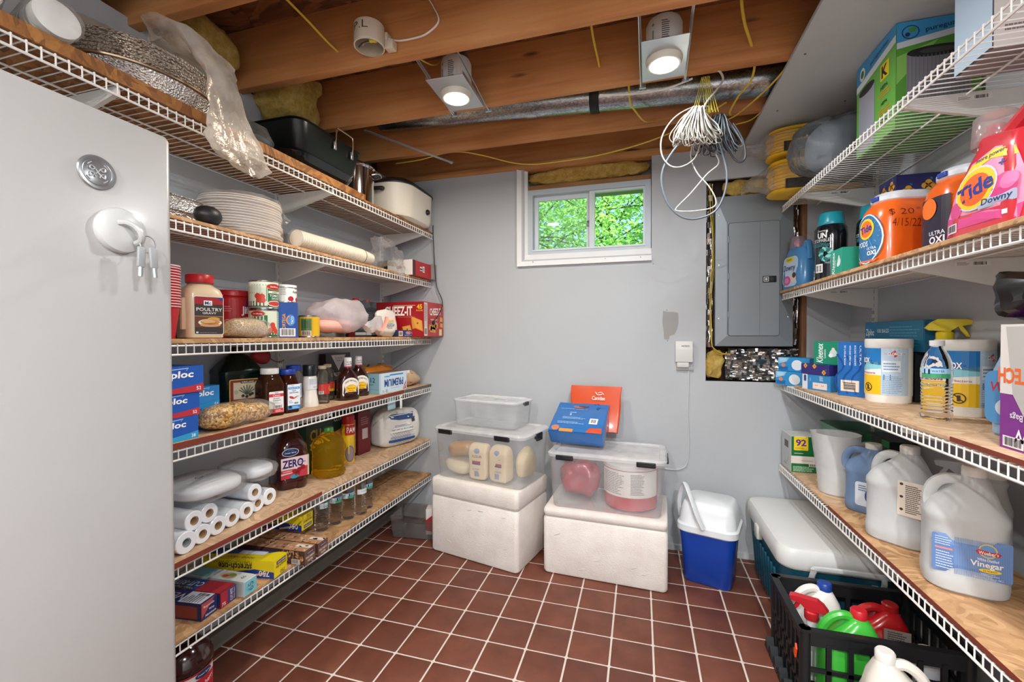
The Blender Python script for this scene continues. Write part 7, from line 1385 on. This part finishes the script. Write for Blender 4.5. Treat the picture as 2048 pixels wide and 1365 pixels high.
jug('white capped gallon jug behind the jug with text label', (.972, 1.60, ZR4b), RRt-.2, m_hd, .29, .05)
sprayer('white spray head on a blue bottle behind the gallon jugs', (.985, 1.735, ZR4b), 2.6, mat('#1f4a9c', .3), mat('#d9dadc', .35), .20, .03)
t = thing('green_bin', 'dull green translucent tub behind the pitcher', 'bin', (.945, 2.41, ZR4))
MB().rloft([(0, .15, .22, .02), (.005, .16, .23, .025), (.25, .175, .25, .028), (.255, .18, .255, .03)], 5, True, False).build('tub', mat('#5d8a76', .45, var=.05), t)
carton('dark_green_box', 'dark green and black box behind the pitcher', 'box', (.985, 2.16, ZR4b), RRt, .20, .09, .255, '#16241c', [('f', Print().rect(-.099, -.127, .099, .127, '#16241c').rect(-.099, -.127, -.04, .127, '#0f5a30', 1).lines(-.03, .02, .09, .1, 7, '#6a706c', 1, .3).rect(.04, .1, .095, .127, '#1c8a44', 1))])
carton('brown_flat_box', 'flat brown cardboard box behind the 92 carton', 'box', (.945, 2.587, ZR4), 0, .17, .095, .07, '#7a6658')
# ================================================================== CRATE AND BOTTLES ON THE FLOOR
m_crate = mat('#15181b', .42, var=.15)
t = thing('plastic_crate', 'black plastic crate full of cleaning bottles on the floor', 'crate', (.725, 1.772, 0), 0)
W2, D2, H = .22, .165, .285; ds, hs = .04, .0
def wall_grid(axis, s):
    b = MB(); L = W2 if axis == 'x' else D2; O = D2 if axis == 'x' else W2
    def bar(a0, a1, z0, z1, th=.010):
        if axis == 'x': b.box(a0, s*O-th/2, z0, a1, s*O+th/2, z1)
        else: b.box(s*O-th/2, a0, z0, s*O+th/2, a1, z1)
    n = 7
    for k in range(n+1):
        a = -L+.012+(2*L-.024)*k/n; bar(a-.007, a+.007, .012, H-.04)
    for z in (.006, .085, .15): bar(-L, L, z, z+.012)
    bar(-L, L, H-.052, H-.004, .006); bar(-L-.006, L+.006, H-.008, H, .024)
    return b
for ax, s in (('x', -1), ('x', 1), ('y', -1), ('y', 1)): wall_grid(ax, s).build('side_grid', m_crate, t, smooth=False)
bb = MB()
for k in range(7): bb.box(-W2+.06*k+.02, -D2, 0, -W2+.06*k+.032, D2, .008)
for k in range(5): bb.box(-W2, -D2+.06*k+.02, 0, W2, -D2+.06*k+.032, .008)
bb.build('base_grid', m_crate, t, smooth=False)
for sx in (-1, 1):
    for sy in (-1, 1): MB().lathe([(.017, 0), (.017, H)], 12, c=(sx*(W2-.008), sy*(D2-.008))).build('corner_post', m_crate, t)
tr = MB()
for k in range(6): y = -D2+.03+k*.055; tr.prism([(y-.022, .0), (y+.022, .0), (y, .05)], -W2-.03, -W2-.004, 'x')
for k in range(8): x = -W2+.03+k*.055; tr.prism([(x-.022, .0), (x+.022, .0), (x, .05)], -D2-.03, -D2-.004, 'y')
tr.build('stacking_ribs', m_crate, t, smooth=False)
MB().prism([(-.145, .20), (-.138, .18), (-.134, .165), (-.126, .17), (-.122, .19), (-.13, .195), (-.137, .215)], -W2-.014, -W2-.009, 'x').build('orange_sticker', mat('#e8501c', .4), t, label='torn orange sticker')
cr0 = (.725, 1.772)
def handled(label, loc, rz, body, cap, h, r, name, lab=None, tilt=(0, 0)):
    t = thing(name, label, 'bottle', loc, 0, 'bottles in the crate', (tilt[0], tilt[1], rz)); w, d = r*2, r*1.3
    MB().rloft([(0, w*.92, d*.9, .035), (.006, w, d, .04), (h*.55, w, d, .04), (h*.66, w*.9, d*.92, .038, -.004, 0), (h*.78, w*.62, d*.78, .034, .012, 0), (h*.88, w*.34, d*.6, .025, .02, 0), (h*.92, .042, .042, .02, .022, 0)], 7).build('bottle', body, t)
    MB().tube(cr([(.01, 0, h*.88), (-.02, 0, h*.915), (-r*.62, 0, h*.86), (-r*.9, 0, h*.72), (-r*.9, 0, h*.56), (-r*.8, 0, h*.48)], 5), .0145, 9).build('handle', body, t)
    MB().lathe([(.022, h*.905), (.0235, h*.91), (.0235, h*.985), (.02, h), (.001, h)], 24, c=(.022, 0), fn=lambda a, z: 1+.015*math.cos(a*2*PI*20)).build('cap', cap, t)
    if lab: lab.build('label', t, front(-d/2-.0005))
    return t
m_wb = mat('#e6e4de', .35, coat=.2)
handled('white bleach bottle with blue cap in the crate', (cr0[0]-.09, cr0[1]+.10, .012), .05, m_wb, mat('#1c4496', .35), .30, .085, 'bleach_bottle')
handled('bright green jug with red cap in the crate', (cr0[0]-.055, cr0[1]-.078, .012), -.02, mat('#3fb23c', .3, coat=.3), mat('#c4232c', .35), .315, .092, 'green_jug')
p = Print().rect(-.01, .06, .062, .225, '#23201e').rect(-.01, .185, .062, .225, '#9a948e', 1).lines(.0, .19, .05, .22, 4, '#4a2a2a', 2).rect(.0, .145, .055, .18, '#3a3634', 1).rect(.02, .15, .03, .172, '#c8402a', 2).rect(.032, .15, .042, .172, '#d8a02a', 2).lines(.0, .07, .055, .14, 9, '#b0922a', 1, .3)
handled('red jug with dark label lying back in the crate', (cr0[0]+.085, cr0[1]+.045, .014), -.15, mat('#b3161c', .25, coat=.4), mat('#a8161c', .3), .285, .088, 'red_jug', p)
sprayer('white spray bottle with red trigger in the crate', (cr0[0]-.14, cr0[1]+.008, .012), 2.75, mat('#dfe2e6', .35), mat('#c42430', .35), .21, .025)
t = thing('capped_bottle', 'dark bottle with grey cap at the right of the crate', 'bottle', (cr0[0]+.15, cr0[1]-.085, .012), .2)
revolve(t, 'bottle', [(.034, 0), (.036, .005), (.036, .16), (.03, .175)], mat('#b9bcc0', .35), 28)
revolve(t, 'cap', [(.031, .173), (.032, .175), (.032, .215), (.028, .22), (.001, .22)], mat('#c9cacb', .4), 28)
Print().rect(-.04, .03, .04, .15, '#1c1a2c').text('OTC', .0, .12, .02, '#e4e4ea', 1, w=.04).text('CARE', .0, .097, .018, '#e4e4ea', 1, w=.045).poly([(-.03, .05), (.03, .05), (.0, .085)], '#8a5aa0', 1).build('label', t, cyl(.0363))
handled('white gallon jug with white cap standing in front of the crate', (.69, 1.475, 0), PI-.2, mat('#ded9cf', .4, coat=.1), mat('#e4e2dc', .4), .335, .085, 'white_jug')
# ================================================================== OUTSIDE THE WINDOW
struct(MB().box(-8, 2.92, 1.3, 6, 16, 1.55).build('ground', mat('#4f7a34', .9, var=.3, vscale=3), smooth=False))
def leaf_mat():
    N = NT('leaf'); t = N.t; t.nodes.remove(N.b)
    g_ = N.n('TexNoise', Scale=2.2, Detail=3.); N.l(N.coord(), g_.inputs['Vector'])
    n2 = N.n('TexNoise', Scale=30., Detail=1.); N.l(N.coord(), n2.inputs['Vector'])
    av = N.n('Math', operation='MULTIPLY_ADD'); av.inputs[1].default_value = .5; N.l(g_.outputs['Fac'], av.inputs[0])
    hf = N.n('Math', operation='MULTIPLY'); hf.inputs[1].default_value = .5; N.l(n2.outputs['Fac'], hf.inputs[0]); N.l(hf.outputs[0], av.inputs[2])
    c = N.ramp(av.outputs[0], [(.3, '#6aa858'), (.5, '#9ad070'), (.7, '#cdee90')])
    d = N.n('BsdfDiffuse'); N.l(c, d.inputs[0]); tl = N.n('BsdfTranslucent'); N.l(c, tl.inputs[0])
    m = N.n('MixShader'); m.inputs[0].default_value = .6; N.l(d.outputs[0], m.inputs[1]); N.l(tl.outputs[0], m.inputs[2]); N.l(m.outputs[0], N.out.inputs[0]); return N.m
m_leaf = leaf_mat()
def leafy_tree(label, base, c, size, n, seed, s=.075):
    R = random.Random(seed); t = thing('leafy_tree', label, 'tree', base, 0, 'trees outside the window'); b = MB(); w = MB()
    o = Vector(base); cc = Vector(c)-o
    w.tube(cr([(0, 0, 0), (.05, .02, cc.z*.4), (cc.x*.5, cc.y*.5, cc.z*.8), tuple(cc+Vector((0, 0, size[2]*.3)))], 4), [.11, .1, .09, .09, .08, .08, .07, .06, .05, .04, .03, .02, .015], 7)
    for k in range(26):
        a = cc*R.uniform(.6, 1.); e = cc+Vector((R.uniform(-.5, .5)*size[0], R.uniform(-.5, .5)*size[1], R.uniform(-.45, .45)*size[2]))
        mid = a.lerp(e, .5)+Vector((0, 0, R.uniform(-.1, .25)))
        w.tube(cr([tuple(a), tuple(mid), tuple(e)], 4), [.022, .02, .018, .015, .013, .011, .009, .007, .005], 5)
    for k in range(n):
        p = cc+Vector((R.uniform(-.5, .5)*size[0], R.uniform(-.5, .5)*size[1], R.uniform(-.5, .5)*size[2]))
        if noise.noise(p*1.6+Vector((seed, 0, 0))) < -.22: continue
        M = Matrix.Rotation(R.uniform(0, 2*PI), 3, 'Z') @ Matrix.Rotation(R.uniform(-.9, .9), 3, 'X') @ Matrix.Rotation(R.uniform(-.6, .6), 3, 'Y'); q = s*R.uniform(.6, 1.3)
        V = [p+M @ Vector(v)*q for v in ((0, -.6, 0), (.32, -.15, .06), (.30, .2, .05), (0, .65, -.05), (-.30, .2, .05), (-.32, -.15, .06))]
        b.add(V, [(0, 1, 2, 3), (0, 3, 4, 5)])
    w.build('branches', mat('#4d4436', .9), t); f = b.build('foliage', m_leaf, t, smooth=False); f['kind'] = 'stuff'
    return t
leafy_tree('bright green leafy tree filling the left window pane', (-2.2, 6.6, 1.55), (-1.7, 6.5, 3.3), (2.6, 2., 2.8), 15000, 1, .055)
leafy_tree('bright green leafy tree with dark branches in the right window pane', (1.1, 5.4, 1.55), (.55, 5.3, 2.95), (1.9, 1.8, 2.4), 9000, 7, .055)
leafy_tree('farther pale green tree behind the others', (-.6, 9.5, 1.55), (-.7, 9.4, 4.0), (6., 3., 5.), 16000, 12, .11)
